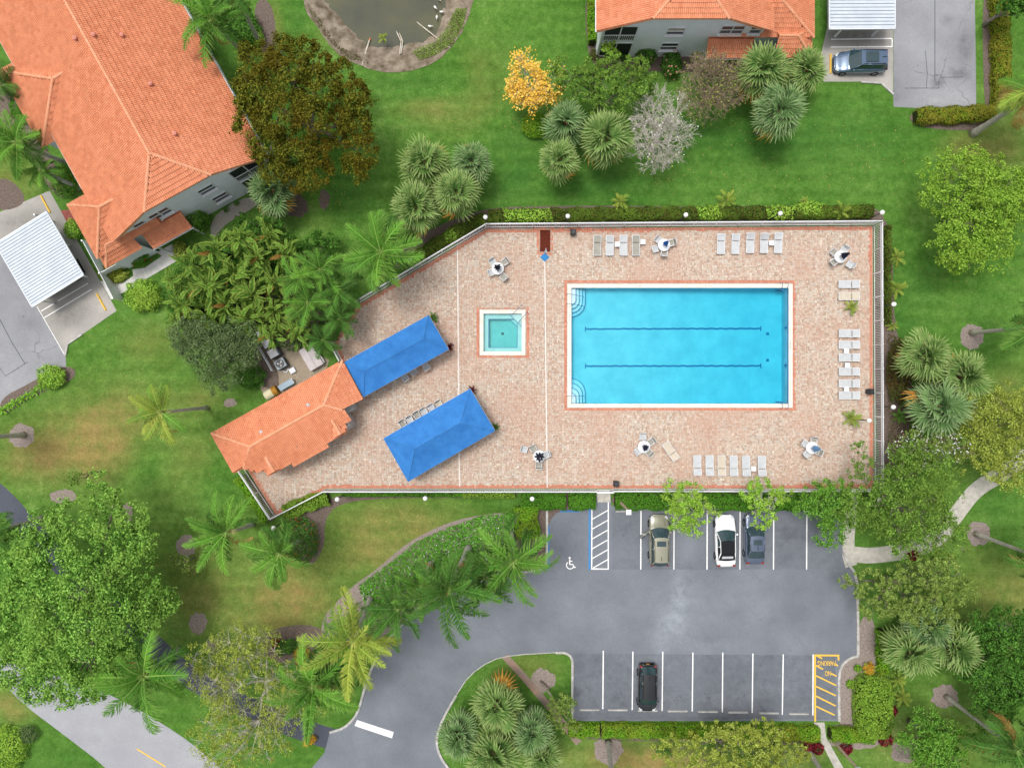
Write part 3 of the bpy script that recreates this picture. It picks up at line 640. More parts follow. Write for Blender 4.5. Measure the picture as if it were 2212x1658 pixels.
def wheelchair(cx, cy):
    b = MB(); p = G(cx, cy); u = 1 / K; zz = [.019]
    def arc(x, y, r_, a0, a1, wd, n=14):
        pts = [(x + r_ * math.cos(R(a0 + (a1 - a0) * i / n)), y - r_ * math.sin(R(a0 + (a1 - a0) * i / n))) for i in range(n + 1)]
        rib([(a, c) for a, c in pts], wd)
    def rib(pts, wd):
        o = ribbon([Vector((p.x + a * u, p.y - c * u)) for a, c in pts], wd * u); n = len(pts); zz[0] += .003
        for i in range(n - 1): b.sheet([o[i], o[i + 1], o[2 * n - 2 - i], o[2 * n - 1 - i]], zz[0])
    b.sheet([Vector((p.x + (-1 + 2.4 * math.cos(i * PI / 5)) * u, p.y + (11 + 2.4 * math.sin(i * PI / 5)) * u)) for i in range(10)], .019)
    rib([(-1, -8), (-1, 3)], 2.6); rib([(-1, -4), (5, -4)], 2); rib([(-1, 3), (6, 3), (9, 10)], 2.4); rib([(9, 10), (12, 8.5)], 2.2)
    arc(0, 4.5, 8, 130, 350, 2.2)
    struct(b.build('wheelchair_symbol', 'line_white'))
wheelchair(1231, 1215)

# ------------------------------------------------------------------ pool deck
def edge_dist(poly, x, y):
    d_ = np.full(np.shape(x), 1e9); n = len(poly)
    for i in range(n):
        a, b = poly[i], poly[(i + 1) % n]; ax, ay, bx, by = a[0], a[1], b[0], b[1]
        t = np.clip(((x - ax) * (bx - ax) + (y - ay) * (by - ay)) / ((bx - ax) ** 2 + (by - ay) ** 2), 0, 1)
        d_ = np.minimum(d_, np.hypot(x - ax - t * (bx - ax), y - ay - t * (by - ay)))
    return d_
def rectW(x0, y0, x1, y1, g=0.0):
    a, b = G(x0, y1), G(x1, y0); return (a.x - g, a.y - g, b.x + g, b.y + g)
PR, SR = rectW(*POOL), rectW(*SPA)
def rect_dist(r_, x, y):     # <0 inside
    return np.maximum(np.maximum(r_[0] - x, x - r_[2]), np.maximum(r_[1] - y, y - r_[3]))
DECK_Z = .07
def deck():
    pts = [Vector(p[:2]) for p in DECKW]; n = len(pts); edges = [(i, (i + 1) % n) for i in range(n)]
    for r_ in (PR, SR):
        g = .1; k = len(pts); pts += [Vector(q) for q in ((r_[0] - g, r_[1] - g), (r_[2] + g, r_[1] - g), (r_[2] + g, r_[3] + g), (r_[0] - g, r_[3] + g))]
        edges += [(k, k + 1), (k + 1, k + 2), (k + 2, k + 3), (k + 3, k)]
    vs, es, fs, *_ = delaunay_2d_cdt(pts, edges, [], 0, 1e-4)
    F = []
    for f in fs:
        c = sum((vs[i] for i in f), Vector((0, 0))) / len(f)
        if bool(inside(DECKW, np.array(c.x), np.array(c.y))) and rect_dist(PR, c.x, c.y) > .02 and rect_dist(SR, c.x, c.y) > .02: F.append(f)
    b = MB(); b.add([(v.x, v.y, DECK_Z - .03) for v in vs], F)
    N = len(DECKW)
    for i in range(N):
        a, c = DECKW[i], DECKW[(i + 1) % N]; b.add([(a.x, a.y, -.05), (c.x, c.y, -.05), (c.x, c.y, DECK_Z - .03), (a.x, a.y, DECK_Z - .03)], [(0, 1, 2, 3)])
    dk = struct(b.build('pool_deck', 'deck_base'))
    # pavers, two bricks to a cell, laid across one another
    cs = .225; xs = [p.x for p in DECKW]; ys = [p.y for p in DECKW]
    gx, gy = np.meshgrid(np.arange(min(xs), max(xs), cs), np.arange(min(ys), max(ys), cs)); ix, iy = np.meshgrid(np.arange(gx.shape[1]), np.arange(gx.shape[0]))
    gx = gx.ravel() + cs / 2; gy = gy.ravel() + cs / 2
    ori = ((ix + iy) % 2).ravel() ^ (RNG.random(gx.size) < .22)
    single = RNG.random(gx.size) < .10
    bx, by, hx, hy = [], [], [], []
    for half in (-1, 1):
        k = ~single
        bx.append(gx[k] + np.where(ori[k] == 0, half * cs / 4, 0)); by.append(gy[k] + np.where(ori[k] == 0, 0, half * cs / 4))
        hx.append(np.where(ori[k] == 0, cs / 4, cs / 2)); hy.append(np.where(ori[k] == 0, cs / 2, cs / 4))
    bx.append(gx[single]); by.append(gy[single]); hx.append(np.full(single.sum(), cs / 2)); hy.append(np.full(single.sum(), cs / 2))
    bx, by, hx, hy = map(np.concatenate, (bx, by, hx, hy))
    mr = rectW(1166, 497, 1188, 544)
    ed = edge_dist(DECKW, bx, by); pd = rect_dist(PR, bx, by); sd = rect_dist(SR, bx, by)
    keep = inside(DECKW, bx, by) & (ed > .06) & (pd > .42) & (sd > .42) & (rect_dist(mr, bx, by) > .06)
    red = (ed < .36) | (pd < .64) | (sd < .58) | (rect_dist(mr, bx, by) < .22)
    for nm, k, mat in (('paver_field', keep & ~red, 'paver'), ('paver_border', keep & red, 'paver_red')):
        x, y, a, c = bx[k], by[k], hx[k] - .006, hy[k] - .006; N = len(x); z = DECK_Z + RNG.uniform(-.003, .003, N)
        zb = np.full(N, DECK_Z - .032); q = .008
        V = np.stack([np.stack([x + sx * aa, y + sy * cc, zz], -1) for aa, cc, zz in ((a, c, zb), (a - q, c - q, z)) for sx, sy in ((-1, -1), (1, -1), (1, 1), (-1, 1))], 1).reshape(-1, 3)
        base = np.array([(4, 5, 6, 7), (0, 1, 5, 4), (1, 2, 6, 5), (2, 3, 7, 6), (3, 0, 4, 7)])
        F = (base[None] + (np.arange(N) * 8)[:, None, None]).reshape(-1, 4)
        stuff(mesh_np(nm, V, F, mat, dk))
    for x0, y0, x1, y1 in ((988, 540, 992.5, 1050), (1176, 562, 1181.5, 1052)):
        MB().prism(ribbon([G(x0, y0), G(x1, y1)], .10), DECK_Z - .02, DECK_Z + .012).build('drain_strip', 'deck_line', dk)
    b = MB().prism([Vector((mr[0], mr[1])), Vector((mr[2], mr[1])), Vector((mr[2], mr[3])), Vector((mr[0], mr[3]))], .04, .062); struct(b.build('mulch_bed', 'mulch_red'))
    return dk
deck()

def ring4(r_, g0, g1, z0, z1, b=None, mi=0):
    """four mitred strips round a rectangle"""
    b = b or MB(); o = [(r_[0] - g1, r_[1] - g1), (r_[2] + g1, r_[1] - g1), (r_[2] + g1, r_[3] + g1), (r_[0] - g1, r_[3] + g1)]
    i = [(r_[0] - g0, r_[1] - g0), (r_[2] + g0, r_[1] - g0), (r_[2] + g0, r_[3] + g0), (r_[0] - g0, r_[3] + g0)]
    vs = [(p[0], p[1], z) for z in (z0, z1) for p in o + i]
    fs = []
    for k in range(4):
        j = (k + 1) % 4; fs += [(8 + k, 8 + j, 12 + j, 12 + k), (k, j, 8 + j, 8 + k), (4 + j, 4 + k, 12 + k, 12 + j)]
    return b.add(vs, fs, mi)
def handrail(parent, off, p, q, z0, name='handrail', h=.85):
    P, Q = G(*p), G(*q); d_ = (Q - P); d_.z = 0
    pts = [P + Vector((0, 0, z0)), P + Vector((0, 0, h * .85)), P + d_ * .06 + Vector((0, 0, h)), P + d_ * .5 + Vector((0, 0, h * .8)), P + d_ * .92 + Vector((0, 0, h * .45)), P + d_ + Vector((0, 0, h * .25)), P + d_ + Vector((0, 0, -.45))]
    MB().tube(smooth3(pts), .022, 6).build(name, 'steel_blue', parent, off=off, smooth=True)
def smooth3(pts, it=2):
    p = [Vector(q) for q in pts]
    for _ in range(it):
        q = [p[0]]
        for i in range(len(p) - 1): q += [p[i] * .75 + p[i + 1] * .25, p[i] * .25 + p[i + 1] * .75]
        p = q + [p[-1]]
    return p
WZ = -.07
plain('depth_paint', C('#a9abad'), .7)
def pool():
    c = Vector(((PR[0] + PR[2]) / 2, (PR[1] + PR[3]) / 2, 0))
    t = thing('swimming_pool', 'long rectangular turquoise swimming pool with white coping and two lane lines', 'pool', c)
    x0, y0, x1, y1 = PR
    nx, ny = 48, 24; b = MB(); vs = []
    for j in range(ny + 1):
        for i in range(nx + 1):
            u = i / nx; vs.append((x0 + (x1 - x0) * u, y0 + (y1 - y0) * j / ny, -1.15 - .4 * max(0, min(1, (u - .25) / .6)) + random.uniform(-.004, .004)))
    b.add(vs, [(j * (nx + 1) + i, j * (nx + 1) + i + 1, (j + 1) * (nx + 1) + i + 1, (j + 1) * (nx + 1) + i) for j in range(ny) for i in range(nx)])
    b.build('basin_floor', 'pool_plaster', t, off=c, smooth=True)
    b = MB()
    for (a, e) in (((x0, y0), (x1, y0)), ((x1, y0), (x1, y1)), ((x1, y1), (x0, y1)), ((x0, y1), (x0, y0))):
        b.add([(a[0], a[1], -2), (e[0], e[1], -2), (e[0], e[1], -.16), (a[0], a[1], -.16)], [(0, 1, 2, 3)])
    b.build('basin_wall', 'pool_plaster', t, off=c)
    ring4(PR, -.012, .12, -.17, .05).build('waterline_tile', 'pool_tile_dark', t, off=c)
    ring4(PR, .0, .36, -.02, DECK_Z + .03).build('coping', 'coping', t, off=c)
    MB().box(((x0 + x1) / 2, (y0 + y1) / 2, (WZ - 2.3) / 2), (x1 - x0 + .1, y1 - y0 + .1, 2.3 + WZ)).build('water', 'pool_water', t, off=c)
    for top in (True, False):
        for k, (xk, yk, z) in enumerate(((1244, 657, -.24), (1251.5, 665.5, -.46), (1259, 674, -.68), (1266, 682, -.9))):
            if not top: yk = (849, 838, 827.5, 817)[k]
            ys_ = 623 if top else 870.5; yb = yk - (xk - 1233.5) if top else yk + (xk - 1233.5)
            pl = [(1234, ys_), (xk, ys_)] + [(1234 + (xk - 1234) * math.cos(a), yb + (yk - yb) * math.sin(a)) for a in [PI / 2 * i / 10 for i in range(11)]]
            P = GL(pl)
            MB().prism(P, -1.25, z - .001 * k).build('step', 'pool_step', t, off=c)
            rb = MB(); o = ribbon(P[1:], .07); n = len(P) - 1
            for i in range(n - 1): rb.sheet([o[i], o[i + 1], o[2 * n - 2 - i], o[2 * n - 1 - i]], z + .006)
            rb.build('step_nosing', 'pool_tile_dark', t, off=c)
    for yl, yr in ((708.4, 706.6), (789.8, 789)):
        b = MB()
        def fz(xd): u = (G(xd, 0).x - x0) / (x1 - x0); return -1.15 - .4 * max(0, min(1, (u - .25) / .6)) + .014
        n = 60; top_, bot_ = [], []
        for i in range(n + 1):
            xd = 1266 + (1657 - 1266) * i / n; yd = yl + (yr - yl) * i / n + .45 * math.sin(i * 1.9 + yl) + random.uniform(-.35, .35)
            z = fz(xd); f = 1 - (z / CAM_H) * 0
            top_.append((G(xd, yd - 1.9).x, G(xd, yd - 1.9).y, z)); bot_.append((G(xd, yd + 1.9).x, G(xd, yd + 1.9).y, z))
        b.add(top_ + bot_, [(i, i + 1, n + 2 + i, n + 1 + i) for i in range(n)])
        for xd in (1267, 1656):
            y = yl if xd < 1400 else yr; p, q = G(xd - 1.2, y + 5.5), G(xd + 1.2, y - 5.5); b.add([(p.x, p.y, fz(xd) + .006), (q.x, p.y, fz(xd) + .006), (q.x, q.y, fz(xd) + .006), (p.x, q.y, fz(xd) + .006)], [(0, 1, 2, 3)])
        b.build('lane_line', 'pool_tile_dark', t, off=c)
        p = G(1703, yr); MB().box((PR[2] - .006, p.y, -.55), (.02, .16, .6)).box((PR[2] - .006, p.y, -.5), (.03, .5, .14)).build('wall_target', 'pool_tile_dark', t, off=c)
    for y in (718, 776.5):
        p = G(1671, y); MB().box((p.x, p.y, -1.54), (.26, .26, .02)).build('drain', 'pool_tile_dark', t, off=c)
    for p, q in (((1223, 636.5), (1261, 642)), ((1223, 657.5), (1261, 662)), ((1223.5, 854.6), (1261, 854.6))): handrail(t, c, p, q, .05)
    for y, sgn in ((622, -1), (871.5, 1)):
        for x in (1683, 1695):
            P = G(x, y + sgn * 10.5); Q = G(x, y - sgn * 3)
            MB().tube(smooth3([P + Vector((0, 0, .05)), P + Vector((0, 0, .6)), P.lerp(Q, .3) + Vector((0, 0, .78)), P.lerp(Q, .8) + Vector((0, 0, .7)), Q + Vector((0, 0, .3)), Q + Vector((0, 0, -1))]), .022, 6).build('ladder_rail', 'steel_blue', t, off=c, smooth=True)
        for z in (-.25, -.55, -.85):
            a, e = G(1683, y - sgn * 3), G(1695, y - sgn * 3); MB().box(((a.x + e.x) / 2, a.y, z), (abs(e.x - a.x), .08, .03)).build('ladder_tread', 'steel_blue', t, off=c)
    for x, y, vert in ((1378, 618, 0), (1528, 617.5, 0), (1377, 875.5, 0), (1527, 875.5, 0), (1229.3, 686, 1), (1229.3, 804, 1), (1705.5, 745, 1)):
        b = MB(); p = G(x, y)          # worn depth marks: a row of small dark dashes
        for i, (wd, hh) in enumerate(((.07, .12), (.03, .13), (.09, .10), (.08, .09))):
            u = (i - 1.5) * .15; b.box((p.x + (0 if vert else u), p.y + (u if vert else 0), DECK_Z + .034), ((hh, wd, .004) if vert else (wd, hh, .004)))
        stuff(b.build('depth_mark', 'depth_paint', t, off=c))
pool()
def spa():
    c = Vector(((SR[0] + SR[2]) / 2, (SR[1] + SR[3]) / 2, 0))
    t = thing('hot_tub', 'small square sunken spa with white coping and aqua water', 'hot tub', c)
    ix = rectW(1054.5, 688, 1117, 750)
    ring4(ix, 0, .46, -1.2, -.42).build('bench', 'spa_plaster', t, off=c)
    MB().sheet([(ix[0] - .02, ix[1] - .02), (ix[2] + .02, ix[1] - .02), (ix[2] + .02, ix[3] + .02), (ix[0] - .02, ix[3] + .02)], -.98).build('floor', 'spa_plaster', t, off=c)
    ring4(ix, -.03, .03, -.6, -.415).build('bench_nosing', 'pool_tile_dark', t, off=c)
    b = MB()
    x0, y0, x1, y1 = SR
    for (a, e) in (((x0, y0), (x1, y0)), ((x1, y0), (x1, y1)), ((x1, y1), (x0, y1)), ((x0, y1), (x0, y0))):
        b.add([(a[0], a[1], -1), (e[0], e[1], -1), (e[0], e[1], .04), (a[0], a[1], .04)], [(0, 1, 2, 3)])
    b.build('basin_wall', 'spa_plaster', t, off=c)
    for k, z in ((26, -.25), (17, -.62)):
        P = GL([(1126, 678), (1126 - k * 1.0 - (6 if k < 20 else 0), 678), (1126, 678 + k + (6 if k < 20 else 0))]) if k > 20 else GL([(1117, 688), (1100, 688), (1117, 705)])
        MB().prism(P, -1, z).build('step', 'spa_plaster', t, off=c)
        MB().sheet(ribbon([P[1], P[2]], .05), z + .005).build('step_nosing', 'pool_tile_dark', t, off=c)
    p = G(1085, 719); MB().box((p.x, p.y, -.97), (.22, .22, .02)).build('drain', 'equip_dark', t, off=c)
    ring4(SR, 0, .34, -.02, DECK_Z + .03).build('coping', 'coping', t, off=c)
    MB().box(((x0 + x1) / 2, (y0 + y1) / 2, (WZ - 1.4) / 2), (x1 - x0 + .1, y1 - y0 + .1, 1.4 + WZ)).build('water', 'spa_water', t, off=c)
    handrail(t, c, (1127, 660), (1105, 681), .05); handrail(t, c, (1139, 675), (1120, 696), .05)
spa()

# ------------------------------------------------------------------ tiled roofs
TW, TL = .32, .37
def tile_mesh(mat):
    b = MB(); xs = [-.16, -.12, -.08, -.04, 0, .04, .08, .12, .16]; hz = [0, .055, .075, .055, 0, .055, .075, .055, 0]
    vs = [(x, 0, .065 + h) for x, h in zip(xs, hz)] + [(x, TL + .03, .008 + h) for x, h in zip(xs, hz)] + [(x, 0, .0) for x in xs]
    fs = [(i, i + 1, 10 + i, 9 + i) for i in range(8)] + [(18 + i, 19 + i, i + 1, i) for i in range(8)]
    b.add(vs, fs[:8]); b.m = [0] * 8; b.f += fs[8:]; b.m += [1] * 8; return b.build('roof_tile', [mat, 'roof_tile_front'], link=False)
plain('roof_tile_front', C('#95553a'), .9, c2=C('#83462d'), scale=3)  # tile front edges, coloured darker than the tops so each course shows
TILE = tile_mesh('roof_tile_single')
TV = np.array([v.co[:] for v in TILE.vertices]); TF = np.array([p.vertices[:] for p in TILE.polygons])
def cap_mesh():
    b = MB(); vs = []
    for x, r_, z in ((0, .135, .02), (.43, .12, 0)):
        vs += [(x, r_ * math.cos(PI * k / 6), z + r_ * .8 * math.sin(PI * k / 6)) for k in range(7)]
    b.add(vs, [(k, k + 1, 8 + k, 7 + k) for k in range(6)] + [tuple(range(6, -1, -1))]); return b.build('ridge_cap', 'roof_cap', link=False)
CAP = cap_mesh()
def frame(pos, x, y, z):
    M = Matrix((x, y, z)).transposed().to_4x4(); M.translation = pos; return M
def lay(poly):
    """tile frames for a roof plane; the first edge is the eave"""
    P = [Vector(p) for p in poly]; ux = (P[1] - P[0]).normalized(); c = sum(P, Vector()) / len(P)
    nz = Vector((0, 0, 0))
    for i in range(1, len(P) - 1): nz += (P[i] - P[0]).cross(P[i + 1] - P[0])
    nz.normalize()
    if nz.z < 0: nz = -nz
    uy = nz.cross(ux)
    if uy.dot(c - P[0]) < 0: ux = -ux; uy = nz.cross(ux)
    uv = [((p - P[0]).dot(ux), (p - P[0]).dot(uy)) for p in P]
    us = [q[0] for q in uv]; vs = [q[1] for q in uv]
    gu, gv = np.meshgrid(np.arange(min(us) + TW / 2, max(us), TW), np.arange(min(vs), max(vs), TL)); gu = gu.ravel(); gv = gv.ravel()
    k = inside(uv, gu, gv + TL * .45)
    return [frame(P[0] + ux * float(a) + uy * float(b_) + nz * .015, ux, uy, nz) for a, b_ in zip(gu[k], gv[k])]
def roof(parent, off, planes, ridges, single=300, name='roof'):
    off = Vector(off); b = MB()
    for p in planes: b.add(p, [tuple(range(len(p)))])
    rf = b.build(name, 'roof_under', parent, off=off)
    Ms = [m for p in planes for m in lay(p)]
    Ms.sort(key=lambda m: (m.translation - Vector((0, 0, CAM_H))).length + (1000 if (abs(m.translation.x) > 40 or abs(m.translation.y) > 30.5) else 0))
    T = Matrix.Translation(-off)
    for m in Ms[:single]: obj('roof_tile', TILE, rf, T @ m)
    rest = Ms[single:]
    if rest:
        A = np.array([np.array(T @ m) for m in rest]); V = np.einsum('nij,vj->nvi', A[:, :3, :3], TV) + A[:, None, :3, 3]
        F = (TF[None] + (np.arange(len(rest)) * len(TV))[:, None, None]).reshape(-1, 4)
        stuff(mesh_np('roof_tile_field', V.reshape(-1, 3), F, None, rf, mi=np.tile([0] * 8 + [1] * 8, len(rest)), mats=['roof_tile', 'roof_tile_front']))
    for a, e in ridges:
        a, e = Vector(a), Vector(e); L = (e - a).length; x = (e - a).normalized(); y = Vector((0, 0, 1)).cross(x).normalized(); z = x.cross(y)
        n = max(1, int(L / .4)); st = L / n
        for i in range(n): obj('ridge_cap', CAP, rf, T @ frame(a + x * st * i + z * .03, x, y, z) @ Matrix.Scale(st / .4, 4, (1, 0, 0)))
    return rf

def house(label, O, xh, yh, wx, ylen, wings, rows, cn=(9.7, 13.6)):
    """two-storey house: jerkin-head main roof; x along the end wall from the balcony corner, y into the block"""
    O = Vector((O[0], O[1], 0)); xh = Vector((xh[0], xh[1], 0)).normalized(); yh = Vector((yh[0], yh[1], 0)).normalized()
    L = lambda x, y, z: O + xh * x + yh * y + Vector((0, 0, z))
    t = thing('house', label, 'house', O)
    ze, zh, zr = 5.3, 7.35, 8.75; Wd = 14.5
    planes = [[L(0, 0, ze), L(0, ylen, ze), L(7.25, ylen, zr), L(7.25, 3.1, zr), L(4.25, 0, zh)],
              [L(Wd, 0, ze), L(Wd, ylen, ze), L(7.25, ylen, zr), L(7.25, 3.1, zr), L(10.25, 0, zh)],
              [L(4.25, 0, zh), L(10.25, 0, zh), L(7.25, 3.1, zr)]]
    ridges = [(L(7.25, ylen, zr), L(7.25, 3.1, zr)), (L(7.25, 3.1, zr), L(4.25, 0, zh)), (L(7.25, 3.1, zr), L(10.25, 0, zh))]
    for xi, xo, y0, y1, zz, px, py, pz in wings:
        planes += [[L(xo, y0, zz), L(xo, y1, zz), L(px, py, pz)], [L(xi, y0, zz + .02), L(xo, y0, zz), L(px, py, pz), L(xi, py, pz)], [L(xi, y1, zz + .02), L(xo, y1, zz), L(px, py, pz), L(xi, py, pz)]]
        ridges += [(L(px, py, pz), L(xo, y0, zz)), (L(px, py, pz), L(xo, y1, zz)), (L(xi, py, pz), L(px, py, pz))]
    roof(t, O, planes, ridges)
    # outer walls with the gable end following the roof
    yw = .45; b = MB()
    g = [L(.55, yw, 0), L(Wd - .5, yw, 0), L(Wd - .5, yw, ze + .1), L(10.25, yw, zh - .1), L(4.25, yw, zh - .1), L(.55, yw, ze + .1)]
    b.add(g, [tuple(range(6))])
    for x in (.55, Wd - .5): b.add([L(x, yw, 0), L(x, ylen, 0), L(x, ylen, ze + .1), L(x, yw, ze + .1)], [(0, 1, 2, 3)])
    for xi, xo, y0, y1, zz, px, py, pz in wings:
        q = .35; b.add([L(xi, y0 + q, 0), L(xo - q, y0 + q, 0), L(xo - q, y1 - q, 0), L(xi, y1 - q, 0), L(xi, y0 + q, zz), L(xo - q, y0 + q, zz), L(xo - q, y1 - q, zz), L(xi, y1 - q, zz)], [(0, 1, 5, 4), (1, 2, 6, 5), (2, 3, 7, 6)])
    b.build('wall', 'stucco', t, off=O)
    # fascia and gutters
    b = MB(); b.beam(L(-.06, -.02, ze - .06), L(-.06, ylen, ze - .06), .12, .12); b.build('gutter', 'white_paint', t, off=O)
    b = MB(); b.beam(L(Wd + .06, wings[0][3], ze - .06), L(Wd + .06, (wings[1][2] if len(wings) > 1 and wings[1][2] > 6 else ylen), ze - .06), .12, .12); b.build('gutter', 'white_paint', t, off=O)
    b = MB()
    for a, e in ((L(0, .02, ze - .1), L(4.25, .02, zh - .1)), (L(4.25, .02, zh - .1), L(10.25, .02, zh - .1)), (L(10.25, .02, zh - .1), L(Wd - 1, .02, ze + .3))): b.beam(a, e, .05, .16)
    b.build('fascia', 'roof_cap', t, off=O)
    # windows of the end wall: x0,x1,z0,z1,kind
    for x0, x1, z0, z1, kd in rows:
        f = MB(); yq = yw - .03
        for p, q in (((x0, z0), (x1, z0)), ((x0, z1), (x1, z1)), ((x0, z0), (x0, z1)), ((x1, z0), (x1, z1)), ((x0, (z0 + z1) / 2), (x1, (z0 + z1) / 2))):
            f.beam(L(p[0], yq, p[1]), L(q[0], yq, q[1]), .07, .08)
        if kd == 2: f.beam(L((x0 + x1) / 2, yq - .004, z0), L((x0 + x1) / 2, yq - .004, z1), .07, .1)
        wd = f.build('window', 'white_paint', t, off=O)
        MB().add([L(x0, yw - .012, z0), L(x1, yw - .012, z0), L(x1, yw - .012, (z0 + z1) / 2), L(x0, yw - .012, (z0 + z1) / 2)], [(0, 1, 2, 3)]).build('pane', 'dark_glass', wd, off=O)
        MB().add([L(x0, yw - .012, (z0 + z1) / 2), L(x1, yw - .012, (z0 + z1) / 2), L(x1, yw - .012, z1), L(x0, yw - .012, z1)], [(0, 1, 2, 3)]).build('pane', 'blind' if kd == 3 else 'dark_glass', wd, off=O)
        MB().beam(L(x0 - .08, yw - .12, z0 - .07), L(x1 + .08, yw - .12, z0 - .07), .2, .08).build('sill', 'white_paint', wd, off=O)
    # balcony and porch screens at the corner
    for z0, z1 in ((3.05, 5.35), (.25, 2.6)):
        f = MB(); x0, x1 = .75, 3.45
        for p, q in (((x0, z0), (x1, z0)), ((x0, z1), (x1, z1)), ((x0, z0), (x0, z1)), ((x1, z0), (x1, z1)), ((2.1, z0), (2.1, z1))): f.beam(L(p[0], yw - .04, p[1]), L(q[0], yw - .04, q[1]), .08, .09)
        sc_ = f.build('screen_frame', 'white_paint', t, off=O)
        MB().add([L(x0, yw - .015, z0), L(x1, yw - .015, z0), L(x1, yw - .015, z1), L(x0, yw - .015, z1)], [(0, 1, 2, 3)]).build('screen', 'screen_dark', sc_, off=O)
        if z0 > 1:
            MB().beam(L(x0, yw - .1, z0 + .95), L(x1, yw - .1, z0 + .95), .06, .06).build('rail', 'white_paint', sc_, off=O)
            for i in range(16): MB().beam(L(x0 + .08 + i * .17, yw - .1, z0), L(x0 + .08 + i * .17, yw - .1, z0 + .95), .035, .035).build('baluster', 'white_paint', sc_, off=O)
    MB().beam(L(.62, yw - .05, 0), L(.62, yw - .05, 5.2), .14, .14).build('corner_post', 'white_paint', t, off=O)
    # tiled canopy over the side door
    c0, c1 = cn; pl = [[L(c0, -.95, 2.7), L(c1, -.95, 2.7), L(c1, yw, 3.55), L(c0, yw, 3.55)]]
    roof(t, O, pl, [], 300, 'door_canopy')
    MB().beam(L(c0 - .05, -1.0, 2.62), L(c1 + .05, -1.0, 2.62), .1, .1).build('gutter', 'white_paint', t, off=O)
    for x in (c0 + .2, c1 - .2): MB().beam(L(x, -.8, 0), L(x, -.8, 2.65), .14, .14).build('post', 'white_paint', t, off=O)
    return t, L
hA, LA = house('grey two-storey house with long orange tile roof at the upper left corner', (-20.165, 18.63), (-.8746, -.4848), (-.4848, .8746), 16.7, 27.5,
      [(10.5, 16.72, .05, 5.15, 4.1, 13.6, 2.6, 6.3), (13.4, 16.78, -.65, 1.55, 3.3, 15.35, .5, 4.55), (9.0, 15.9, 9.85, 17.1, 4.95, 11.6, 12.9, 7.1), (9.0, 15.9, 26.4, 31.6, 4.95, 11.6, 28.9, 7.1)],
      [(5.1, 6.5, 4.0, 5.1, 1), (5.0, 6.4, 1.4, 2.6, 1), (9.2, 11.0, 4.2, 5.4, 2), (11.5, 12.5, 4.2, 5.3, 1)], (8.9, 12.75))
hB, LB = house('grey two-storey house with orange tile roof cut off at the top edge', (6.97, 28.96), (1, 0), (0, 1), 18.4, 9.0,
      [(10.5, 18.45, .25, 5.5, 3.9, 14.5, 2.9, 5.9), (15.3, 18.5, -1.15, 1.2, 3.3, 16.9, .1, 4.5)],
      [(5.96, 7.4, 4.0, 5.1, 3), (6.0, 7.45, 1.35, 2.55, 1), (10.35, 12.25, 4.15, 5.4, 2), (12.8, 13.75, 4.2, 5.4, 1)])
def vents(h, L, pts):
    for x, y in pts:
        z = 8.75 - abs(x - 7.25) * .476 + .1; c = L(x, y, z)
        MB().lathe([(.12, -.15), (.12, .12), (.17, .14), (.17, .3), (.05, .36)], 8, c).build('roof_vent', 'vent_pink', h, off=h.location)
plain('vent_pink', C('#d28c7c'), .7)
vents(hA, LA, [(5.9, 23.2), (5.2, 17.6), (8.9, 18.9), (9.3, 18.6), (4.9, 12.7), (6.6, 13.2), (8.0, 13.7), (4.8, 8.3), (5.0, 3.9)])

# white screening fence panels beside the front porches
def yard_screen(label, L, pts, h=1.7):
    o = L(pts[0][0], pts[0][1], 0); t = thing('screen_fence', label, 'fence', o)
    for (a, e) in zip(pts, pts[1:]):
        MB().beam(L(a[0], a[1], h / 2), L(e[0], e[1], h / 2), .05, h).build('panel', 'white_paint', t, off=o)
    for p in pts: MB().beam(L(p[0], p[1], 0), L(p[0], p[1], h + .12), .13, .13).build('post', 'white_metal', t, off=o)
yard_screen('low white screen fence beside the porch of the upper left house', LA, [(18.2, 3.1), (18.25, -.1), (18.3, -2.6)])
MB().beam(LA(18.25, -.1, .85), LA(16.6, -.1, .85), .05, 1.7).build('panel', 'white_paint', bpy.data.objects['screen_fence'], off=LA(18.2, 3.1, 0))
yard_screen('low white screen fence beside the porch of the top right house', LB, [(18.9, 3.1), (18.95, .6), (19.0, -1.6)])

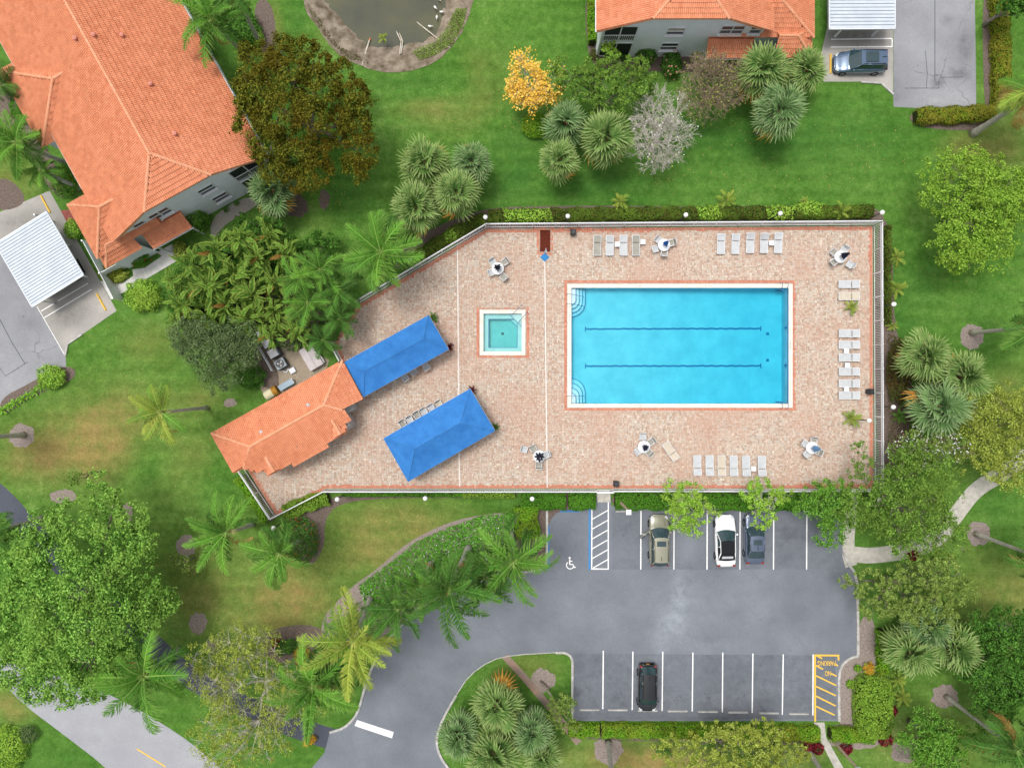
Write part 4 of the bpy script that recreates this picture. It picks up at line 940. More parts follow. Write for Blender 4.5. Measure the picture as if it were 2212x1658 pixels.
# ------------------------------------------------------------------ pool house
def pool_house():
    a_, b_ = Vector((.872, -.489)), Vector((.489, .872))
    def ab(a, b, z): q = a_ * a + b_ * b; return G(q.x, q.y, z)
    ze, zr = 2.75, 3.95
    zs = lambda b: ze + (1190 - b) / 85 * (zr - ze)
    zn = lambda b: ze + (b - 1040) / 65 * (zr - ze)
    O = ab(80, 1110, 0); t = thing('pool_house', 'small pool house with orange hipped tile roof beside the blue canopies', 'pool house', O)
    p1, p2 = ab(-1, 1105, zr), ab(182, 1105, zr)
    S = [(61, 1189), (144, 1189), (147, 1178), (200, 1178), (199, 1159), (218, 1158.5), (214, 1133), (210, 1133)]
    S2 = [(-35, 1139), (-17, 1161), (-4, 1161), (4, 1178), (56, 1178)]
    south = [ab(a, b, zs(b)) for a, b in S] + [p2, p1] + [ab(a, b, zs(b)) for a, b in S2]
    north = [ab(-59, 1040, ze), ab(264, 1041, ze), p2, p1]
    west = [ab(-59, 1040, ze), ab(-59, 1139, ze), ab(-35, 1139, ze + .5), p1]
    east = [ab(264, 1041, ze), ab(262, 1133, ze), ab(210, 1133, zs(1133)), p2]
    rf = roof(t, O, [south, north, west, east], [(p2, p1), (p1, ab(-59, 1040, ze)), (p2, ab(264, 1041, ze)), (p1, ab(-35, 1139, ze + .55)), (p2, ab(211, 1133, zs(1133)))])
    for a, b0, b1 in ((182, 1142, 1178), (18, 1143, 1178)):
        z = zs(b0) + .06; gp = [ab(a - 14, b1, zs(b1) + .05), ab(a, b1, z), ab(a, b0, z)], [ab(a + 14, b1, zs(b1) + .05), ab(a, b1, z), ab(a, b0, z)]
        roof(t, O, [[g[0], g[1], g[2]] for g in gp], [(ab(a, b1, z), ab(a, b0, z))], 300, 'gablet')
    b = MB(); W_ = [(-52, 1048), (256, 1048), (256, 1128), (208, 1128), (208, 1170), (140, 1172), (140, 1182), (62, 1182), (0, 1172), (-8, 1150), (-52, 1134)]
    b.prism([ab(p[0], p[1], ze) for p in W_], 0, ze - .05); b.build('wall', 'stucco_pale', t, off=O)
    for a, b2 in ((236, 1136), (212, 1166)): MB().prism([ab(a - 9, b2 - 12, 0), ab(a + 9, b2 - 12, 0), ab(a + 9, b2 + 12, 0), ab(a - 9, b2 + 12, 0)], .05, 2.0 if a > 220 else 1.5).build('counter', 'stucco_pale', t, off=O)
    for x, y in ((668, 874), (567, 932)):
        c = G(x, y, 3.4); MB().lathe([(.1, -.3), (.1, .25), (.16, .27), (.16, .4), (.04, .44)], 8, c).build('roof_vent', 'post_grey', t, off=O)
    for x, y in ((632, 942), (642, 964), (661, 914)):
        c = G(x, y, 3.25); MB().tube([c - Vector((0, 0, .3)), c + Vector((0, 0, .15))], .045, 6).build('vent_pipe', 'equip_dark', t, off=O)
pool_house()

# ------------------------------------------------------------------ blue canopies
def canopy(label, cor, rid, ze, zr):
    P = [G(x, y, ze) for x, y in cor]; Q = [G(x, y, zr) for x, y in rid]   # corners left, top, right, bottom; ridge left, right
    O = sum(P, Vector()) / 4; O.z = 0; t = thing('shade_canopy', label, 'canopy', O)
    b = MB(); n = 10
    def patch(a, e, f, g, sag):
        vs = []
        for j in range(n + 1):
            for i in range(n + 1):
                u, v = i / n, j / n; p = (a.lerp(e, u)).lerp(g.lerp(f, u), v); p.z -= sag * 4 * v * (1 - v) * (.4 + .6 * 4 * u * (1 - u)); vs.append(p)
        b.add(vs, [(j * (n + 1) + i, j * (n + 1) + i + 1, (j + 1) * (n + 1) + i + 1, (j + 1) * (n + 1) + i) for j in range(n) for i in range(n)])
    patch(P[0], P[1], Q[1], Q[0], .10); patch(P[3], P[2], Q[1], Q[0], .10); patch(P[0], P[3], Q[0], Q[0], .06); patch(P[1], P[2], Q[1], Q[1], .06)
    b.build('canvas', 'canvas_blue', t, off=O, smooth=True)
    b = MB()
    for i in range(4):
        a, e = P[i], P[(i + 1) % 4]; b.add([a, e, e - Vector((0, 0, .22)), a - Vector((0, 0, .22))], [(0, 1, 2, 3)])
    b.build('valance', 'canvas_blue', t, off=O)
    for k in range(1, 6):
        for A, B in ((P[0], P[1]), (P[3], P[2])):
            lo_, hi_ = A.lerp(B, .12 + .76 * k / 6), Q[0].lerp(Q[1], k / 6); pts = []
            for j in range(9):
                v = j / 8; u = .12 + .76 * k / 6; p = lo_.lerp(hi_, v); p.z += .012 - .10 * 4 * v * (1 - v) * (.4 + .6 * 4 * u * (1 - u)); pts.append(p)
            MB().tube(pts, .011, 4).build('seam', 'canvas_seam', t, off=O)
    for A, B in ((P[0], Q[0]), (P[3], Q[0]), (P[1], Q[1]), (P[2], Q[1]), (Q[0], Q[1])): MB().tube([A + Vector((0, 0, .015)), B + Vector((0, 0, .015))], .02, 4).build('seam', 'canvas_seam', t, off=O)
    b = MB(); dz = Vector((0, 0, -.12))
    for a, e in ((P[0], Q[0]), (P[3], Q[0]), (P[1], Q[1]), (P[2], Q[1]), (Q[0], Q[1])): b.tube([a + dz, e + dz], .035, 6)
    for i in range(4): b.tube([P[i] + dz, P[(i + 1) % 4] + dz], .035, 6)
    for k in range(1, 6):
        for s_ in (0, 1): b.tube([Q[0].lerp(Q[1], k / 6) + dz * 1.6, (P[0].lerp(P[1], k / 6 * .8 + .1) if s_ == 0 else P[3].lerp(P[2], k / 6 * .8 + .1)) + dz * 1.6], .02, 5)
    b.build('frame', 'post_grey', t, off=O)
    for i in range(4):
        for k in ((0,) if i in (1, 3) else (0, .5)):
            p = P[i].lerp(P[(i + 1) % 4], k); p = p.lerp(O, .03); MB().tube([(p.x, p.y, DECK_Z), (p.x, p.y, ze - .1)], .05, 8).build('post', 'post_grey', t, off=O)
canopy('blue canvas shade canopy joined to the pool house roof', [(742.7, 782), (925, 680.6), (968.8, 754.4), (785, 857)], [(787, 801), (914, 732.5)], 2.6, 3.45)
canopy('free-standing blue canvas shade canopy in the middle of the deck', [(827.6, 946.5), (1015, 839), (1068.8, 930), (881, 1040)], [(896.4, 968), (994, 912.7)], 2.6, 3.5)

# ------------------------------------------------------------------ carports
def carport(label, cor, n, z=2.6, braces=()):
    P = [G(x, y, z) for x, y in cor]      # panels run from edge 0-1 ... across to edge 3-2
    O = sum(P, Vector()) / 4; O.z = 0; t = thing('carport', label, 'carport', O)
    for i in range(n):
        a, e = P[0].lerp(P[1], i / n), P[0].lerp(P[1], (i + 1) / n); f, g = P[3].lerp(P[2], (i + 1) / n), P[3].lerp(P[2], i / n)
        d_ = (e - a) * .10; up = Vector((0, 0, .025))
        MB().add([a + d_, e - d_, f - d_, g + d_, a + d_ + up, e - d_ + up, f - d_ + up, g + d_ + up], [(4, 5, 6, 7), (0, 1, 5, 4), (1, 2, 6, 5), (2, 3, 7, 6), (3, 0, 4, 7)]).build('roof_panel', 'carport_metal', t, off=O)
    dz = Vector((0, 0, -.06)); b = MB(); b.add([p + dz for p in P] + [p + Vector((0, 0, .008)) for p in P], [(3, 2, 1, 0), (4, 5, 6, 7)]); b.build('roof_pan', 'carport_rib', t, off=O)
    b = MB()
    for i in range(4): b.beam(P[i] + dz, P[(i + 1) % 4] + dz, .08, .14)
    b.build('edge_trim', 'white_metal', t, off=O)
    for p, q in braces:
        a = G(p[0], p[1], 0); e = G(q[0], q[1], z - .1)
        MB().beam((a.x, a.y, 0), (a.x, a.y, z - .9), .14, .14).build('post', 'white_metal', t, off=O)
        MB().beam((a.x, a.y, z - 1), e, .1, .14).build('brace', 'white_metal', t, off=O)
        MB().beam((a.x, a.y, z - .9), (a.x, a.y, z - .1), .14, .14).build('post', 'white_metal', t, off=O)
carport('white ribbed metal carport roof at the left edge', [(100, 457), (180, 594), (69, 663), (-11, 526)], 24, 2.6, [((188, 598), (160, 600)), ((150, 530), (120, 520)), ((118, 655), (85, 650)), ((115, 478), (95, 470))])
carport('white ribbed metal carport roof at the top right', [(1791, -60), (1791, 63), (1933, 62), (1933, -60)], 16, 2.6, [((1802, 80), (1815, 60)), ((1882, 78), (1905, 60)), ((1802, 0), (1815, 0)), ((1882, 0), (1900, 0))])

# ------------------------------------------------------------------ fences
PICKET = MB().box((0, 0, .68), (.032, .032, 1.12)).build('picket', 'white_metal', link=False)
FPOST = MB().box((0, 0, .78), (.07, .07, 1.56)).box((0, 0, 1.575), (.09, .09, .03)).build('post', 'white_metal', link=False)
def fence(label, p, q, h0=DECK_Z, sp=.15):
    a, e = G(*p), G(*q); t = thing('deck_fence', label, 'fence', (a.x, a.y, h0), group='white metal fence round the pool deck')
    d_ = e - a; L = d_.length; u = d_ / L; rz = math.atan2(u.y, u.x)
    for nm, z, s_ in (('top_rail', 1.5, .075), ('middle_rail', 1.26, .055), ('bottom_rail', .14, .05)):
        b = MB(); b.beam((0, 0, z), (d_.x, d_.y, z), s_, s_); b.build(nm, 'white_metal', t)
    n = int(L / sp)
    for i in range(1, n):
        o = obj('picket', PICKET, t); o.location = u * L * i / n; o.rotation_euler = (0, 0, rz)
    k = max(1, round(L / 2.1))
    for i in range(k + 1):
        o = obj('post', FPOST, t); o.location = u * L * i / k; o.rotation_euler = (0, 0, rz)
fence('white picket fence along the top edge of the pool deck', (1052, 492), (1884, 486))
fence('white picket fence along the right edge of the pool deck', (1885, 490), (1887, 1052))
fence('white picket fence along the bottom deck edge, right of the entrance gate', (1320, 1055), (1884, 1055))
fence('white picket fence along the bottom deck edge, left of the entrance gate', (707, 1056), (1284, 1056))
fence('white picket fence on the slanted upper left edge of the deck', (774, 656), (1049, 493))
fence('short white picket fence slanting at the lower left tip of the deck', (597, 1113), (705, 1057))
fence('short white picket fence running down from the pool house corner', (527, 1010), (594, 1112))
fence('very short white picket fence between pool house and palms', (720, 742), (741, 780))
def gate():
    a, e = G(1285, 1057), G(1319, 1057); t = thing('entrance_gate', 'white metal gate opening from the deck towards the parking lot', 'gate', (a.x, a.y, .05))
    L = e.x - a.x
    for z in (.15, 1.3, 1.55): MB().beam((0, 0, z), (L, 0, z), .05, .05).build('rail', 'white_metal', t)
    for i in range(1, 10): MB().beam((L * i / 10, 0, .15), (L * i / 10, 0, 1.55), .024, .024).build('picket', 'white_metal', t)
    for x in (0, L): MB().beam((x, 0, 0), (x, 0, 1.75), .09, .09).build('post', 'white_metal', t)
    MB().box((L * .9, .05, 1.0), (.12, .06, .16)).build('latch', 'equip_dark', t)
    MB().box((L * .5, 0, 1.6), (L * .9, .16, .05)).build('top_plate', 'white_metal', t)
gate()

# ------------------------------------------------------------------ globe lamps and lamp posts
def globe(label, x, y, base=None, h=2.75):
    p = G(x, y, h); bx = p if base is None else G(*base)
    t = thing('globe_lamp', label, 'lamp', (p.x, p.y, 0), group='white globe lamps round the deck')
    MB().tube([(0, 0, 0), (0, 0, h - .12)], .045, 8).build('pole', 'pole_dark', t)
    MB().lathe([(.1, 0), (.1, .12), (.05, .2)], 8).build('base', 'pole_dark', t)
    MB().ball((0, 0, h), .205, 16).build('globe', 'globe_white', t, smooth=True)
    MB().lathe([(.07, h - .25), (.1, h - .18)], 8).build('collar', 'pole_dark', t)
for (x, y, s_) in ((1048, 469, 'above the bend of the top fence'), (1226, 467, 'in the top hedge, above the shower'), (1481, 464, 'in the top hedge, above the gap between the lounger rows'), (1685, 461, 'in the top hedge, above the right lounger row'),
                   (1905, 459, 'outside the top right corner of the deck'), (1930, 657, 'outside the right fence, level with the first potted plant'), (1929, 879, 'outside the right fence beside the fan palms'), (728, 1078, 'over the lime hedge at the lower left tip of the deck'),
                   (918, 1076, 'below the bottom fence, on the bare mulch strip'), (1149, 1077, 'in the hedge left of the disabled bay'), (1677, 1078, 'in the hedge above the rightmost parked car'), (1899, 1079, 'under the tree below the right deck corner'),
                   (590, 1140, 'among palm fronds at the lower left tip of the fence'), (885, 562, 'beside the slanted upper left fence')):
    globe('white globe lamp ' + s_, x, y)
globe('white globe lamp inside the right fence, on the deck below the second potted plant', 1877, 908, h=2.4)
def lot_lamp(label, base, top, hd):
    a = G(*base); z = 4.7; e = G(top[0], top[1], z)
    t = thing('parking_lamp', label, 'lamp post', a)
    MB().tube([(0, 0, 0), (0, 0, z)], [.14, .10], 8).build('pole', hd[0], t)
    MB().box((.0, -.1, z + .06), (.42, .42, .12)).build('lamp_head', hd[1], t)
    MB().lathe([(.22, 0), (.22, .15), (.15, .2)], 10).build('base', 'kerb_concrete', t)
plain('pole_tan', C('#b9a88f'), .8, c2=C('#a3927a'))
lot_lamp('tan parking lamp post with a square white head above the second bay', (1338, 1082), (1354, 1106), ('pole_tan', 'white_metal'))
lot_lamp('grey parking lamp post at the bottom right walkway', (1795, 1595), (1856, 1657), ('pole_tan', 'panel_blue'))

# ------------------------------------------------------------------ deck furniture
def make_lounger(mat, tilt=.0):
    t = bpy.data.objects.new('sun_lounger', None); COL.objects.link(t)
    L, W_ = 1.78, .66; xb = L * .64         # foot at x=0, head at x=L
    a = R(16 + tilt); hx = xb + (L - xb) * math.cos(a); hz = .34 + (L - xb) * math.sin(a)
    b = MB()
    for s_ in (-1, 1):
        b.tube([(0, s_ * W_ / 2, .34), (xb, s_ * W_ / 2, .34), (hx, s_ * W_ / 2, hz)], .024, 6)
        b.tube([(xb, s_ * W_ / 2, .33), (L, s_ * W_ / 2, .33)], .022, 6)
    b.tube([(0, -W_ / 2, .34), (0, W_ / 2, .34)], .024, 6); b.tube([(hx, -W_ / 2, hz), (hx, W_ / 2, hz)], .024, 6); b.tube([(L, -W_ / 2, .33), (L, W_ / 2, .33)], .022, 6)
    b.build('frame', 'white_metal', t)
    for x in (.12, L - .18):
        for s_ in (-1, 1): MB().tube([(x, s_ * W_ / 2, .34), (x + (-.08 if x < 1 else .08), s_ * (W_ / 2 + .03), 0)], .022, 6).build('leg', 'white_metal', t)
    def sling(x0, z0, x1, z1, nm):
        b = MB(); n = 6; vs = []
        for i in range(n + 1):
            for j in range(5):
                u, v = i / n, j / 4; vs.append((x0 + (x1 - x0) * u, (v - .5) * (W_ - .05), z0 + (z1 - z0) * u - .03 * math.sin(PI * v) * math.sin(PI * min(1, u * 1.0 + .01))))
        b.add(vs, [(i * 5 + j, i * 5 + j + 1, i * 5 + j + 6, i * 5 + j + 5) for i in range(n) for j in range(4)]); b.build(nm, mat, t, smooth=True)
    sling(.03, .345, xb - .03, .345, 'seat_sling'); sling(xb + .03, .36, hx - .03, hz, 'back_sling')
    return t
LOUNGE = {}
def lounger(label, x, y, ang, mat, tilt=0, grp='sun loungers on the pool deck'):
    k = (mat, tilt)
    if k not in LOUNGE: LOUNGE[k] = make_lounger(mat, tilt); o = LOUNGE[k]
    else: o = copy_tree(LOUNGE[k])
    c = G(x, y); u = Vector((math.cos(ang), math.sin(ang), 0)); c -= u * .89
    o.location = (c.x, c.y, DECK_Z); o.rotation_euler = (0, 0, ang); tag(o, label, 'sun lounger', grp)
nth = ['leftmost', 'second from left', 'third from left', 'fourth from left', 'fifth from left', 'rightmost']
for i, (x, m_, tl) in enumerate(((1288.3, 'sling_grey', 0), (1315.3, 'sling_white', 10), (1344.5, 'sling_white', 0), (1371.5, 'sling_grey', 0))):
    lounger(('leftmost grey', 'second, white', 'third, pale', 'rightmost grey')[i] + ' lounger in the row of four under the top fence', x, 532, PI / 2 + (i - 1.5) * .012, m_, tl)
for i, (x, m_, tl) in enumerate(((1554, 'sling_white', 0), (1585, 'sling_white', 6), (1616.5, 'sling_white', 14), (1646.5, 'sling_white', 22), (1676.7, 'sling_white', 0))):
    lounger('white lounger, ' + (nth[i] if i < 4 else 'rightmost') + ' in the row of five under the top fence', x, 528.6 - (2 if i > 1 else 0), PI / 2 - .02, m_, tl)
for i, (y, m_) in enumerate(((615, 'sling_white'), (641, 'sling_tan'))):
    lounger(('upper white', 'lower cream')[i] + ' lounger of the pair right of the pool ladder', 1828, y, 0, m_)
for i, y in enumerate((720.6, 745, 772, 802.5, 828, 853.5)):
    lounger('white lounger, ' + ['topmost', 'second from top', 'third from top', 'fourth from top', 'fifth from top', 'lowest'][i] + ' in the column of six right of the pool', 1828.5, y, 0, 'sling_white')
for i, x in enumerate((1503, 1529.5, 1555, 1581, 1608, 1641.6)):
    lounger(('cream' if i == 2 else 'white') + ' lounger, ' + nth[i] + ' in the row of six below the pool', x, 1003.5 + i * .3, -PI / 2 + .02, 'sling_tan' if i == 2 else 'sling_white', 0 if i < 5 else 6)
lounger('cream lounger standing askew beside the lower middle table', 1446, 973, -R(55), 'sling_tan')
def make_side_table():
    t = bpy.data.objects.new('side_table', None); COL.objects.link(t)
    MB().box((0, 0, .42), (.45, .45, .03)).build('top', 'white_paint', t, bevel=.01)
    for i in (-1, 1):
        for j in (-1, 1): MB().box((i * .18, j * .18, .205), (.04, .04, .41)).build('leg', 'white_paint', t)
    return t
ST = None
for x, y, s_ in ((1331, 530, 'between the second and third lounger under the top fence'), (1386, 524.6, 'right of the row of four loungers'), (1661.6, 527, 'between the last two loungers of the top right row'), (1822, 758.5, 'between the second and third lounger right of the pool'), (1824, 789, 'between the third and fourth lounger right of the pool'), (1822, 840, 'between the last two loungers right of the pool'), (1622.8, 1010.5, 'between the last two loungers below the pool')):
    o = make_side_table() if ST is None else copy_tree(ST); ST = ST or o; c = G(x, y); o.location = (c.x, c.y, DECK_Z)
    tag(o, 'square white side table ' + s_, 'side table', 'small white side tables'); o.rotation_euler = (0, 0, random.uniform(-.05, .05))
def make_chair(mat):
    t = bpy.data.objects.new('patio_chair', None); COL.objects.link(t); w2 = .27
    for s_ in (-1, 1):
        MB().tube(smooth3([(.26, s_ * w2, 0), (.28, s_ * w2, .55), (.22, s_ * w2, .64), (-.2, s_ * w2, .64)], 1), .022, 6).build('arm', 'white_metal', t, smooth=True)
        MB().tube([(-.24, s_ * w2, 0), (-.2, s_ * w2, .42), (-.33, s_ * w2, .88)], .022, 6).build('back_leg', 'white_metal', t)
    b = MB(); b.tube([(-.33, -w2, .88), (-.35, 0, .9), (-.33, w2, .88)], .022, 6); b.tube([(.26, -w2, .4), (.26, w2, .4)], .02, 6); b.tube([(-.2, -w2, .4), (-.2, w2, .4)], .02, 6)
    for s_ in (-1, 1): b.tube([(-.2, s_ * w2, .4), (.26, s_ * w2, .4)], .02, 6)
    b.build('frame', 'white_metal', t)
    def sl(x0, z0, x1, z1, nm):
        b = MB(); vs = [(x0 + (x1 - x0) * i / 4, (j / 4 - .5) * .5, z0 + (z1 - z0) * i / 4 - .03 * math.sin(PI * j / 4)) for i in range(5) for j in range(5)]
        b.add(vs, [(i * 5 + j, i * 5 + j + 1, i * 5 + j + 6, i * 5 + j + 5) for i in range(4) for j in range(4)]); b.build(nm, mat, t, smooth=True)
    sl(.25, .41, -.19, .41, 'seat'); sl(-.21, .43, -.33, .87, 'backrest')
    return t
CH = {}
def chair(label, x, y, ang, mat='sling_grey'):
    if mat not in CH: CH[mat] = make_chair(mat); o = CH[mat]
    else: o = copy_tree(CH[mat])
    c = G(x, y); o.location = (c.x, c.y, DECK_Z); o.rotation_euler = (0, 0, ang); tag(o, label, 'chair', 'patio chairs on the deck')
def make_table():
    t = bpy.data.objects.new('round_table', None); COL.objects.link(t)
    MB().lathe([(.52, .70), (.55, .71), (.55, .73), (.52, .74)], 28).build('top', 'white_paint', t)
    for k in range(4):
        a = PI / 4 + k * PI / 2; MB().tube([(.15 * math.cos(a), .15 * math.sin(a), .7), (.40 * math.cos(a), .40 * math.sin(a), 0)], .022, 6).build('leg', 'white_metal', t)
    return t
def umbrella(label, loc, mat, spread, lean=(0, 0)):
    t = thing('closed_umbrella', label, 'umbrella', loc, random.uniform(0, 1))
    lx, ly = lean
    MB().tube([(0, 0, .05), (lx, ly, 2.45)], .022, 6).build('pole', 'white_metal', t)
    b = MB(); n = 32; prof = [(.34 * spread, 1.25), (.30 * spread, 1.45), (.2 * spread, 1.8), (.1, 2.15), (.035, 2.4), (.01, 2.46)]; vs = []
    for r_, z in prof:
        for k in range(n):
            a = 2 * PI * k / n; q = r_ * (1 - .5 * (0.5 + .5 * math.cos(8 * a)) * (1 if z < 2.2 else .2)) * (1 + .12 * math.sin(3 * a + 1))
            f = z / 2.45; vs.append((q * math.cos(a) + lx * f, q * math.sin(a) + ly * f, z - .12 * (0.5 + .5 * math.sin(5 * a)) * (1 if z < 1.3 else 0)))
    b.add(vs, [(i * n + k, i * n + (k + 1) % n, (i + 1) * n + (k + 1) % n, (i + 1) * n + k) for i in range(len(prof) - 1) for k in range(n)] + [tuple(range((len(prof) - 1) * n, len(prof) * n))])
    b.build('canopy', mat, t, smooth=False)
    MB().lathe([(.03, 2.46), (.04, 2.5), (.015, 2.56)], 8, (lx, ly, 0)).build('finial', 'white_metal', t)
    MB().lathe([(.24, 0), (.24, .05), (.05, .09)], 14).build('base', 'white_metal', t)
TB = None
def dirword(dx, dy):
    v = 'upper' if dy < -4 else ('lower' if dy > 4 else ''); h = 'left' if dx < -4 else ('right' if dx > 4 else '')
    return (v + ' ' + h).strip() + ' side'
for (x, y, nm, um, sp, chs) in ((1075, 583, 'above the spa', 'fabric_navy', 1.05, [(1065, 569), (1090, 568), (1062, 590), (1087, 600)]),
        (1429.8, 533, 'between the two upper lounger rows', 'fabric_blue', .75, [(1419, 521), (1447, 527), (1412, 540), (1431, 549)]),
        (1806, 558, 'in the upper right deck corner', 'fabric_navy', .9, [(1794, 547), (1816, 543), (1793, 569), (1829, 573.5)]),
        (1163.8, 983, 'beside the long drain line', 'fabric_navy', 1.45, [(1132, 969), (1151, 967), (1179, 980), (1163, 1002)]),
        (1387, 963, 'below the middle of the pool', 'fabric_navy', .95, [(1385.5, 942), (1403.5, 952), (1375, 973), (1398.5, 975)]),
        (1745.5, 965, 'in the lower right deck corner', 'fabric_faded', .9, [(1731.5, 956), (1751, 950.5), (1736.5, 979), (1759.5, 973)])):
    o = make_table() if TB is None else copy_tree(TB); TB = TB or o; c = G(x, y); o.location = (c.x, c.y, DECK_Z)
    tag(o, 'round white patio table ' + nm, 'table', 'round tables on the deck')
    umbrella({'fabric_navy': 'closed navy umbrella', 'fabric_blue': 'closed bright blue umbrella', 'fabric_faded': 'closed faded pale blue umbrella'}[um] + ' in the table ' + nm, (c.x, c.y, DECK_Z), um, sp)
    for i, (cx, cy) in enumerate(chs):
        far = 'pulled-away patio chair, far ' if (cx == 1132) else ('pushed-out patio chair, ' if cx == 1829 else 'patio chair, ')
        chair(far + dirword(cx - x, cy - y) + ' of the table ' + nm, cx, cy, math.atan2(-(y - cy), x - cx) + random.uniform(-.2, .2), ('sling_grey', 'sling_white')[(i + int(x)) % 2])
for i, (x, y) in enumerate(((876.5, 815.5), (894, 802), (922, 792))):
    chair('pale patio chair, ' + ('lower left', 'middle', 'upper right')[i] + ' of three at the edge of the first canopy', x, y, R(122) + random.uniform(-.15, .15), 'sling_white')
for i, (x, y) in enumerate(((871.5, 914), (886.5, 905.5), (902, 896), (917, 888), (933, 880), (949, 872))):
    chair('patio chair, ' + nth[i] + ' of six half under the free-standing canopy', x, y, R(-58), ('sling_grey', 'sling_white', 'sling_grey', 'sling_white', 'sling_white', 'sling_tan')[i])
def trash(label, x, y, z=DECK_Z, rz=0):
    c = G(x, y); t = thing('trash_bin', label, 'bin', (c.x, c.y, z), rz, 'dark square bins')
    b = MB(); b.add([(-.2, -.2, 0), (.2, -.2, 0), (.2, .2, 0), (-.2, .2, 0), (-.24, -.24, .75), (.24, -.24, .75), (.24, .24, .75), (-.24, .24, .75)], [(3, 2, 1, 0), (0, 1, 5, 4), (1, 2, 6, 5), (2, 3, 7, 6), (3, 0, 4, 7)]); b.build('body', 'bin_dark', t)
    MB().add([(-.25, -.25, .75), (.25, -.25, .75), (.25, .25, .75), (-.25, .25, .75), (-.17, -.17, .9), (.17, -.17, .9), (.17, .17, .9), (-.17, .17, .9)], [(0, 1, 5, 4), (1, 2, 6, 5), (2, 3, 7, 6), (3, 0, 4, 7), (4, 5, 6, 7)]).build('lid', 'bin_dark', t)
    MB().box((0, -.2, .8), (.22, .1, .07)).build('opening', 'trim_black', t)
trash('dark square bin by the top fence right of the shower', 1236, 505); trash('dark square bin beside the entrance gate', 1328, 1042); trash('dark square bin against the right fence', 1872, 845); trash('dark square bin at the corner of the pool house', 751, 911, rz=R(30))
def shower():
    c = G(1176, 556); t = thing('outdoor_shower', 'outdoor shower post with a bright blue square mat by the top fence', 'shower', (c.x, c.y, DECK_Z))
    p = G(1176.5, 546) - c
    MB().box((0, 0, .012), (.58, .58, .024), R(45)).build('mat', 'mat_blue', t)
    MB().tube([(p.x, p.y, 0), (p.x, p.y, 2.0), (p.x, p.y - .08, 2.1), (p.x, p.y - .3, 2.12)], .035, 6).build('post', 'post_grey', t)
    MB().lathe([(.03, 2.12), (.1, 2.06), (.1, 2.04)], 10, (p.x, p.y - .3, 0)).build('shower_head', 'post_grey', t)
    MB().box((p.x, p.y - .05, 1.05), (.12, .06, .16)).build('valve', 'mat_blue', t)
shower()

# ------------------------------------------------------------------ wheel stops
def stop(label, x, y, ang, mat, L=1.78, z=.008):
    c = G(x, y); b = MB(); w2, h = .08, .13
    b.add([(-L / 2, -w2, 0), (L / 2, -w2, 0), (L / 2, w2, 0), (-L / 2, w2, 0), (-L / 2 + .03, -w2 * .65, h), (L / 2 - .03, -w2 * .65, h), (L / 2 - .03, w2 * .65, h), (-L / 2 + .03, w2 * .65, h)], [(0, 1, 5, 4), (1, 2, 6, 5), (2, 3, 7, 6), (3, 0, 4, 7), (4, 5, 6, 7)])
    o = b.build('wheel_stop', mat); o.location = (c.x, c.y, z); o.rotation_euler = (0, 0, ang); tag(o, label, 'wheel stop', 'wheel stops')
for i, (x, y) in enumerate(((1273, 1531.5), (1334, 1531.5), (1398, 1533), (1463, 1534), (1528, 1535.5), (1593.5, 1537), (1660, 1538.5), (1724.5, 1540))):
    stop('concrete wheel stop, ' + ['leftmost', 'second from left', 'in front of the black car', 'fourth from left', 'fifth from left', 'sixth from left', 'second from right', 'rightmost'][i] + ' of the bottom row', x, y, 0, 'kerb_concrete')
stop('blue wheel stop at the head of the disabled bay', 1230.5, 1103.5, 0, 'line_blue'); stop('concrete wheel stop under the tan lamp post', 1350.5, 1103.5, 0, 'kerb_concrete')
stop('yellow wheel stop in front of the blue-grey car under the carport', 1792.5, 139, PI / 2, 'line_yellow')
stop('yellow wheel stop above the left carport', 99, 441, R(-61), 'line_yellow'); stop('yellow wheel stop in the empty bay below the left carport', 219.5, 652, R(-61), 'line_yellow')
stop('grey wheel stop behind the upper half of the left carport', 142, 533, R(-61), 'kerb_concrete'); stop('grey wheel stop behind the lower half of the left carport', 177, 577, R(-61), 'kerb_concrete')
for p, q in (((1794, 86), (1926, 84)), ((1793, 102.5), (1926, 101.5)), ((1926, 85), (1926, 102))): line(p, q, .1, z=.019 if p[0] < 1900 else .023)
for p, q in (((125, 650), (190, 612)), ((89, 672), (118, 655)), ((96, 686), (198, 625))): line(p, q, .09, z=.019)
line((80, 662), (141, 768), .06, z=.023)

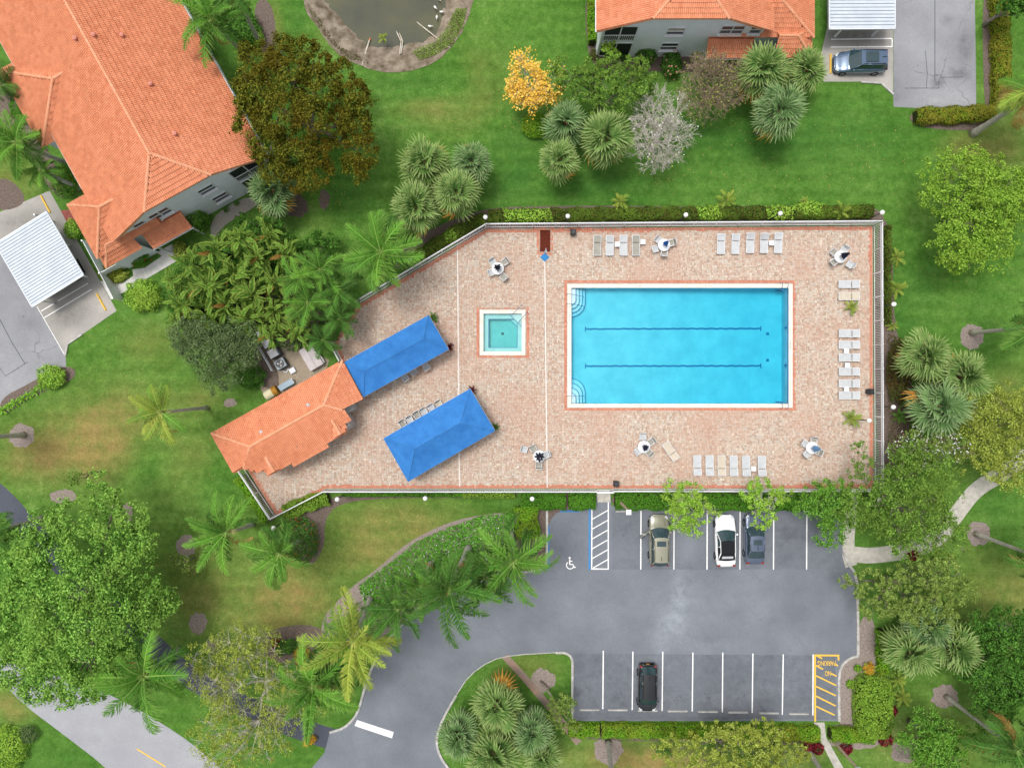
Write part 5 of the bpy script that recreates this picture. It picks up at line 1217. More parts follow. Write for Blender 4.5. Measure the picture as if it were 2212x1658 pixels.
# ------------------------------------------------------------------ cars
def car(label, x, y, ang, paint, L, W_, Ht, ws0, ws1, re, rg, roofmat=None, sunroof=None, open_door=False, plate=False, rails=False, fin=True, softtop=False):
    """front at +X; ws0/ws1 = windscreen base/top, re = roof end, rg = rear glass end (fractions of length from the front)"""
    c = G(x, y); t = thing('parked_car', label, 'car', (c.x, c.y, .012), ang, 'parked cars')
    X = lambda f: L * (.5 - f)
    belt = Ht * .60
    tops = [(0, .52), (.03, .62), (.08, .68), (ws0 * .6, .74), (ws0, belt), (.5, belt), (rg, belt), (rg + (1 - rg) * .5, belt - .03), (.985, belt - .12), (1, belt - .25)]
    wid = [(0, .60), (.02, .76), (.06, .90), (.15, .975), (.3, 1), (.7, 1), (.86, .97), (.95, .90), (.985, .80), (1, .68)]
    def lerp(tab, f):
        for (a, va), (b_, vb) in zip(tab, tab[1:]):
            if f <= b_: return va + (vb - va) * (f - a) / max(1e-6, b_ - a)
        return tab[-1][1]
    st = sorted(set([0, .012, .03, .06, .1, .16, .23, ws0, .4, .5, .6, .7, .8, min(rg, .97), .9, .95, .975, .99, 1])); b = MB(); vs = []
    for f in st:
        w2 = W_ / 2 * lerp(wid, f); zt = lerp(tops, f); end = (f < .02 or f > .98)
        half = [(.88 * w2, .20 if not end else .28), (.98 * w2, .32), (1.0 * w2, .52 * zt / belt + .05), (.985 * w2, .80 * zt), (.93 * w2, zt - .03), (.82 * w2, zt + .005), (.45 * w2, zt + .03), (0, zt + .04)]
        vs += [(X(f), yy, zz) for yy, zz in half] + [(X(f), -yy, zz) for yy, zz in half[-2::-1]]
    n = 15; fs = [(i * n + k, i * n + k + 1, (i + 1) * n + k + 1, (i + 1) * n + k) for i in range(len(st) - 1) for k in range(n - 1)]
    fs += [tuple(range(n)), tuple(range((len(st) - 1) * n + n - 1, (len(st) - 1) * n - 1, -1))]
    b.add(vs, fs); body = b.build('body', paint, t, smooth=True)
    MB().box((0, 0, .26), (L * .93, W_ * .86, .18)).build('underbody', 'trim_black', t)
    # glasshouse
    zb, zr = belt + .01, Ht; wb, wt = W_ * .445, W_ * .345
    def grid(a0, a1, b0, b1, nm, mat, bow0=0, bow1=0, crown=0, par=t, nn=6, sub=0):
        bb = MB(); vv = []
        for i in range(nn + 1):
            for j in range(nn + 1):
                u, v = i / nn, j / nn; p0 = Vector(a0).lerp(Vector(a1), v); p1 = Vector(b0).lerp(Vector(b1), v); k = 4 * v * (1 - v)
                p0.x += bow0 * k; p1.x += bow1 * k; p = p0.lerp(p1, u); p.z += crown * k + sub * math.sin(PI * u); vv.append(p)
        bb.add(vv, [(i * (nn + 1) + j, i * (nn + 1) + j + 1, (i + 1) * (nn + 1) + j + 1, (i + 1) * (nn + 1) + j) for i in range(nn) for j in range(nn)])
        return bb.build(nm, mat, par, smooth=True)
    A0, A1 = (X(ws0), wb, zb), (X(ws0), -wb, zb); B0, B1 = (X(ws1), wt, zr - .06), (X(ws1), -wt, zr - .06)
    R0, R1 = (X(re), wt * .97, zr - .07), (X(re), -wt * .97, zr - .07); E0, E1 = (X(rg), wb * .92, zb), (X(rg), -wb * .92, zb)
    grid(A0, A1, B0, B1, 'windscreen', 'car_glass', .16, .1, .01)
    rm = roofmat or paint
    rp = grid(B0, B1, R0, R1, 'roof', rm, .1, -.04, .05, sub=.02)
    grid(R0, R1, E0, E1, 'rear_window' if not softtop else 'soft_top_back', 'car_glass' if not softtop else rm, -.04, -.1, .01)
    if softtop:
        q = lambda s_, u: Vector(R0).lerp(Vector(E0), u) if s_ > 0 else Vector(R1).lerp(Vector(E1), u)
        a = [q(1, .25), q(-1, .25), q(-1, .7), q(1, .7)]; m_ = sum(a, Vector()) / 4
        MB().sheet([m_ + (p - m_) * .72 + Vector((-.09, 0, .06)) for p in a]).build('rear_window', 'lamp_clear', t)
    for s_ in (1, -1):
        sgn = lambda p: (p[0], p[1] * s_, p[2])
        a, bq, r_, e = Vector(sgn(A0)), Vector(sgn(B0)), Vector(sgn(R0)), Vector(sgn(E0))
        mid_t, mid_b = bq.lerp(r_, .48), a.lerp(e, .52)
        MB().add([a, mid_b, mid_t, bq], [(0, 1, 2, 3)]).build('side_window', 'car_glass', t); MB().add([mid_b + Vector((-.06, 0, 0)), e, r_, mid_t + Vector((-.06, 0, 0))], [(0, 1, 2, 3)]).build('side_window', 'car_glass' if not softtop else rm, t)
        pb = MB(); up = Vector((0, s_ * .012, .015))
        pb.tube([a + up, bq + up], .035, 5); pb.tube([r_ + up, e + up], .05, 5); pb.tube([mid_b + up, mid_t + up], .035, 5); pb.tube([bq + up, r_ + up], .04, 5); pb.tube([a + up, e + up], .025, 5)
        pb.build('pillars', paint if not softtop else ('trim_black' if False else paint), t, smooth=True)
        if rails: MB().tube([bq.lerp(r_, .08) + Vector((0, -s_ * .03, .07)), bq.lerp(r_, .5) + Vector((0, -s_ * .03, .1)), bq.lerp(r_, .95) + Vector((0, -s_ * .03, .07))], .022, 6).build('roof_rail', 'trim_black', t)
        mp = a.lerp(bq, .2) + Vector((-.1, s_ * .16, .02)); MB().ball(mp, .1, 10, sq=.7).box(mp + Vector((0, -s_ * .1, -.02)), (.06, .14, .05)).build('mirror', paint, t, smooth=True)
        w2 = W_ / 2
        MB().box((X(.055), s_ * w2 * .70, lerp(tops, .05) * .98 - .02), (.34, .22, .12), -s_ * .5).build('headlight', 'lamp_clear', t, bevel=.03)
        MB().box((X(.972), s_ * w2 * .72, belt - .12), (.16, .26, .2), s_ * .35).build('taillight', 'lamp_red', t, bevel=.03)
        for fx in (.185, .80):
            wc = Vector((X(fx), s_ * (w2 - .10), .33)); q = []
            o = MB(); pr = [(.20, -.11), (.31, -.11), (.335, -.07), (.335, .07), (.31, .11), (.20, .11)]
            n2 = 20; vv = [wc + Vector((r2 * math.cos(2 * PI * k / n2), d2 * s_, r2 * math.sin(2 * PI * k / n2))) for r2, d2 in pr for k in range(n2)]
            o.add(vv, [(i * n2 + k, i * n2 + (k + 1) % n2, (i + 1) * n2 + (k + 1) % n2, (i + 1) * n2 + k) for i in range(5) for k in range(n2)])
            wh = o.build('wheel', 'tyre', t)
            rb = MB(); rb.add([wc + Vector((.21 * math.cos(2 * PI * k / n2), .085 * s_, .21 * math.sin(2 * PI * k / n2))) for k in range(n2)], [tuple(range(n2))]); rb.build('rim', 'rim', wh)
        MB().tube([(X(.22), s_ * w2 * .5, lerp(tops, .22) + .035), (X(.06), s_ * w2 * .42, lerp(tops, .06) + .03)], .008, 4).build('bonnet_crease', 'trim_black', t)
    if sunroof:
        f0, f1, wd = sunroof
        MB().box(((X(f0) + X(f1)) / 2, 0, zr + .035), (abs(X(f1) - X(f0)), W_ * wd, .03)).build('sunroof', 'car_glass', rp, bevel=.012)
    if fin: MB().add([(X(re - .05), 0, zr + .1), (X(re - .09) + .1, .02, zr), (X(re - .09) + .1, -.02, zr), (X(re), 0, zr)], [(0, 1, 3), (0, 3, 2), (0, 2, 1)]).build('antenna', 'trim_black', t)
    MB().box((X(.004), 0, .42), (.05, W_ * .5, .22)).build('grille', 'trim_black', t, bevel=.02)
    MB().box((X(.997), 0, .34), (.06, W_ * .8, .16)).build('rear_bumper', 'trim_black', t, bevel=.03)
    if plate: MB().box((X(1.0) - .03, 0, .62), (.02, .32, .16)).build('number_plate', 'plate', t)
    if open_door:
        h = Vector((X(ws0 + .03), W_ / 2 - .02, 0)); dv = Vector((-.62, .78, 0)).normalized() * 1.05
        MB().beam(h + Vector((0, 0, .6)), h + dv + Vector((0, 0, .6)), .07, .72).build('open_door', paint, t, bevel=.02)
        MB().beam(h + dv * .25 + Vector((0, 0, 1.12)), h + dv + Vector((0, 0, 1.12)), .03, .36).build('door_window', 'car_glass', t)
        MB().box((X(.45), W_ * .4, .62), (.85, .22, .7)).build('door_opening', 'trim_black', t)
    return t
car('champagne estate car with its left front door open', 1420, 1163, PI / 2, 'paint_champagne', 4.55, 1.82, 1.62, .27, .42, .88, .965, sunroof=(.47, .57, .44), open_door=True, rails=True)
car('white convertible with black soft top', 1562, 1164, PI / 2 + .02, 'paint_white', 4.6, 1.86, 1.36, .31, .48, .70, .86, roofmat='soft_top', softtop=True, fin=False)
car('grey saloon car with a sunroof right of the white convertible', 1624, 1160, PI / 2, 'paint_grey', 4.45, 1.78, 1.45, .27, .42, .70, .86, sunroof=(.48, .58, .42))
car('black hatchback parked alone in the bottom row', 1395, 1478, -PI / 2 - .015, 'paint_black', 4.2, 1.72, 1.56, .21, .36, .86, .95, plate=True, rails=True)
car('blue-grey car with panoramic roof beside the top right carport', 1850, 142, PI, 'paint_slate', 4.65, 1.88, 1.66, .27, .43, .90, .97, sunroof=(.5, .74, .48), rails=True)
car('dark car mostly hidden under the left carport', 134, 602, R(210), 'paint_black', 4.5, 1.8, 1.5, .28, .42, .72, .86)

# ------------------------------------------------------------------ pool equipment behind the pool house
def equipment():
    ang = R(-60)
    def B(name, label, cat, x, y, sx, sy, h, mat, z=.03):
        c = G(x, y); t = thing(name, label, cat, (c.x, c.y, z), ang); MB().box((0, 0, h / 2), (sx, sy, h)).build('cabinet', mat, t, bevel=.02); return t
    for i, (x, y, m_) in enumerate(((576, 722, 'equip_light'), (587, 741.5, 'equip_light'), (599, 763, 'equip_light'))):
        t = B('pool_heater', 'pale grey heater cabinet, ' + ('topmost', 'middle', 'lowest')[i] + ' of three beside the fan unit', 'heater', x, y, .78, .95, 1.0, 'equip_dark')
        MB().box((0, -.06, 1.02), (.74, .8, .06)).build('lid', 'equip_light', t); MB().box((0, -.5, .5), (.5, .04, .5)).build('grille', 'equip_dark', t)
    t = B('air_conditioner', 'dark air conditioner with a round fan on top', 'air conditioner', 612, 786, .85, .95, .85, 'equip_dark')
    MB().box((0, 0, .86), (.82, .92, .03)).build('top_panel', 'panel_grey', t)
    MB().lathe([(.33, .88), (.36, .9), (.36, .885), (.30, .875)], 20).build('fan_ring', 'trim_black', t); MB().lathe([(.30, .877), (.05, .879)], 20).build('fan_well', 'trim_black', t)
    for k in range(3):
        a = k * 2 * PI / 3; MB().add([(.05 * math.cos(a), .05 * math.sin(a), .9), (.27 * math.cos(a - .3), .27 * math.sin(a - .3), .9), (.27 * math.cos(a + .3), .27 * math.sin(a + .3), .93)], [(0, 1, 2)]).build('fan_blade', 'equip_light', t)
    MB().ball((0, 0, .9), .06, 8).build('fan_hub', 'equip_light', t)
    c = G(586, 752); t = thing('rail_fence', 'long low white rail left of the heater cabinets', 'rail', (c.x, c.y, .03), ang)
    for z in (.5, .9): MB().beam((-1.9, -.72, z), (1.9, -.72, z), .05, .09).build('rail', 'white_paint', t)
    for x in (-1.9, -.6, .6, 1.9): MB().beam((x, -.72, 0), (x, -.72, .95), .08, .08).build('post', 'white_paint', t)
    c = G(676, 772); t = thing('equipment_cover', 'large pale double lidded equipment box behind the pool house', 'box', (c.x, c.y, .03), ang)
    MB().box((0, 0, .3), (2.05, 1.35, .6)).build('box', 'pallet', t, bevel=.02)
    for s_ in (-1, 1):
        MB().box((0, s_ * .34, .63), (2.1, .665, .06)).build('lid', 'pallet', t, bevel=.015); MB().box((0, s_ * .34, .68), (.4, .03, .04)).build('handle', 'equip_light', t)
    MB().box((0, .74, .35), (1.9, .12, .1)).build('pipe_tray', 'equip_light', t)
    c = G(633, 800); t = thing('pump_pad', 'small square white pump box on the gravel', 'box', (c.x, c.y, .03), ang); MB().box((0, 0, .12), (.5, .55, .24)).build('box', 'equip_light', t, bevel=.02); MB().box((0, 0, .25), (.4, .45, .03)).build('lid', 'white_paint', t)
    c = G(617, 802); o = MB().beam((-.35, .1, .08), (.1, -.1, .08), .09, .1).beam((.1, -.1, .08), (.3, .3, .08), .085, .09).build('pipe_bend', 'equip_light'); o.location = (c.x, c.y, .03); tag(o, 'bent white pipe lying beside the fan unit', 'pipe')
    c = G(590, 848); t = thing('water_tank', 'cream cylindrical tank with ochre band behind the pool house', 'tank', (c.x, c.y, .03), R(30)); MB().tube([(-.6, 0, .45), (.6, 0, .45)], .42, 18).build('tank', 'tank_cream', t, smooth=False); MB().tube([(.18, 0, .45), (.62, 0, .45)], .435, 18).build('band', 'rust_ochre', t); MB().box((0, 0, .05), (.9, .5, .1)).build('cradle', 'equip_dark', t)
    c = G(621, 831); t = thing('filter_panel', 'flat light blue panel leaning behind the pool house', 'panel', (c.x, c.y, .03), R(30)); MB().box((0, 0, .5), (1.35, .5, .06), rot=Matrix.Rotation(.3, 3, 'X')).build('panel', 'panel_blue', t); MB().box((0, .2, .28), (1.3, .05, .5)).build('stand', 'post_grey', t); MB().box((.72, .02, .5), (.06, .5, .1), rot=Matrix.Rotation(.3, 3, 'X')).build('edge', 'white_paint', t)
plain('panel_grey', C('#8e97a0'), .5)
equipment()

# ------------------------------------------------------------------ pond things
def pipe(label, pts, r_, mat='pvc_white', tip=None):
    P = [G(x, y, z) for x, y, z in pts]; o = P[0]; t = thing('drain_pipe', label, 'pipe', o)
    MB().tube(P, r_, 8).build('pipe', mat, t, off=o, smooth=True)
    if tip: MB().tube([P[0], P[0].lerp(P[1], .18)], r_ * 1.15, 8).build('collar', tip, t, off=o)
pipe('white pipe with an orange end on the left pond bank', [(799, 84, -.38), (792, 105, -.3), (782, 143, .06)], .07, tip='bill_orange')
pipe('left one of two bent white pipes in the middle of the pond bank', [(850, 56, -.62), (866, 90, -.42), (863, 118, -.05)], .05)
pipe('right one of two bent white pipes in the middle of the pond bank', [(858, 62, -.62), (869.5, 90, -.42), (866, 117, -.05)], .05)
pipe('long thin white pipe on the right pond bank', [(855, 12, -.8), (912, 58, -.48), (940, 80, -.25), (972, 104, .02)], .05)
def bird(label, x, y, ang):
    z = -.48; c = G(x, y, z); t = thing('white_ibis', label, 'bird', c, ang, 'white birds wading in the pond')
    b = MB(); prof = [(-.24, .0, .26, .012), (-.17, 0, .27, .05), (-.06, 0, .29, .085), (.05, 0, .31, .08), (.12, 0, .35, .05), (.17, 0, .42, .028), (.21, 0, .47, .027), (.25, 0, .48, .036), (.285, 0, .47, .02)]
    b.tube([p[:3] for p in prof], [p[3] for p in prof], 10); b.build('body', 'bird_white', t, smooth=True)
    MB().tube([(.275, 0, .47), (.34, 0, .45), (.38, 0, .40)], [.014, .009, .004], 5).build('bill', 'bill_orange', t)
    for s_ in (-1, 1):
        MB().tube([(-.02, s_ * .035, .25), (.0, s_ * .035, .13), (-.01, s_ * .035, 0)], .008, 5).build('leg', 'bill_orange', t)
        MB().add([(.08, s_ * .06, .34), (-.05, s_ * .095, .31), (-.26, s_ * .03, .27), (-.08, s_ * .03, .36)], [(0, 1, 2, 3)]).build('wing', 'bird_white', t)
for x, y, a, s_ in ((949, 3, R(-60), 'at the top edge'), (941, 21, R(-55), 'second from the top'), (955, 30, R(-10), 'closest to the right bank'), (944, 42, R(-88), 'fourth from the top'), (930, 61, R(-18), 'lowest and farthest left')):
    bird('white wading bird in the pond, ' + s_ + ' of the five', x, y, a)

# ------------------------------------------------------------------ foliage tools
def unit(v): return v / np.maximum(np.linalg.norm(v, axis=1, keepdims=True), 1e-6)
def leaf_mesh(name, P, N, size, mat, parent=None, off=(0, 0, 0), aspect=.55, jit=.6):
    """one small diamond-shaped blade per point, facing roughly along N"""
    n = len(P); nn = unit(N + RNG.normal(0, jit, (n, 3)))
    t = unit(np.cross(nn, RNG.normal(0, 1, (n, 3)))); b = np.cross(nn, t)
    s = RNG.uniform(size * .65, size * 1.35, (n, 1)) / 2
    P = P - np.array(off)[None]
    V = np.stack([P - t * s, P + b * s * aspect + nn * s * .15, P + t * s, P - b * s * aspect + nn * s * .15], 1).reshape(-1, 3)
    return mesh_np(name, V, np.arange(n * 4).reshape(-1, 4), mat, parent)
def shell(c, r, n, low=-.25, thick=.35, sq=.8):
    d_ = unit(RNG.normal(0, 1, (int(n * 1.8) + 8, 3))); d_ = d_[d_[:, 2] > low][:n]
    k = (1 - thick * RNG.random((len(d_), 1)) ** 1.5)
    return np.array(c)[None] + d_ * k * np.array([r, r, r * sq])[None], d_
def tree(label, x, y, rx, ry, z0, z1, mat, ncl, nl, leaf, cr=.36, base=None, bark='bark_grey', name='broadleaf_tree', extra=None, bare=0, aspect=.55, trunk_r=.22, cat='tree', clumps=None, limbs=12, lowcut=-.25, twigs=0, rot=0, airy=False):
    zc = (z0 + z1) / 2; c = G(x, y, zc); f = (CAM_H - zc) / CAM_H; ax, ay, az = rx / K * f, ry / K * f, (z1 - z0) / 2
    bp = G(*base) if base else Vector((c.x, c.y, 0)); t = thing(name, label, cat, bp)
    cl = []
    cb, sb = math.cos(-R(rot)), math.sin(-R(rot))
    if clumps:
        for (px, py, pr, pz) in clumps: q = G(px, py, pz); cl.append((q, pr / K * (CAM_H - pz) / CAM_H))
    else:
        m = min(ax, ay) * cr * (.85 if airy else 1); p3, p5 = random.uniform(0, 6), random.uniform(0, 6)
        for i in range(ncl):
            for _ in range(40):
                u = Vector((random.gauss(0, 1), random.gauss(0, 1), abs(random.gauss(0, .9)) - .35)).normalized() * random.uniform(.3, 1) ** .6
                th = math.atan2(u.y, u.x); lo = .86 + .2 * math.sin(3 * th + p3) + .14 * math.sin(5 * th + p5)
                q = (u.x * lo * (ax - m * .55), u.y * lo * (ay - m * .55)); q = (q[0] * cb - q[1] * sb, q[0] * sb + q[1] * cb)
                q = Vector((c.x + q[0], c.y + q[1], zc + u.z * (az - m * .5)))
                if all((q - o).length > m * (1.05 if airy else .9) for o, _ in cl): break
            cl.append((q, m * random.uniform(.6, 1.3)))
    PP, NN = [], []
    tot = sum(r_ ** 2 for _, r_ in cl)
    for q, r_ in cl:
        n1 = max(8, int(nl * r_ ** 2 / tot)); ns = int(min(46, max(6, (8 if airy else 13) * (r_ / .9) ** 1.4)))
        S, ds = shell(q, r_, ns, lowcut, .3); k = RNG.integers(0, len(S), n1); rs = r_ * RNG.uniform(.16, .34, len(S)) * (1.0 if r_ < 1.4 else .8)
        g = RNG.normal(0, 1, (n1, 3)) * np.array([1, 1, .6])[None]
        PP.append(S[k] + g * rs[k][:, None] * .62); NN.append(ds[k] * .5 + g * .45 + np.array([0, 0, .8])[None])
    if nl: leaf_mesh('crown', np.vstack(PP), np.vstack(NN), leaf, mat, t, bp, aspect)
    b = MB(); fork = Vector((bp.x + (c.x - bp.x) * .55, bp.y + (c.y - bp.y) * .55, max(.8, z0 * .75)))
    b.tube([bp, bp.lerp(fork, .5) + Vector((random.uniform(-.1, .1), random.uniform(-.1, .1), 0)), fork], [trunk_r * 1.3, trunk_r, trunk_r * .85], 8); b.build('trunk', bark, t, off=bp, smooth=True)
    lb = MB(); ch = random.sample(cl, min(limbs, len(cl))); prim = ch[:6]; mids = []
    for q, r_ in prim:
        e = fork.lerp(q, .62) + Vector((random.uniform(-.3, .3), random.uniform(-.3, .3), -.1)); mids.append(e)
        lb.tube([fork, fork.lerp(e, .5) + Vector((random.uniform(-.2, .2), random.uniform(-.2, .2), .1)), e, q], [trunk_r * .5, trunk_r * .36, trunk_r * .26, trunk_r * .1], 5, caps=False)
    for q, r_ in ch[6:]:
        o_ = min(mids, key=lambda m: (m - q).length); mid = o_.lerp(q, .5) + Vector((random.uniform(-.25, .25), random.uniform(-.25, .25), .05)); lb.tube([o_, mid, q], [trunk_r * .24, trunk_r * .16, trunk_r * .07], 4, caps=False)
    for q, r_ in ch:
        for _ in range(twigs):
            e = q + Vector((random.gauss(0, 1), random.gauss(0, 1), abs(random.gauss(0, .6)))).normalized() * r_ * random.uniform(.7, 1.15); m = q.lerp(e, .5) + Vector((random.gauss(0, .08), random.gauss(0, .08), 0)); lb.tube([q, m, e], [trunk_r * .08, .012, .006], 3, caps=False)
    lb.build('limbs', bark, t, off=bp, smooth=True)
    for nm, m2, n2, s2 in (extra or ()):
        P2, N2 = [], []
        for q, r_ in cl:
            p, d_ = shell(q, r_ * 1.04, max(3, int(n2 * r_ ** 2 / tot)), .1, .15); P2.append(p); N2.append(d_ + np.array([0, 0, .8])[None])
        leaf_mesh(nm, np.vstack(P2), np.vstack(N2), s2, m2, t, bp, .9)
    return t
def bare_tree(label, x, y, rx, ry, h, mat, seed, base=None, flowers=None, leaves=None, n0=9, depth=4, name='bare_tree'):
    rr = random.Random(seed); c = G(x, y, h * .75); f = (CAM_H - h * .75) / CAM_H; ax, ay = rx / K * f, ry / K * f
    bp = G(*base) if base else Vector((c.x, c.y, 0)); t = thing(name, label, 'tree', bp); tips = []
    b = MB(); fork = Vector((bp.x, bp.y, h * .28)); b.tube([bp, fork], [.16, .12], 7); b.build('trunk', mat, t, off=bp, smooth=True)
    tw = MB()
    def grow(p, d_, L, r_, k):
        e = p + d_ * L; m = p.lerp(e, .5) + Vector((rr.gauss(0, 1), rr.gauss(0, 1), rr.gauss(0, 1))) * L * .07
        tw.tube([p, m, e], [r_, r_ * .8, r_ * .55], 4 if k < 2 else 3, caps=False)
        if k >= depth: tips.append(e); return
        for _ in range(rr.choice((3, 3, 4)) if k < depth - 1 else 4):
            nd = (d_ + Vector((rr.gauss(0, .55), rr.gauss(0, .55), rr.gauss(.05, .38)))).normalized()
            q = p.lerp(e, rr.uniform(.55, 1.0)); grow(q, nd, L * rr.uniform(.55, .8), max(r_ * .62, .013), k + 1)
    for i in range(n0):
        a = 2 * PI * i / n0 + rr.uniform(-.3, .3); u = rr.uniform(.55, 1)
        tgt = Vector((c.x + ax * math.cos(a) * u, c.y + ay * math.sin(a) * u, h * rr.uniform(.7, .95))); d_ = (tgt - fork); L = d_.length * .5; grow(fork, d_.normalized(), L, .055, 1)
    tw.build('branches', mat, t, off=bp)
    T = np.array([v[:] for v in tips])
    for nm, m2, n2, s2, spread in ((flowers or ()) if not leaves else list(flowers or ()) + list(leaves)):
        k = RNG.integers(0, len(T), n2); leaf_mesh(nm, T[k] + RNG.normal(0, spread, (n2, 3)), np.tile([0, 0, 1.], (n2, 1)), s2, m2, t, bp, .8, .8)
    return t
def shrub(label, x, y, rx, ry, h, mat, nl, leaf, name='shrub', ang=0, extra=None, cat='shrub', lump=.12, group=None, sq=1.0):
    c = G(x, y); ax, ay = rx / K, ry / K; t = thing(name, label, cat, c, group=group)
    d_ = unit(RNG.normal(0, 1, (int(nl * 2) + 8, 3))); d_ = d_[d_[:, 2] > -.15][:nl]
    w_ = 1 + lump * np.sin(d_[:, :1] * 7 + x) * np.cos(d_[:, 1:2] * 6 + y) + lump * .6 * np.sin(d_[:, 2:3] * 9 + x + y)
    k = (1 - .25 * RNG.random((len(d_), 1))) * w_
    ds = np.sign(d_) * np.abs(d_) ** sq; p = ds * k * np.array([ax, ay, h * .62]); ca, sa = math.cos(ang), math.sin(ang); p = np.stack([p[:, 0] * ca - p[:, 1] * sa, p[:, 0] * sa + p[:, 1] * ca, p[:, 2] + h * .38], 1)
    leaf_mesh('foliage', p, d_ + np.array([0, 0, .5]), leaf, mat, t)
    b = MB()
    for i in range(5):
        a = i * 1.26; b.tube([(0, 0, 0), (ax * .5 * math.cos(a), ay * .5 * math.sin(a), h * .7)], [.03, .012], 4)
    b.build('stems', 'bark_dark', t)
    for nm, m2, n2, s2 in (extra or ()):
        k = RNG.integers(0, len(p), n2); leaf_mesh(nm, p[k] * 1.06, d_[k] + np.array([0, 0, 1.]), s2, m2, t, aspect=.9)
    return t
def hedge(label, pl, wd, h, mat, leaf=.13, dens=330, name='hedge', core=True, rnd=.25, wob=.08, cat='hedge', extra=None):
    P = [G(*p) for p in pl]; o = P[0].copy(); t = thing(name, label, cat, o); V, N = [], []
    for a, e in zip(P, P[1:]):
        u = e - a; L = u.length; u = u / L; v = Vector((-u.y, u.x, 0)); w2 = wd / 2
        n = int(L * (wd + 1.2 * h) * dens)
        s_ = RNG.random(n) * L; q = RNG.random(n) * (wd + 1.2 * h); top = q < wd
        y = np.where(top, q - w2, np.where(RNG.random(n) < .5, -w2, w2)); z = np.where(top, h, h - (q - wd) / 1.2 * .9)
        sh = np.abs(y) / w2; z = np.where(top, z - rnd * h * sh ** 4, z)
        lum = wob * (np.sin(s_ * 2.3 + a.x) + np.sin(s_ * 5.1 + a.y * 2) * .6); z = z + np.where(top, lum, 0) + RNG.normal(0, .03, n); y = y * (1 + .12 * np.sin(s_ * 3.1 + a.x)) + RNG.normal(0, .04, n)
        V.append(np.stack([a.x + u.x * s_ + v.x * y, a.y + u.y * s_ + v.y * y, np.maximum(z, .03)], 1)); N.append(np.stack([v.x * np.where(top, 0, np.sign(y)), v.y * np.where(top, 0, np.sign(y)), np.where(top, 1.2, .3)], 1))
    V = np.vstack(V); N = np.vstack(N); leaf_mesh('foliage', V, N, leaf, mat, t, o)
    b = MB(); R_ = ribbon(P, wd * .72); b.prism(R_, 0, h * .78); b.build('branches', 'hedge_core', t, off=o)  # solid dark block, coloured as the shaded inside of the hedge
    for nm, m2, n2, s2 in (extra or ()):
        k = RNG.integers(0, len(V), n2 * 4); g = np.sin(V[k, 0] * .83) + np.sin(V[k, 0] * .31 + 1.3) + .6 * np.sin(V[k, 0] * 2.1 + V[k, 1]); k = k[g > .75][:n2]
        leaf_mesh(nm, V[k] + np.array([0, 0, .04]), N[k], s2, m2, t, o, .9)
    return t
plain('hedge_core', C('#2c3d1a'), 1, spec=.1, c2=C('#3a3a20'), scale=5)  # dark fill inside hedges, shade between the leaves put into its colour

# palm leaves (shared meshes; every leaf on a tree is an object of its own)
def pinnate_mesh(droop, nl, ll, lw, mat, seed, vee=.5, L=1.0, curl=.0):
    rr = random.Random(seed); b = MB(); tip = []
    pts = []; n = 14
    for i in range(n + 1):
        t = i / n; a = -droop * t ** 1.35 * 1.5; pts.append((t, a))
    path = [Vector((0, 0, 0))]
    for i in range(n): path.append(path[-1] + Vector((math.cos(pts[i][1]), math.sin(curl * i / n) * .3, math.sin(pts[i][1]))) * (L / n))
    V, F = [], []
    def addv(p, tp): V.append(p); tip.append(tp); return len(V) - 1
    for i in range(n):
        r0, r1 = .017 * (1 - i / n * .8), .017 * (1 - (i + 1) / n * .8)
        a = [addv(path[i] + Vector((0, s_ * r0, .002)), .4) for s_ in (-1, 1)]; e = [addv(path[i + 1] + Vector((0, s_ * r1, .003)), .4) for s_ in (-1, 1)]; F.append((a[0], a[1], e[1], e[0]))
    for k in range(nl):
        t = .14 + .85 * k / (nl - 1); f = t * n; i = min(int(f), n - 1); p = path[i].lerp(path[i + 1], f - i); d_ = (path[i + 1] - path[i]).normalized()
        ln0 = ll * (math.sin(PI * min(1, .12 + t * .9)) ** .6)
        up = Vector((-d_.z, 0, d_.x))
        for s_ in (-1, 1):
            if rr.random() < .1: continue
            ln = ln0 * rr.uniform(.75, 1.15); fw = rr.uniform(.3, .9) + .5 * t; dv = (d_ * fw + Vector((0, s_, 0)) + up * rr.uniform(-.1, vee)).normalized()
            m = p + dv * ln * .55; e = p + dv * ln + Vector((0, 0, -ln * rr.uniform(.15, .7))); w_ = d_ * lw
            i0, i1, i2, i3, i4 = addv(p - w_ * .35, 0), addv(p + w_ * .35, 0), addv(m + w_ * .5, .15), addv(m - w_ * .5, .15), addv(e, .38)
            F += [(i0, i1, i2, i3), (i3, i2, i4, i4)]
    me = bpy.data.meshes.new('frond'); me.from_pydata([v[:] for v in V], [], [f if f[2] != f[3] else f[:3] for f in F])
    at = me.attributes.new('tip', 'FLOAT', 'POINT'); at.data.foreach_set('value', tip)
    me.materials.append(MATS[mat]); me.update(); return me
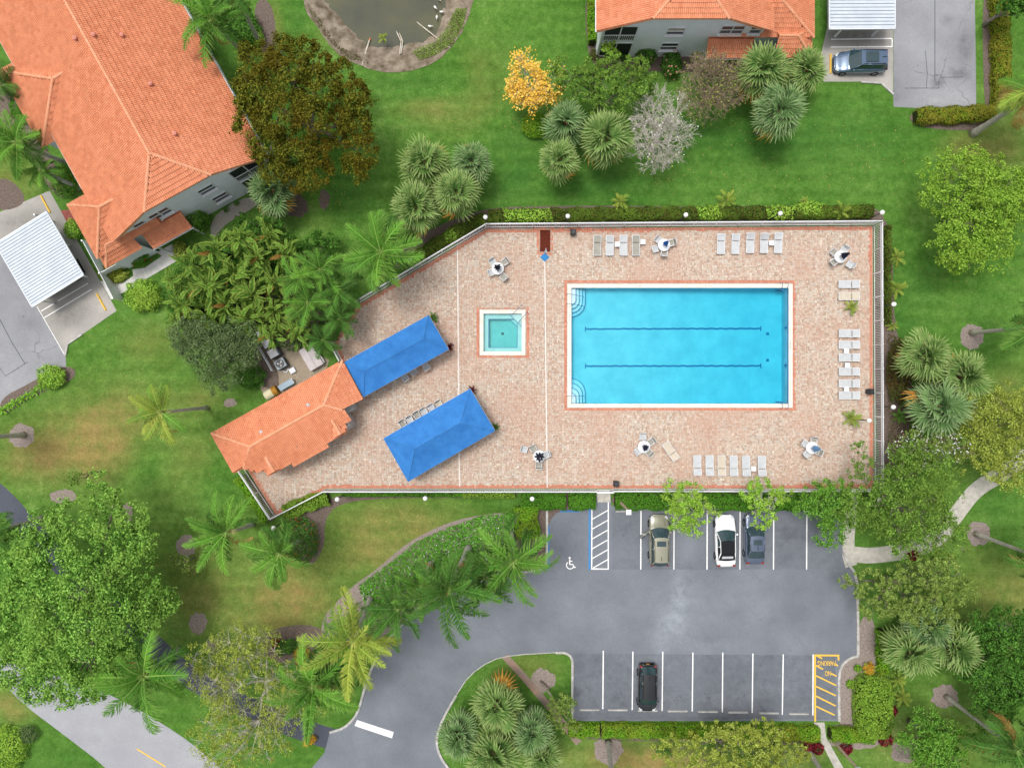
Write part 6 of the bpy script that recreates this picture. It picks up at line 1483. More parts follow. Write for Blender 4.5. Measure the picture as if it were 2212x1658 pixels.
def fan_mesh(mat, seed, seg=22, spread=150, droop=.35):
    rr = random.Random(seed); V, F, tip = [], [], []
    def addv(p, tp): V.append(p); tip.append(tp); return len(V) - 1
    L0 = .42
    i = [addv(Vector(q), .35) for q in ((0, -.012, 0), (0, .012, 0), (L0, .008, 0), (L0, -.008, 0))]; F.append(tuple(i))
    c = Vector((L0, 0, 0))
    for k in range(seg):
        a = R(-spread + 2 * spread * k / (seg - 1)); ln = (.58 - .18 * (abs(a) / R(spread)) ** 2) * rr.uniform(.88, 1.08); da = R(spread) / seg
        def P(rad, an, z): return c + Vector((rad * math.cos(an), rad * math.sin(an), z))
        fold = .028 if k % 2 else -.01
        z1 = -.03 * droop; e = P(ln, a + rr.uniform(-.05, .05), -droop * .32 * rr.uniform(.5, 1.3))
        v0 = addv(c + Vector((0, 0, .01)), 0); v1 = addv(P(ln * .55, a - da * .95, z1 - .02), .12); v2 = addv(P(ln * .58, a, z1 + fold), .05); v3 = addv(P(ln * .55, a + da * .95, z1 - .02), .12); v4 = addv(e, .85)
        F += [(v0, v1, v2), (v0, v2, v3), (v1, v4, v2), (v2, v4, v3)]
    me = bpy.data.meshes.new('fan_leaf'); me.from_pydata([v[:] for v in V], [], F)
    at = me.attributes.new('tip', 'FLOAT', 'POINT'); at.data.foreach_set('value', tip); me.materials.append(MATS[mat]); me.update(); return me
def paddle_mesh(mat, seed, arch=.8):
    rr = random.Random(seed); V, F, tip = [], [], []; n = 12
    path = [Vector((0, 0, 0))]
    for i in range(n): a = R(20) - arch * (i / n) ** 1.2 * 1.6; path.append(path[-1] + Vector((math.cos(a), 0, math.sin(a))) / n)
    def addv(p, tp): V.append(p); tip.append(tp); return len(V) - 1
    for i in range(4):
        a = [addv(path[i] + Vector((0, s_ * .012, 0)), .4) for s_ in (-1, 1)]; e = [addv(path[i + 1] + Vector((0, s_ * .012, 0)), .4) for s_ in (-1, 1)]; F.append((a[0], a[1], e[1], e[0]))
    ws = [.01, .07, .1, .105, .1, .09, .07, .04, .008]
    for s_ in (-1, 1):
        for i in range(8):
            p, q = path[4 + i], path[5 + i]; j0 = rr.uniform(.85, 1.1); gap = .012 if rr.random() < .7 else 0
            d_ = q - p
            a = addv(p + Vector((0, 0, .006)), 0); b_ = addv(q + Vector((0, 0, .006)), 0)
            c_ = addv(q - d_ * gap * 12 * .3 + Vector((.03, s_ * ws[i + 1] * j0, .05 * rr.uniform(.2, 1.2) - .02)), .75); e = addv(p + d_ * gap * 12 * .3 + Vector((.03, s_ * ws[i] * j0, .05 * rr.uniform(.2, 1.2) - .02)), .75)
            F.append((a, b_, c_, e))
    me = bpy.data.meshes.new('paddle_leaf'); me.from_pydata([v[:] for v in V], [], F)
    at = me.attributes.new('tip', 'FLOAT', 'POINT'); at.data.foreach_set('value', tip); me.materials.append(MATS[mat]); me.update(); return me
FR = {}
def frond_set(mat, kind='feather'):
    k = (mat, kind)
    if k not in FR:
        if kind == 'feather': FR[k] = [pinnate_mesh(dr, 42, .26, .024, mat, 3 + i, .35, curl=cu) for i, (dr, cu) in enumerate(((.4, .5), (.6, -1.2), (.85, 1.5), (1.05, -.7), (.5, -.4), (.75, 1.1), (.95, -1.6), (1.25, .9)))]
        elif kind == 'plume': FR[k] = [pinnate_mesh(dr, 50, .2, .0225, mat, 13 + i, 1.0, curl=cu) for i, (dr, cu) in enumerate(((.5, .6), (.75, -1.3), (1.0, 1.6), (1.25, -.8), (.6, -.5), (.9, 1.2), (1.15, -1.7), (1.4, 1.0)))]
        elif kind == 'fan': FR[k] = [fan_mesh(mat, 5 + i, droop=dr) for i, dr in enumerate((.3, .55, .8, 1.1))]
        else: FR[k] = [paddle_mesh(mat, 9 + i, ar) for i, ar in enumerate((.6, 1.0, 1.45))]
    return FR[k]
def put_leaf(nm, me, parent, pos, yaw, pitch, s_, roll=0):
    o = obj(nm, me, parent); o.location = pos; o.rotation_mode = 'QUATERNION'
    o.rotation_quaternion = (Matrix.Rotation(yaw, 3, 'Z') @ Matrix.Rotation(-pitch, 3, 'Y') @ Matrix.Rotation(roll, 3, 'X')).to_quaternion(); o.scale = (s_, s_, s_)
def palm(label, x, y, z, r_, n, base=None, mat='frond_green', kind='feather', dry=1, shaft=True, flower=False, trunk=.17, bend=0, yaw0=None, gap=None, group=None, lowp=-25, dirs=None):
    top = G(x, y, z); bp = G(*base) if base else Vector((top.x, top.y, 0)); t = thing('feather_palm', label, 'palm', bp, group=group); tl = top - bp
    sz = r_ / K * (CAM_H - z) / CAM_H * 1.12
    pts = [Vector((0, 0, 0))] + [Vector((tl.x * (u ** (1 + bend)), tl.y * (u ** (1 + bend)), z * u)) for u in (.08, .25, .5, .75, .93, 1)]
    MB().tube(pts, [trunk * 1.7, trunk * 1.3, trunk, trunk * .95, trunk * .9, trunk * .85, trunk * .7], 10).build('trunk', 'bark_palm', t, smooth=True)
    if shaft: MB().tube([tl + Vector((0, 0, -.2)), tl + Vector((0, 0, .25)), tl + Vector((0, 0, .7))], [trunk * .9, trunk * .8, .05], 8).build('crownshaft', 'shaft_green', t, smooth=True)
    S = frond_set(mat, kind); S2 = frond_set({'frond_green': 'frond_dark', 'frond_yellow': 'frond_green'}.get(mat, mat), kind); D_ = frond_set('frond_dry', kind); yaw0 = random.uniform(0, 6) if yaw0 is None else yaw0  # lower fronds take a darker set: depth and shade put into their colour
    n += 6
    for i in range(n):
        a = i / (n - 1); yaw = yaw0 + i * 2.39996 + random.uniform(-.25, .25); pitch = R(66 - (66 - lowp) * a ** .8 + random.uniform(-12, 12))
        if dirs: yaw = R(dirs[i % len(dirs)]) + random.uniform(-.12, .12)
        isdry = i >= n - dry
        put_leaf('dry_frond' if isdry else 'frond', (D_ if isdry else (S2 if a > .55 else S))[min(3, int(a * 4)) + 4 * (random.random() < .5)], t, tl + Vector((0, 0, .35)), yaw, pitch - (R(12) if isdry else 0), sz * random.uniform(.8, 1.12), random.uniform(-.7, .7))
    if not shaft: MB().ball(tl + Vector((0, 0, .1)), .3, 10).build('leaf_bases', 'boot_brown', t)
    if flower:
        b = MB()
        for _ in range(40):
            d_ = Vector((random.gauss(0, 1), random.gauss(0, 1), random.gauss(0, .6))).normalized(); b.tube([tl + Vector((.15, -.05, -.1)), tl + Vector((.15, -.05, -.1)) + d_ * random.uniform(.3, .48)], [.02, .012], 4)
        b.build('flower_cluster', 'flower_cream', t)
    return t
def fan_palm(label, x, y, r_, z=4.2, n=40, mat='fan_green', dry=4, group='cabbage fan palms'):
    top = G(x, y, z); bp = Vector((top.x, top.y, 0)); t = thing('fan_palm', label, 'palm', bp, group=group); sz = r_ / K * (CAM_H - z) / CAM_H * .98
    MB().tube([(0, 0, 0), (.05, 0, z * .5), (0, 0, z)], [.24, .2, .2], 9).build('trunk', 'bark_palm', t, smooth=True)
    MB().lathe([(.15, z - .7), (.3, z - .5), (.26, z - .1), (.1, z + .1)], 10).build('boots', 'boot_brown', t)
    S = frond_set(mat, 'fan'); D_ = frond_set('fan_dry', 'fan'); yaw0 = random.uniform(0, 6)
    for i in range(n):
        a = i / (n - 1); yaw = yaw0 + i * 2.39996 + random.uniform(-.45, .45); pitch = R(80 - 112 * a ** .75 + random.uniform(-14, 14)); isdry = i >= n - dry
        put_leaf('dry_leaf' if isdry else 'fan_leaf', (D_ if isdry else S)[min(3, int(a * 4))], t, (0, 0, z + .05 - .35 * a), yaw, pitch, sz * random.uniform(.78, 1.15), random.uniform(-.9, .9))
    return t
def rosette(label, x, y, r_, n, mat, h=.3, name='potted_palm', kind='feather', pot=False, cat='plant', lowp=5, top=75, z0=0, group=None):
    c = G(x, y); t = thing(name, label, cat, (c.x, c.y, z0), group=group); S = frond_set(mat, kind); s_ = r_ / K * 1.1
    if pot:
        MB().lathe([(.16, 0), (.22, .32), (.24, .34), (.2, .35)], 14).build('pot', 'pot_brown', t)
    for i in range(n):
        a = i / max(1, n - 1); put_leaf('leaf', S[min(len(S) - 1, int(a * 4)) if kind != 'fan' else 1], t, (0, 0, h), i * 2.4 + random.uniform(-.3, .3), R(top - (top - lowp) * a ** .8), s_ * random.uniform(.75, 1.1), random.uniform(-.4, .4))
    if not pot: MB().tube([(0, 0, 0), (0, 0, h + .05)], [.08, .05], 6).build('stem', 'bark_dark', t)
    return t
plain('pot_brown', C('#6a4a38'), .8)

# ------------------------------------------------------------------ broadleaf trees
leafmat('leaf_dullime', [C('#4f7a22'), C('#729a30'), C('#94b448'), C('#608a28')], .3, clump=C('#7d9a38'), cscale=.6)
T1 = [(560, 140, 48, 7), (610, 112, 34, 6.5), (655, 110, 30, 6.5), (690, 135, 26, 6), (740, 155, 26, 5.5), (560, 200, 52, 8), (625, 175, 48, 8.5), (690, 190, 48, 8), (755, 215, 44, 7), (780, 240, 22, 6), (550, 265, 44, 7.5), (610, 250, 50, 9), (670, 255, 44, 8.5), (765, 265, 34, 6.5), (735, 260, 30, 7),
      (585, 315, 46, 7.5), (640, 330, 44, 7.5), (600, 365, 36, 6.5), (680, 370, 40, 6.5), (700, 320, 26, 7), (775, 325, 40, 6), (770, 365, 30, 5.5), (640, 385, 26, 6), (735, 300, 18, 6.5), (530, 230, 26, 6.5)]
tree('large olive-brown broadleaf tree between the upper left house and the lawn', 650, 245, 150, 155, 3, 9.5, 'leaf_olive', 0, 44000, .20, clumps=T1, trunk_r=.4, limbs=16, twigs=3, base=(680, 290))
T8 = [(60, 1290, 60, 6), (45, 1370, 62, 6), (40, 1440, 50, 5.5), (110, 1240, 55, 7), (120, 1320, 70, 8), (110, 1400, 66, 7), (120, 1470, 50, 5.5), (185, 1190, 55, 7), (190, 1270, 66, 8.5), (200, 1350, 66, 8.5), (190, 1430, 58, 7), (255, 1230, 55, 7), (270, 1300, 60, 7.5), (265, 1375, 52, 7), (310, 1250, 30, 6), (325, 1300, 44, 6), (360, 1300, 30, 5.5), (325, 1345, 36, 6), (225, 1090, 30, 6), (210, 1040, 24, 5.5), (250, 1070, 24, 5.5), (235, 1140, 44, 6.5), (290, 1120, 34, 6), (310, 1165, 36, 6), (285, 1190, 44, 6.5), (150, 1120, 44, 6.5), (100, 1140, 40, 6), (75, 1200, 50, 6.5), (20, 1250, 40, 6), (160, 1495, 30, 5), (80, 1480, 36, 5), (215, 1490, 20, 4.5), (-20, 1330, 60, 6), (62, 1462, 34, 4.5), (132, 1500, 30, 4.5), (196, 1478, 34, 4.5), (240, 1438, 34, 5), (40, 1185, 40, 5.5), (285, 1400, 26, 5)]
tree('very large bright green spreading tree at the left edge', 170, 1290, 200, 240, 3, 9.5, 'leaf_bright', 0, 56000, .22, clumps=T8, trunk_r=.45, limbs=20, twigs=3, base=(160, 1290))
bare_tree('yellow flowering trumpet tree left of the top right house', 1146, 178, 40, 60, 5.5, 'twig_grey', 4, flowers=[('blossoms', 'petal_yellow', 4200, .17, .16)], n0=11, name='flowering_tree')
tree('airy olive green tree in front of the top right house', 1302, 185, 142, 70, 2.5, 6, 'leaf_dull', 50, 17000, .16, .30, trunk_r=.2, twigs=4, limbs=26, airy=True)
tree('tiny sapling with yellow-green tufts in front of the balcony', 1322, 104, 24, 26, 2, 3.6, 'leaf_lime', 6, 900, .15, .45, trunk_r=.06, base=(1312, 152), twigs=2)
bare_tree('leafless pale grey tree with white blossoms in the middle of the top lawn', 1425, 285, 66, 92, 5, 'twig_grey', 8, flowers=[('blossoms', 'petal_white', 220, .14, .1)], leaves=[('leaves', 'leaf_lime', 120, .16, .1)], n0=18, depth=5)
bare_tree('leafless brown twiggy tree in front of the door canopy', 1540, 185, 78, 82, 5, 'twig_brown', 15, leaves=[('leaves', 'leaf_yellowgreen', 700, .12, .2)], n0=18, depth=5)
tree('bright green feathery tree at the right edge of the lawn', 2118, 448, 142, 158, 2.5, 7, 'leaf_dullime', 80, 30000, .18, .24, trunk_r=.22, twigs=4, limbs=30, airy=True)
tree('dark grey-green tree below the banana-leaved grove', 465, 755, 112, 76, 2, 5.2, 'leaf_greydark', 40, 17000, .15, .34, trunk_r=.2, twigs=5, limbs=20, rot=15)
shrub('dark green shrub at the corner of the equipment yard', 548, 815, 32, 26, 1.6, 'leaf_forest', 1800, .16)
tree('thin yellow-green tree with grey branches over the road end', 550, 1500, 165, 180, 2.5, 7, 'leaf_yellowgreen', 100, 22000, .14, .19, trunk_r=.22, twigs=9, limbs=90, bark='twig_grey', airy=True)
tree('small wispy sapling left of the two leaning palms', 392, 1218, 36, 30, 1.5, 3.2, 'leaf_sage', 12, 1400, .13, .3, trunk_r=.06, twigs=3, airy=True)
tree('small half bare tree poking out above the big left tree', 165, 1030, 22, 24, 3, 5, 'leaf_dull', 7, 600, .13, .35, trunk_r=.06, twigs=5)
tree('airy olive tree beside the lower right deck corner', 1962, 1085, 142, 146, 2.5, 7, 'leaf_dull', 78, 25000, .16, .22, trunk_r=.22, twigs=5, limbs=34, airy=True)
tree('olive tree overhanging the right end of the parking lot', 1972, 1278, 160, 88, 2.5, 6.5, 'leaf_sage', 72, 24000, .16, .24, trunk_r=.2, twigs=5, limbs=30, airy=True)
tree('tree with sparse pale blossoms outside the lower right fence', 2005, 970, 112, 56, 2.5, 5, 'leaf_sage', 34, 6000, .14, .32, trunk_r=.16, twigs=9, limbs=26, extra=[('blossoms', 'petal_white', 420, .13)], bark='twig_brown', airy=True)
tree('thin leafy branches hanging over the deck right of the last table', 1862, 995, 30, 62, 3, 5, 'leaf_dull', 14, 1700, .14, .4, trunk_r=.08, base=(1925, 1010), twigs=4)
tree('pale yellow-green tree at the right edge beside the fan palms', 2162, 930, 122, 130, 2.5, 6, 'leaf_yellowgreen', 76, 22000, .15, .25, trunk_r=.18, twigs=6, limbs=24, airy=True)
tree('dark green glossy tree at the lower right edge', 2155, 1425, 104, 146, 2.5, 6.5, 'leaf_forest', 60, 26000, .18, .25, trunk_r=.22, twigs=3, limbs=26)
tree('mid green tree at the bottom right left of the leaning palm', 2022, 1605, 90, 72, 2.5, 5.5, 'leaf_mid', 36, 15000, .16, .32, trunk_r=.2, twigs=3, limbs=20)
tree('yellow-green tree over the hedge at the bottom edge', 1580, 1618, 150, 86, 2, 5.5, 'leaf_yellowgreen', 60, 20000, .15, .27, trunk_r=.2, twigs=5, limbs=28, airy=True)
tree('small pale tree at the bottom edge left of the walkway', 1700, 1640, 50, 40, 1.8, 4, 'leaf_yellowgreen', 14, 3000, .14, .32, trunk_r=.1, twigs=4)
tree('small green tree over the hedge between champagne and white car', 1488, 1098, 66, 70, 2.2, 5, 'leaf_lime', 28, 7000, .15, .33, trunk_r=.14, twigs=7, limbs=22, bark='twig_grey', base=(1478, 1078), airy=True)
tree('small green tree over the hedge above the grey saloon', 1652, 1082, 54, 62, 2.2, 5, 'leaf_lime', 22, 5000, .15, .34, trunk_r=.13, twigs=6, limbs=18, bark='twig_grey', base=(1640, 1078), airy=True)
tree('bright green small tree at the right end of the parking hedge', 1785, 1098, 60, 84, 2.2, 5, 'leaf_mid', 30, 9000, .16, .33, trunk_r=.14, twigs=4, limbs=20, base=(1765, 1078))
tree('small grey-green tree at the lower left parking corner', 1213, 1540, 46, 50, 1.8, 4, 'leaf_sage', 16, 3600, .13, .34, trunk_r=.1, twigs=5, base=(1168, 1470), airy=True)
tree('dark leafy tree beyond the hedge in the top right corner', 2185, 10, 40, 40, 2, 5, 'leaf_forest', 14, 5000, .17, .34, trunk_r=.16)

# ------------------------------------------------------------------ palms
fp = [('beside the grey end wall of the upper left house', 588, 412, 58, 3.6, 'fan_blue'),
      ('upper left of four in the cluster above the deck fence bend', 917, 352, 60, 4.2, 'fan_green'), ('upper right of four in the cluster above the deck fence bend', 1020, 350, 47, 3.8, 'fan_blue'),
      ('lower right of four in the cluster above the deck fence bend', 985, 418, 58, 4.4, 'fan_green'), ('lower left of four in the cluster above the deck fence bend', 898, 450, 60, 4.2, 'fan_green'),
      ('upper left of three left of the leafless pale tree', 1222, 265, 50, 3.6, 'fan_blue'), ('right one of three left of the leafless pale tree', 1309, 300, 62, 4.4, 'fan_green'), ('lowest of three left of the leafless pale tree', 1208, 346, 50, 3.6, 'fan_green'),
      ('left one of three below the top right house', 1645, 152, 60, 4.4, 'fan_green'), ('right one of three below the top right house', 1740, 152, 48, 4, 'fan_green'), ('lowest of three below the top right house', 1680, 240, 64, 4.6, 'fan_blue'),
      ('topmost of three right of the deck', 1997, 768, 62, 4.2, 'fan_green'), ('middle right one of three right of the deck', 2076, 812, 58, 4.2, 'fan_green'), ('lowest of three right of the deck', 2026, 880, 66, 4.6, 'fan_blue'),
      ('left one of three right of the parking lot', 1965, 1408, 60, 4.2, 'fan_green'), ('right one of three right of the parking lot', 2060, 1395, 60, 4.2, 'fan_green'), ('topmost of three right of the parking lot, half under the olive tree', 2003, 1350, 50, 3.6, 'fan_blue'),
      ('tallest and topmost in the cluster on the bottom island', 1072, 1522, 66, 4.6, 'fan_green'), ('leftmost in the cluster on the bottom island, by the kerb', 990, 1588, 52, 4, 'fan_blue'), ('bottom middle one in the cluster on the bottom island', 1065, 1626, 60, 4.2, 'fan_green'), ('upper right one in the cluster on the bottom island', 1150, 1578, 50, 4, 'fan_blue'), ('lower right one in the cluster on the bottom island', 1168, 1632, 52, 4, 'fan_green')]
for s_, x, y, r_, z, m_ in fp: fan_palm('green fan palm, ' + s_, x, y, r_ * random.uniform(.97, 1.08), z + random.uniform(-.5, .6), 46, m_, 5 if y < 1000 else 2)

palm('feather palm leaning over the roof edge of the upper left house', 462, 50, 7, 84, 18, base=(532, 122), kind='plume', mat='frond_green')
palm('tall feather palm at the top edge behind the house palm', 512, -8, 7.5, 50, 12, base=(560, 92), kind='plume', mat='frond_dark')
palm('soft feather palm at the left edge beside the house wall', 42, 312, 6, 72, 16, base=(138, 350), mat='frond_green', dry=0)
palm('small feather palm at the left edge under the first porch', 8, 190, 5.5, 46, 12, base=(80, 262), mat='frond_dark', dry=0)
palm('low feather palm left of the house above the carport', 95, 372, 4.5, 46, 12, mat='frond_green', dry=0)
palm('date palm with brown centre beside the slanted deck fence', 824, 548, 6, 92, 17, mat='frond_green', dry=2, kind='feather', lowp=-12, base=(838, 560), shaft=False)
palm('lone yellow-green palm with a thin leaning trunk on the left lawn', 352, 890, 8, 66, 9, base=(447, 880), mat='frond_yellow', dry=2, flower=True, trunk=.14, dirs=[115, 75, 160, 195, 225, 265, 60, 290, 330], lowp=0)
palm('palm at the left edge with only its trunk in the picture', -110, 948, 8, 62, 10, base=(52, 939), mat='frond_green', trunk=.19)
palm('feather palm with a cream flower cluster and curved grey trunk', 494, 1146, 7.5, 82, 13, base=(545, 1131), kind='plume', flower=True, bend=.5, dirs=[100, 140, 175, 205, 235, 260, 60, 80, 120, 160, 220, 280, 40])
palm('feather palm with yellow-green fronds over the red-flowered shrub', 608, 1192, 7.5, 76, 14, base=(650, 1166), mat='frond_green', dirs=[95, 70, 45, 130, 160, 190, 215, 240, 265, 290, 320, 110, 200, 250])
palm('tall royal palm with white trunk over the flower bed', 972, 1268, 11, 108, 16, base=(1012, 1180), kind='plume', mat='frond_dark', dry=2, trunk=.21)
palm('royal palm whose fronds reach over the disabled bay', 1108, 1212, 9, 98, 14, base=(1104, 1150), kind='plume', mat='frond_green', dry=0)
palm('large golden-tipped palm at the bend of the driveway', 765, 1380, 9, 112, 15, base=(800, 1290), kind='plume', mat='frond_yellow', dry=2)
palm('dark feather palm between royal palm and driveway bend', 862, 1312, 8, 82, 13, base=(880, 1258), kind='plume', mat='frond_dark', dry=0)
palm('dark plumed palm behind the royal palm in the flower bed', 912, 1262, 8, 76, 13, base=(930, 1215), kind='plume', mat='frond_green', dry=1)
palm('smaller plumed palm between the royal palm and the disabled bay', 1046, 1246, 7.5, 78, 13, base=(1052, 1200), kind='plume', mat='frond_dark', dry=1)
palm('plumed palm tucked under the golden-tipped palm', 716, 1430, 7, 74, 13, base=(752, 1375), kind='plume', mat='frond_green', dry=2)
palm('large feather palm above the stop bar', 678, 1478, 8.5, 104, 15, base=(728, 1408), kind='plume', mat='frond_green', dry=2)
palm('spreading feather palm beside the grey road', 315, 1456, 7, 108, 13, base=(385, 1400), mat='frond_green', dry=1, shaft=False)
palm('leaning palm in the bottom right corner', 2185, 1612, 7.5, 92, 15, base=(2043, 1503), mat='frond_dark', dry=2)
palm('palm leaning out at the right edge above the fan palms', 2232, 705, 7.5, 72, 14, base=(2097, 719), mat='frond_green')
palm('palm with its trunk leaning out at the right edge below the walkway', 2262, 1210, 7.5, 80, 14, base=(2106, 1152), mat='frond_dark')
palm('palm with a thick trunk leaning out at the upper right', 2232, 205, 7, 84, 15, base=(2100, 289), mat='frond_yellow', trunk=.24, shaft=False, dry=3)
palm('dark palm at the left edge above the big tree', -18, 1150, 6, 68, 14, mat='frond_dark', dry=0)
palm('palm with its crown beyond the bottom edge, trunk left of the yellow-green tree', 1325, 1705, 8, 50, 12, base=(1313, 1600), mat='frond_green', trunk=.2)
palm('palm with its crown beyond the bottom edge beside the walkway', 1810, 1720, 7, 40, 11, base=(1746, 1621), mat='frond_green', trunk=.19)
for i, (x, y, r_, z) in enumerate(((695, 585, 58, 4.5), (732, 630, 56, 4.2), (668, 655, 52, 4.5), (735, 690, 46, 3.6), (650, 605, 50, 5), (700, 735, 40, 3.2))):
    palm('clumping feather palm in the grove left of the deck, ' + ('upper', 'right', 'left middle', 'lower right', 'upper left', 'lowest')[i] + ' one', x, y, z, r_, 14, mat=('frond_green', 'frond_dark')[i % 2], dry=1 if i == 3 else 0, trunk=.1)
# banana-leaved grove
bp_ = [(385, 610, 42), (420, 570, 46), (470, 540, 48), (520, 520, 46), (575, 505, 44), (400, 660, 46), (450, 620, 54), (505, 590, 54), (560, 560, 50), (615, 545, 44), (440, 690, 44), (490, 655, 54), (545, 630, 56), (600, 610, 50), (535, 690, 50), (590, 670, 50), (640, 720, 44), (585, 725, 40), (380, 690, 36), (640, 690, 40)]
for i, (x, y, r_) in enumerate(bp_):
    c = G(x, y, 3.6); t = thing('bird_of_paradise', 'giant bird-of-paradise plant with banana-like leaves in the grove beside the equipment yard', 'plant', (c.x, c.y, 0), group='giant bird-of-paradise plants in the grove')
    S = frond_set('paddle_green', 'paddle'); Db = frond_set('paddle_brown', 'paddle'); zc = random.uniform(2.4, 3.8)
    b = MB()
    for k in range(4): b.tube([(random.uniform(-.2, .2), random.uniform(-.2, .2), 0), (0, 0, zc)], [.07, .05], 6)
    b.build('stems', 'bark_dark', t)
    for k in range(34):
        dry = k > 32; put_leaf('dry_leaf' if dry else 'paddle_leaf', random.choice(Db if dry else S), t, (random.uniform(-.3, .3), random.uniform(-.3, .3), zc + random.uniform(-.3, .5)), k * 2.4 + random.uniform(-.3, .3), R(random.uniform(-20, 78)), r_ / K * random.uniform(.6, 1.05), random.uniform(-1.2, 1.2))
for (x, y, s_) in ((560, 488, 'above'), (690, 530, 'right of')):
    tree('dark green leafy shrub tree ' + s_ + ' the banana-leaved grove', x, y, 60, 36, .8, 2.4, 'leaf_forest', 12, 3200, .18, .4, trunk_r=.08)
# small deck plants
rosette('potted palm-like plant between the cream lounger and the column of six', 1834, 664, 19, 13, 'frond_yellow', .35, pot=True, z0=DECK_Z)
rosette('potted palm-like plant below the column of six loungers', 1833, 902, 22, 13, 'frond_yellow', .35, pot=True, z0=DECK_Z)
rosette('green potted plant at the top corner of the first canopy', 937, 686, 13, 12, 'frond_dark', .35, pot=True, z0=DECK_Z)
rosette('dark red potted plant at the right corner of the first canopy', 971, 751, 12, 12, 'leaf_redfrond', .35, pot=True, z0=DECK_Z) if 'leaf_redfrond' in MATS else None
leafmat('leaf_redfrond', [C('#3c1016'), C('#5f1a22'), C('#7d2430')], .2, 'object')
rosette('dark red potted plant at the right corner of the first canopy', 971, 751, 12, 12, 'leaf_redfrond', .35, pot=True, z0=DECK_Z)
rosette('dark red potted plant at the top corner of the free-standing canopy', 1019, 842, 12, 12, 'leaf_redfrond', .35, pot=True, z0=DECK_Z)
rosette('green potted plant at the right corner of the free-standing canopy', 1070, 921, 11, 11, 'frond_dark', .35, pot=True, z0=DECK_Z)
for x, y, r_, m_, s_ in ((1336, 440, 22, 'frond_yellow', 'in the top hedge above the left lounger row'), (1563, 438, 24, 'frond_yellow', 'in the top hedge above the gap of the lounger rows'), (1808, 462, 24, 'frond_yellow', 'in the top hedge near the right corner'), (1727, 440, 12, 'frond_yellow', 'sticking out of the hedge left of the lamp'),
                        (1931, 557, 22, 'frond_yellow', 'outside the right fence, upper'), (1931, 625, 24, 'frond_yellow', 'outside the right fence, middle'), (1922, 705, 14, 'frond_yellow', 'outside the right fence, lower'), (1937, 897, 18, 'frond_green', 'beside the lowest fan palm right of the deck'), (1952, 870, 14, 'frond_green', 'right of the lamp by the fan palms'),
                        (1872, 1440, 16, 'frond_yellow', 'at the kerb end right of the lot'), (1935, 1462, 20, 'frond_yellow', 'right of the clipped lime hedge, upper'), (1943, 1500, 22, 'frond_yellow', 'right of the clipped lime hedge, lower'), (830, 92, 14, 'frond_yellow', 'in the shallow water of the pond'),
                        (1434, 1612, 22, 'frond_dark', 'behind the bottom hedge left of the yellow-green tree'), (1670, 1605, 20, 'frond_dark', 'behind the bottom hedge right of the yellow-green tree')):
    rosette('small yellow-green palm clump ' + s_ if m_ == 'frond_yellow' else 'small dark green leafy clump ' + s_, x, y, r_, 13, m_, .7 if y < 500 else .3, name='palm_clump', group='small leafy clumps')
for x, y, r_, s_ in ((1922, 1530, 12, 'right of the clipped lime hedge'), (1908, 1592, 15, 'below the clipped lime hedge'), (1742, 1603, 16, 'left of the bottom walkway, first'), (1762, 1612, 13, 'left of the bottom walkway, second'), (1824, 1612, 13, 'right of the bottom walkway'), (598, 1386, 11, 'under the palms left of the driveway'), (1968, 1198, 12, 'in the shade under the olive tree')):
    shrub('dark red leafed plant ' + s_, x, y, r_, r_, .7, 'leaf_red', 220, .22, name='red_plant', cat='plant', group='red leafed plants')

# ------------------------------------------------------------------ shrubs, hedges, ground cover
hedge('mixed green hedge along the top deck fence', [(1055, 470), (1150, 469), (1300, 466), (1500, 464), (1700, 463), (1878, 461)], 1.05, .95, 'leaf_hedge_mix', .14, 300, extra=[('fresh_shoots', 'leaf_lime', 3000, .15)])
hedge('dark hedge along the slanted upper left deck fence', [(872, 582), (920, 545), (985, 505), (1050, 474)], 1.0, .9, 'leaf_hedge_mix', .14, 300, extra=[('fresh_shoots', 'leaf_lime', 500, .15)])
hedge('thin hedge along the upper part of the right deck fence', [(1911, 490), (1912, 700)], .45, .7, 'leaf_hedge_mix', .13, 280)
shrub('brown-green bushy shrub right of the deck fence beside the fan palms', 1932, 800, 26, 70, 1.2, 'leaf_brownred', 3200, .15)
shrub('small brown-green shrub at the upper right deck corner outside', 1853, 460, 20, 16, .9, 'leaf_hedge_mix', 900, .13); shrub('leafy green bush left of the corner shrub in the top hedge', 1745, 456, 44, 18, 1.1, 'leaf_lime', 1800, .15)
hedge('rounded green hedge left of the entrance gate, left piece', [(1124, 1078), (1220, 1080)], 1.35, 1.0, 'leaf_hedge', .13, 380, rnd=.5)
hedge('rounded green hedge left of the entrance gate, right piece', [(1226, 1080), (1284, 1079)], 1.4, 1.0, 'leaf_hedge', .13, 380, rnd=.5)
hedge('rounded green hedge between deck and parked cars', [(1326, 1079), (1460, 1080), (1620, 1081), (1830, 1082)], 1.45, 1.0, 'leaf_hedge', .13, 330, rnd=.4)
hedge('lime green hedge lump left of the disabled bay', [(1136, 1090), (1140, 1160)], 1.9, 1.0, 'leaf_hedge_lime', .13, 380, rnd=.5)
hedge('bright lime hedge at the lower left tip of the deck', [(618, 1105), (665, 1085), (712, 1072)], 1.3, .8, 'leaf_box', .13, 360)
hedge('low thin hedge along the bottom deck fence', [(740, 1065), (900, 1065), (1000, 1066)], .4, .6, 'leaf_hedge', .12, 330); hedge('low thin lime hedge along the bottom deck fence near the gate', [(1000, 1066), (1112, 1067)], .5, .6, 'leaf_box', .12, 330)
hedge('green hedge strip outside the lower left deck fence', [(520, 1028), (550, 1072), (582, 1122)], .8, .8, 'leaf_hedge_lime', .13, 340)
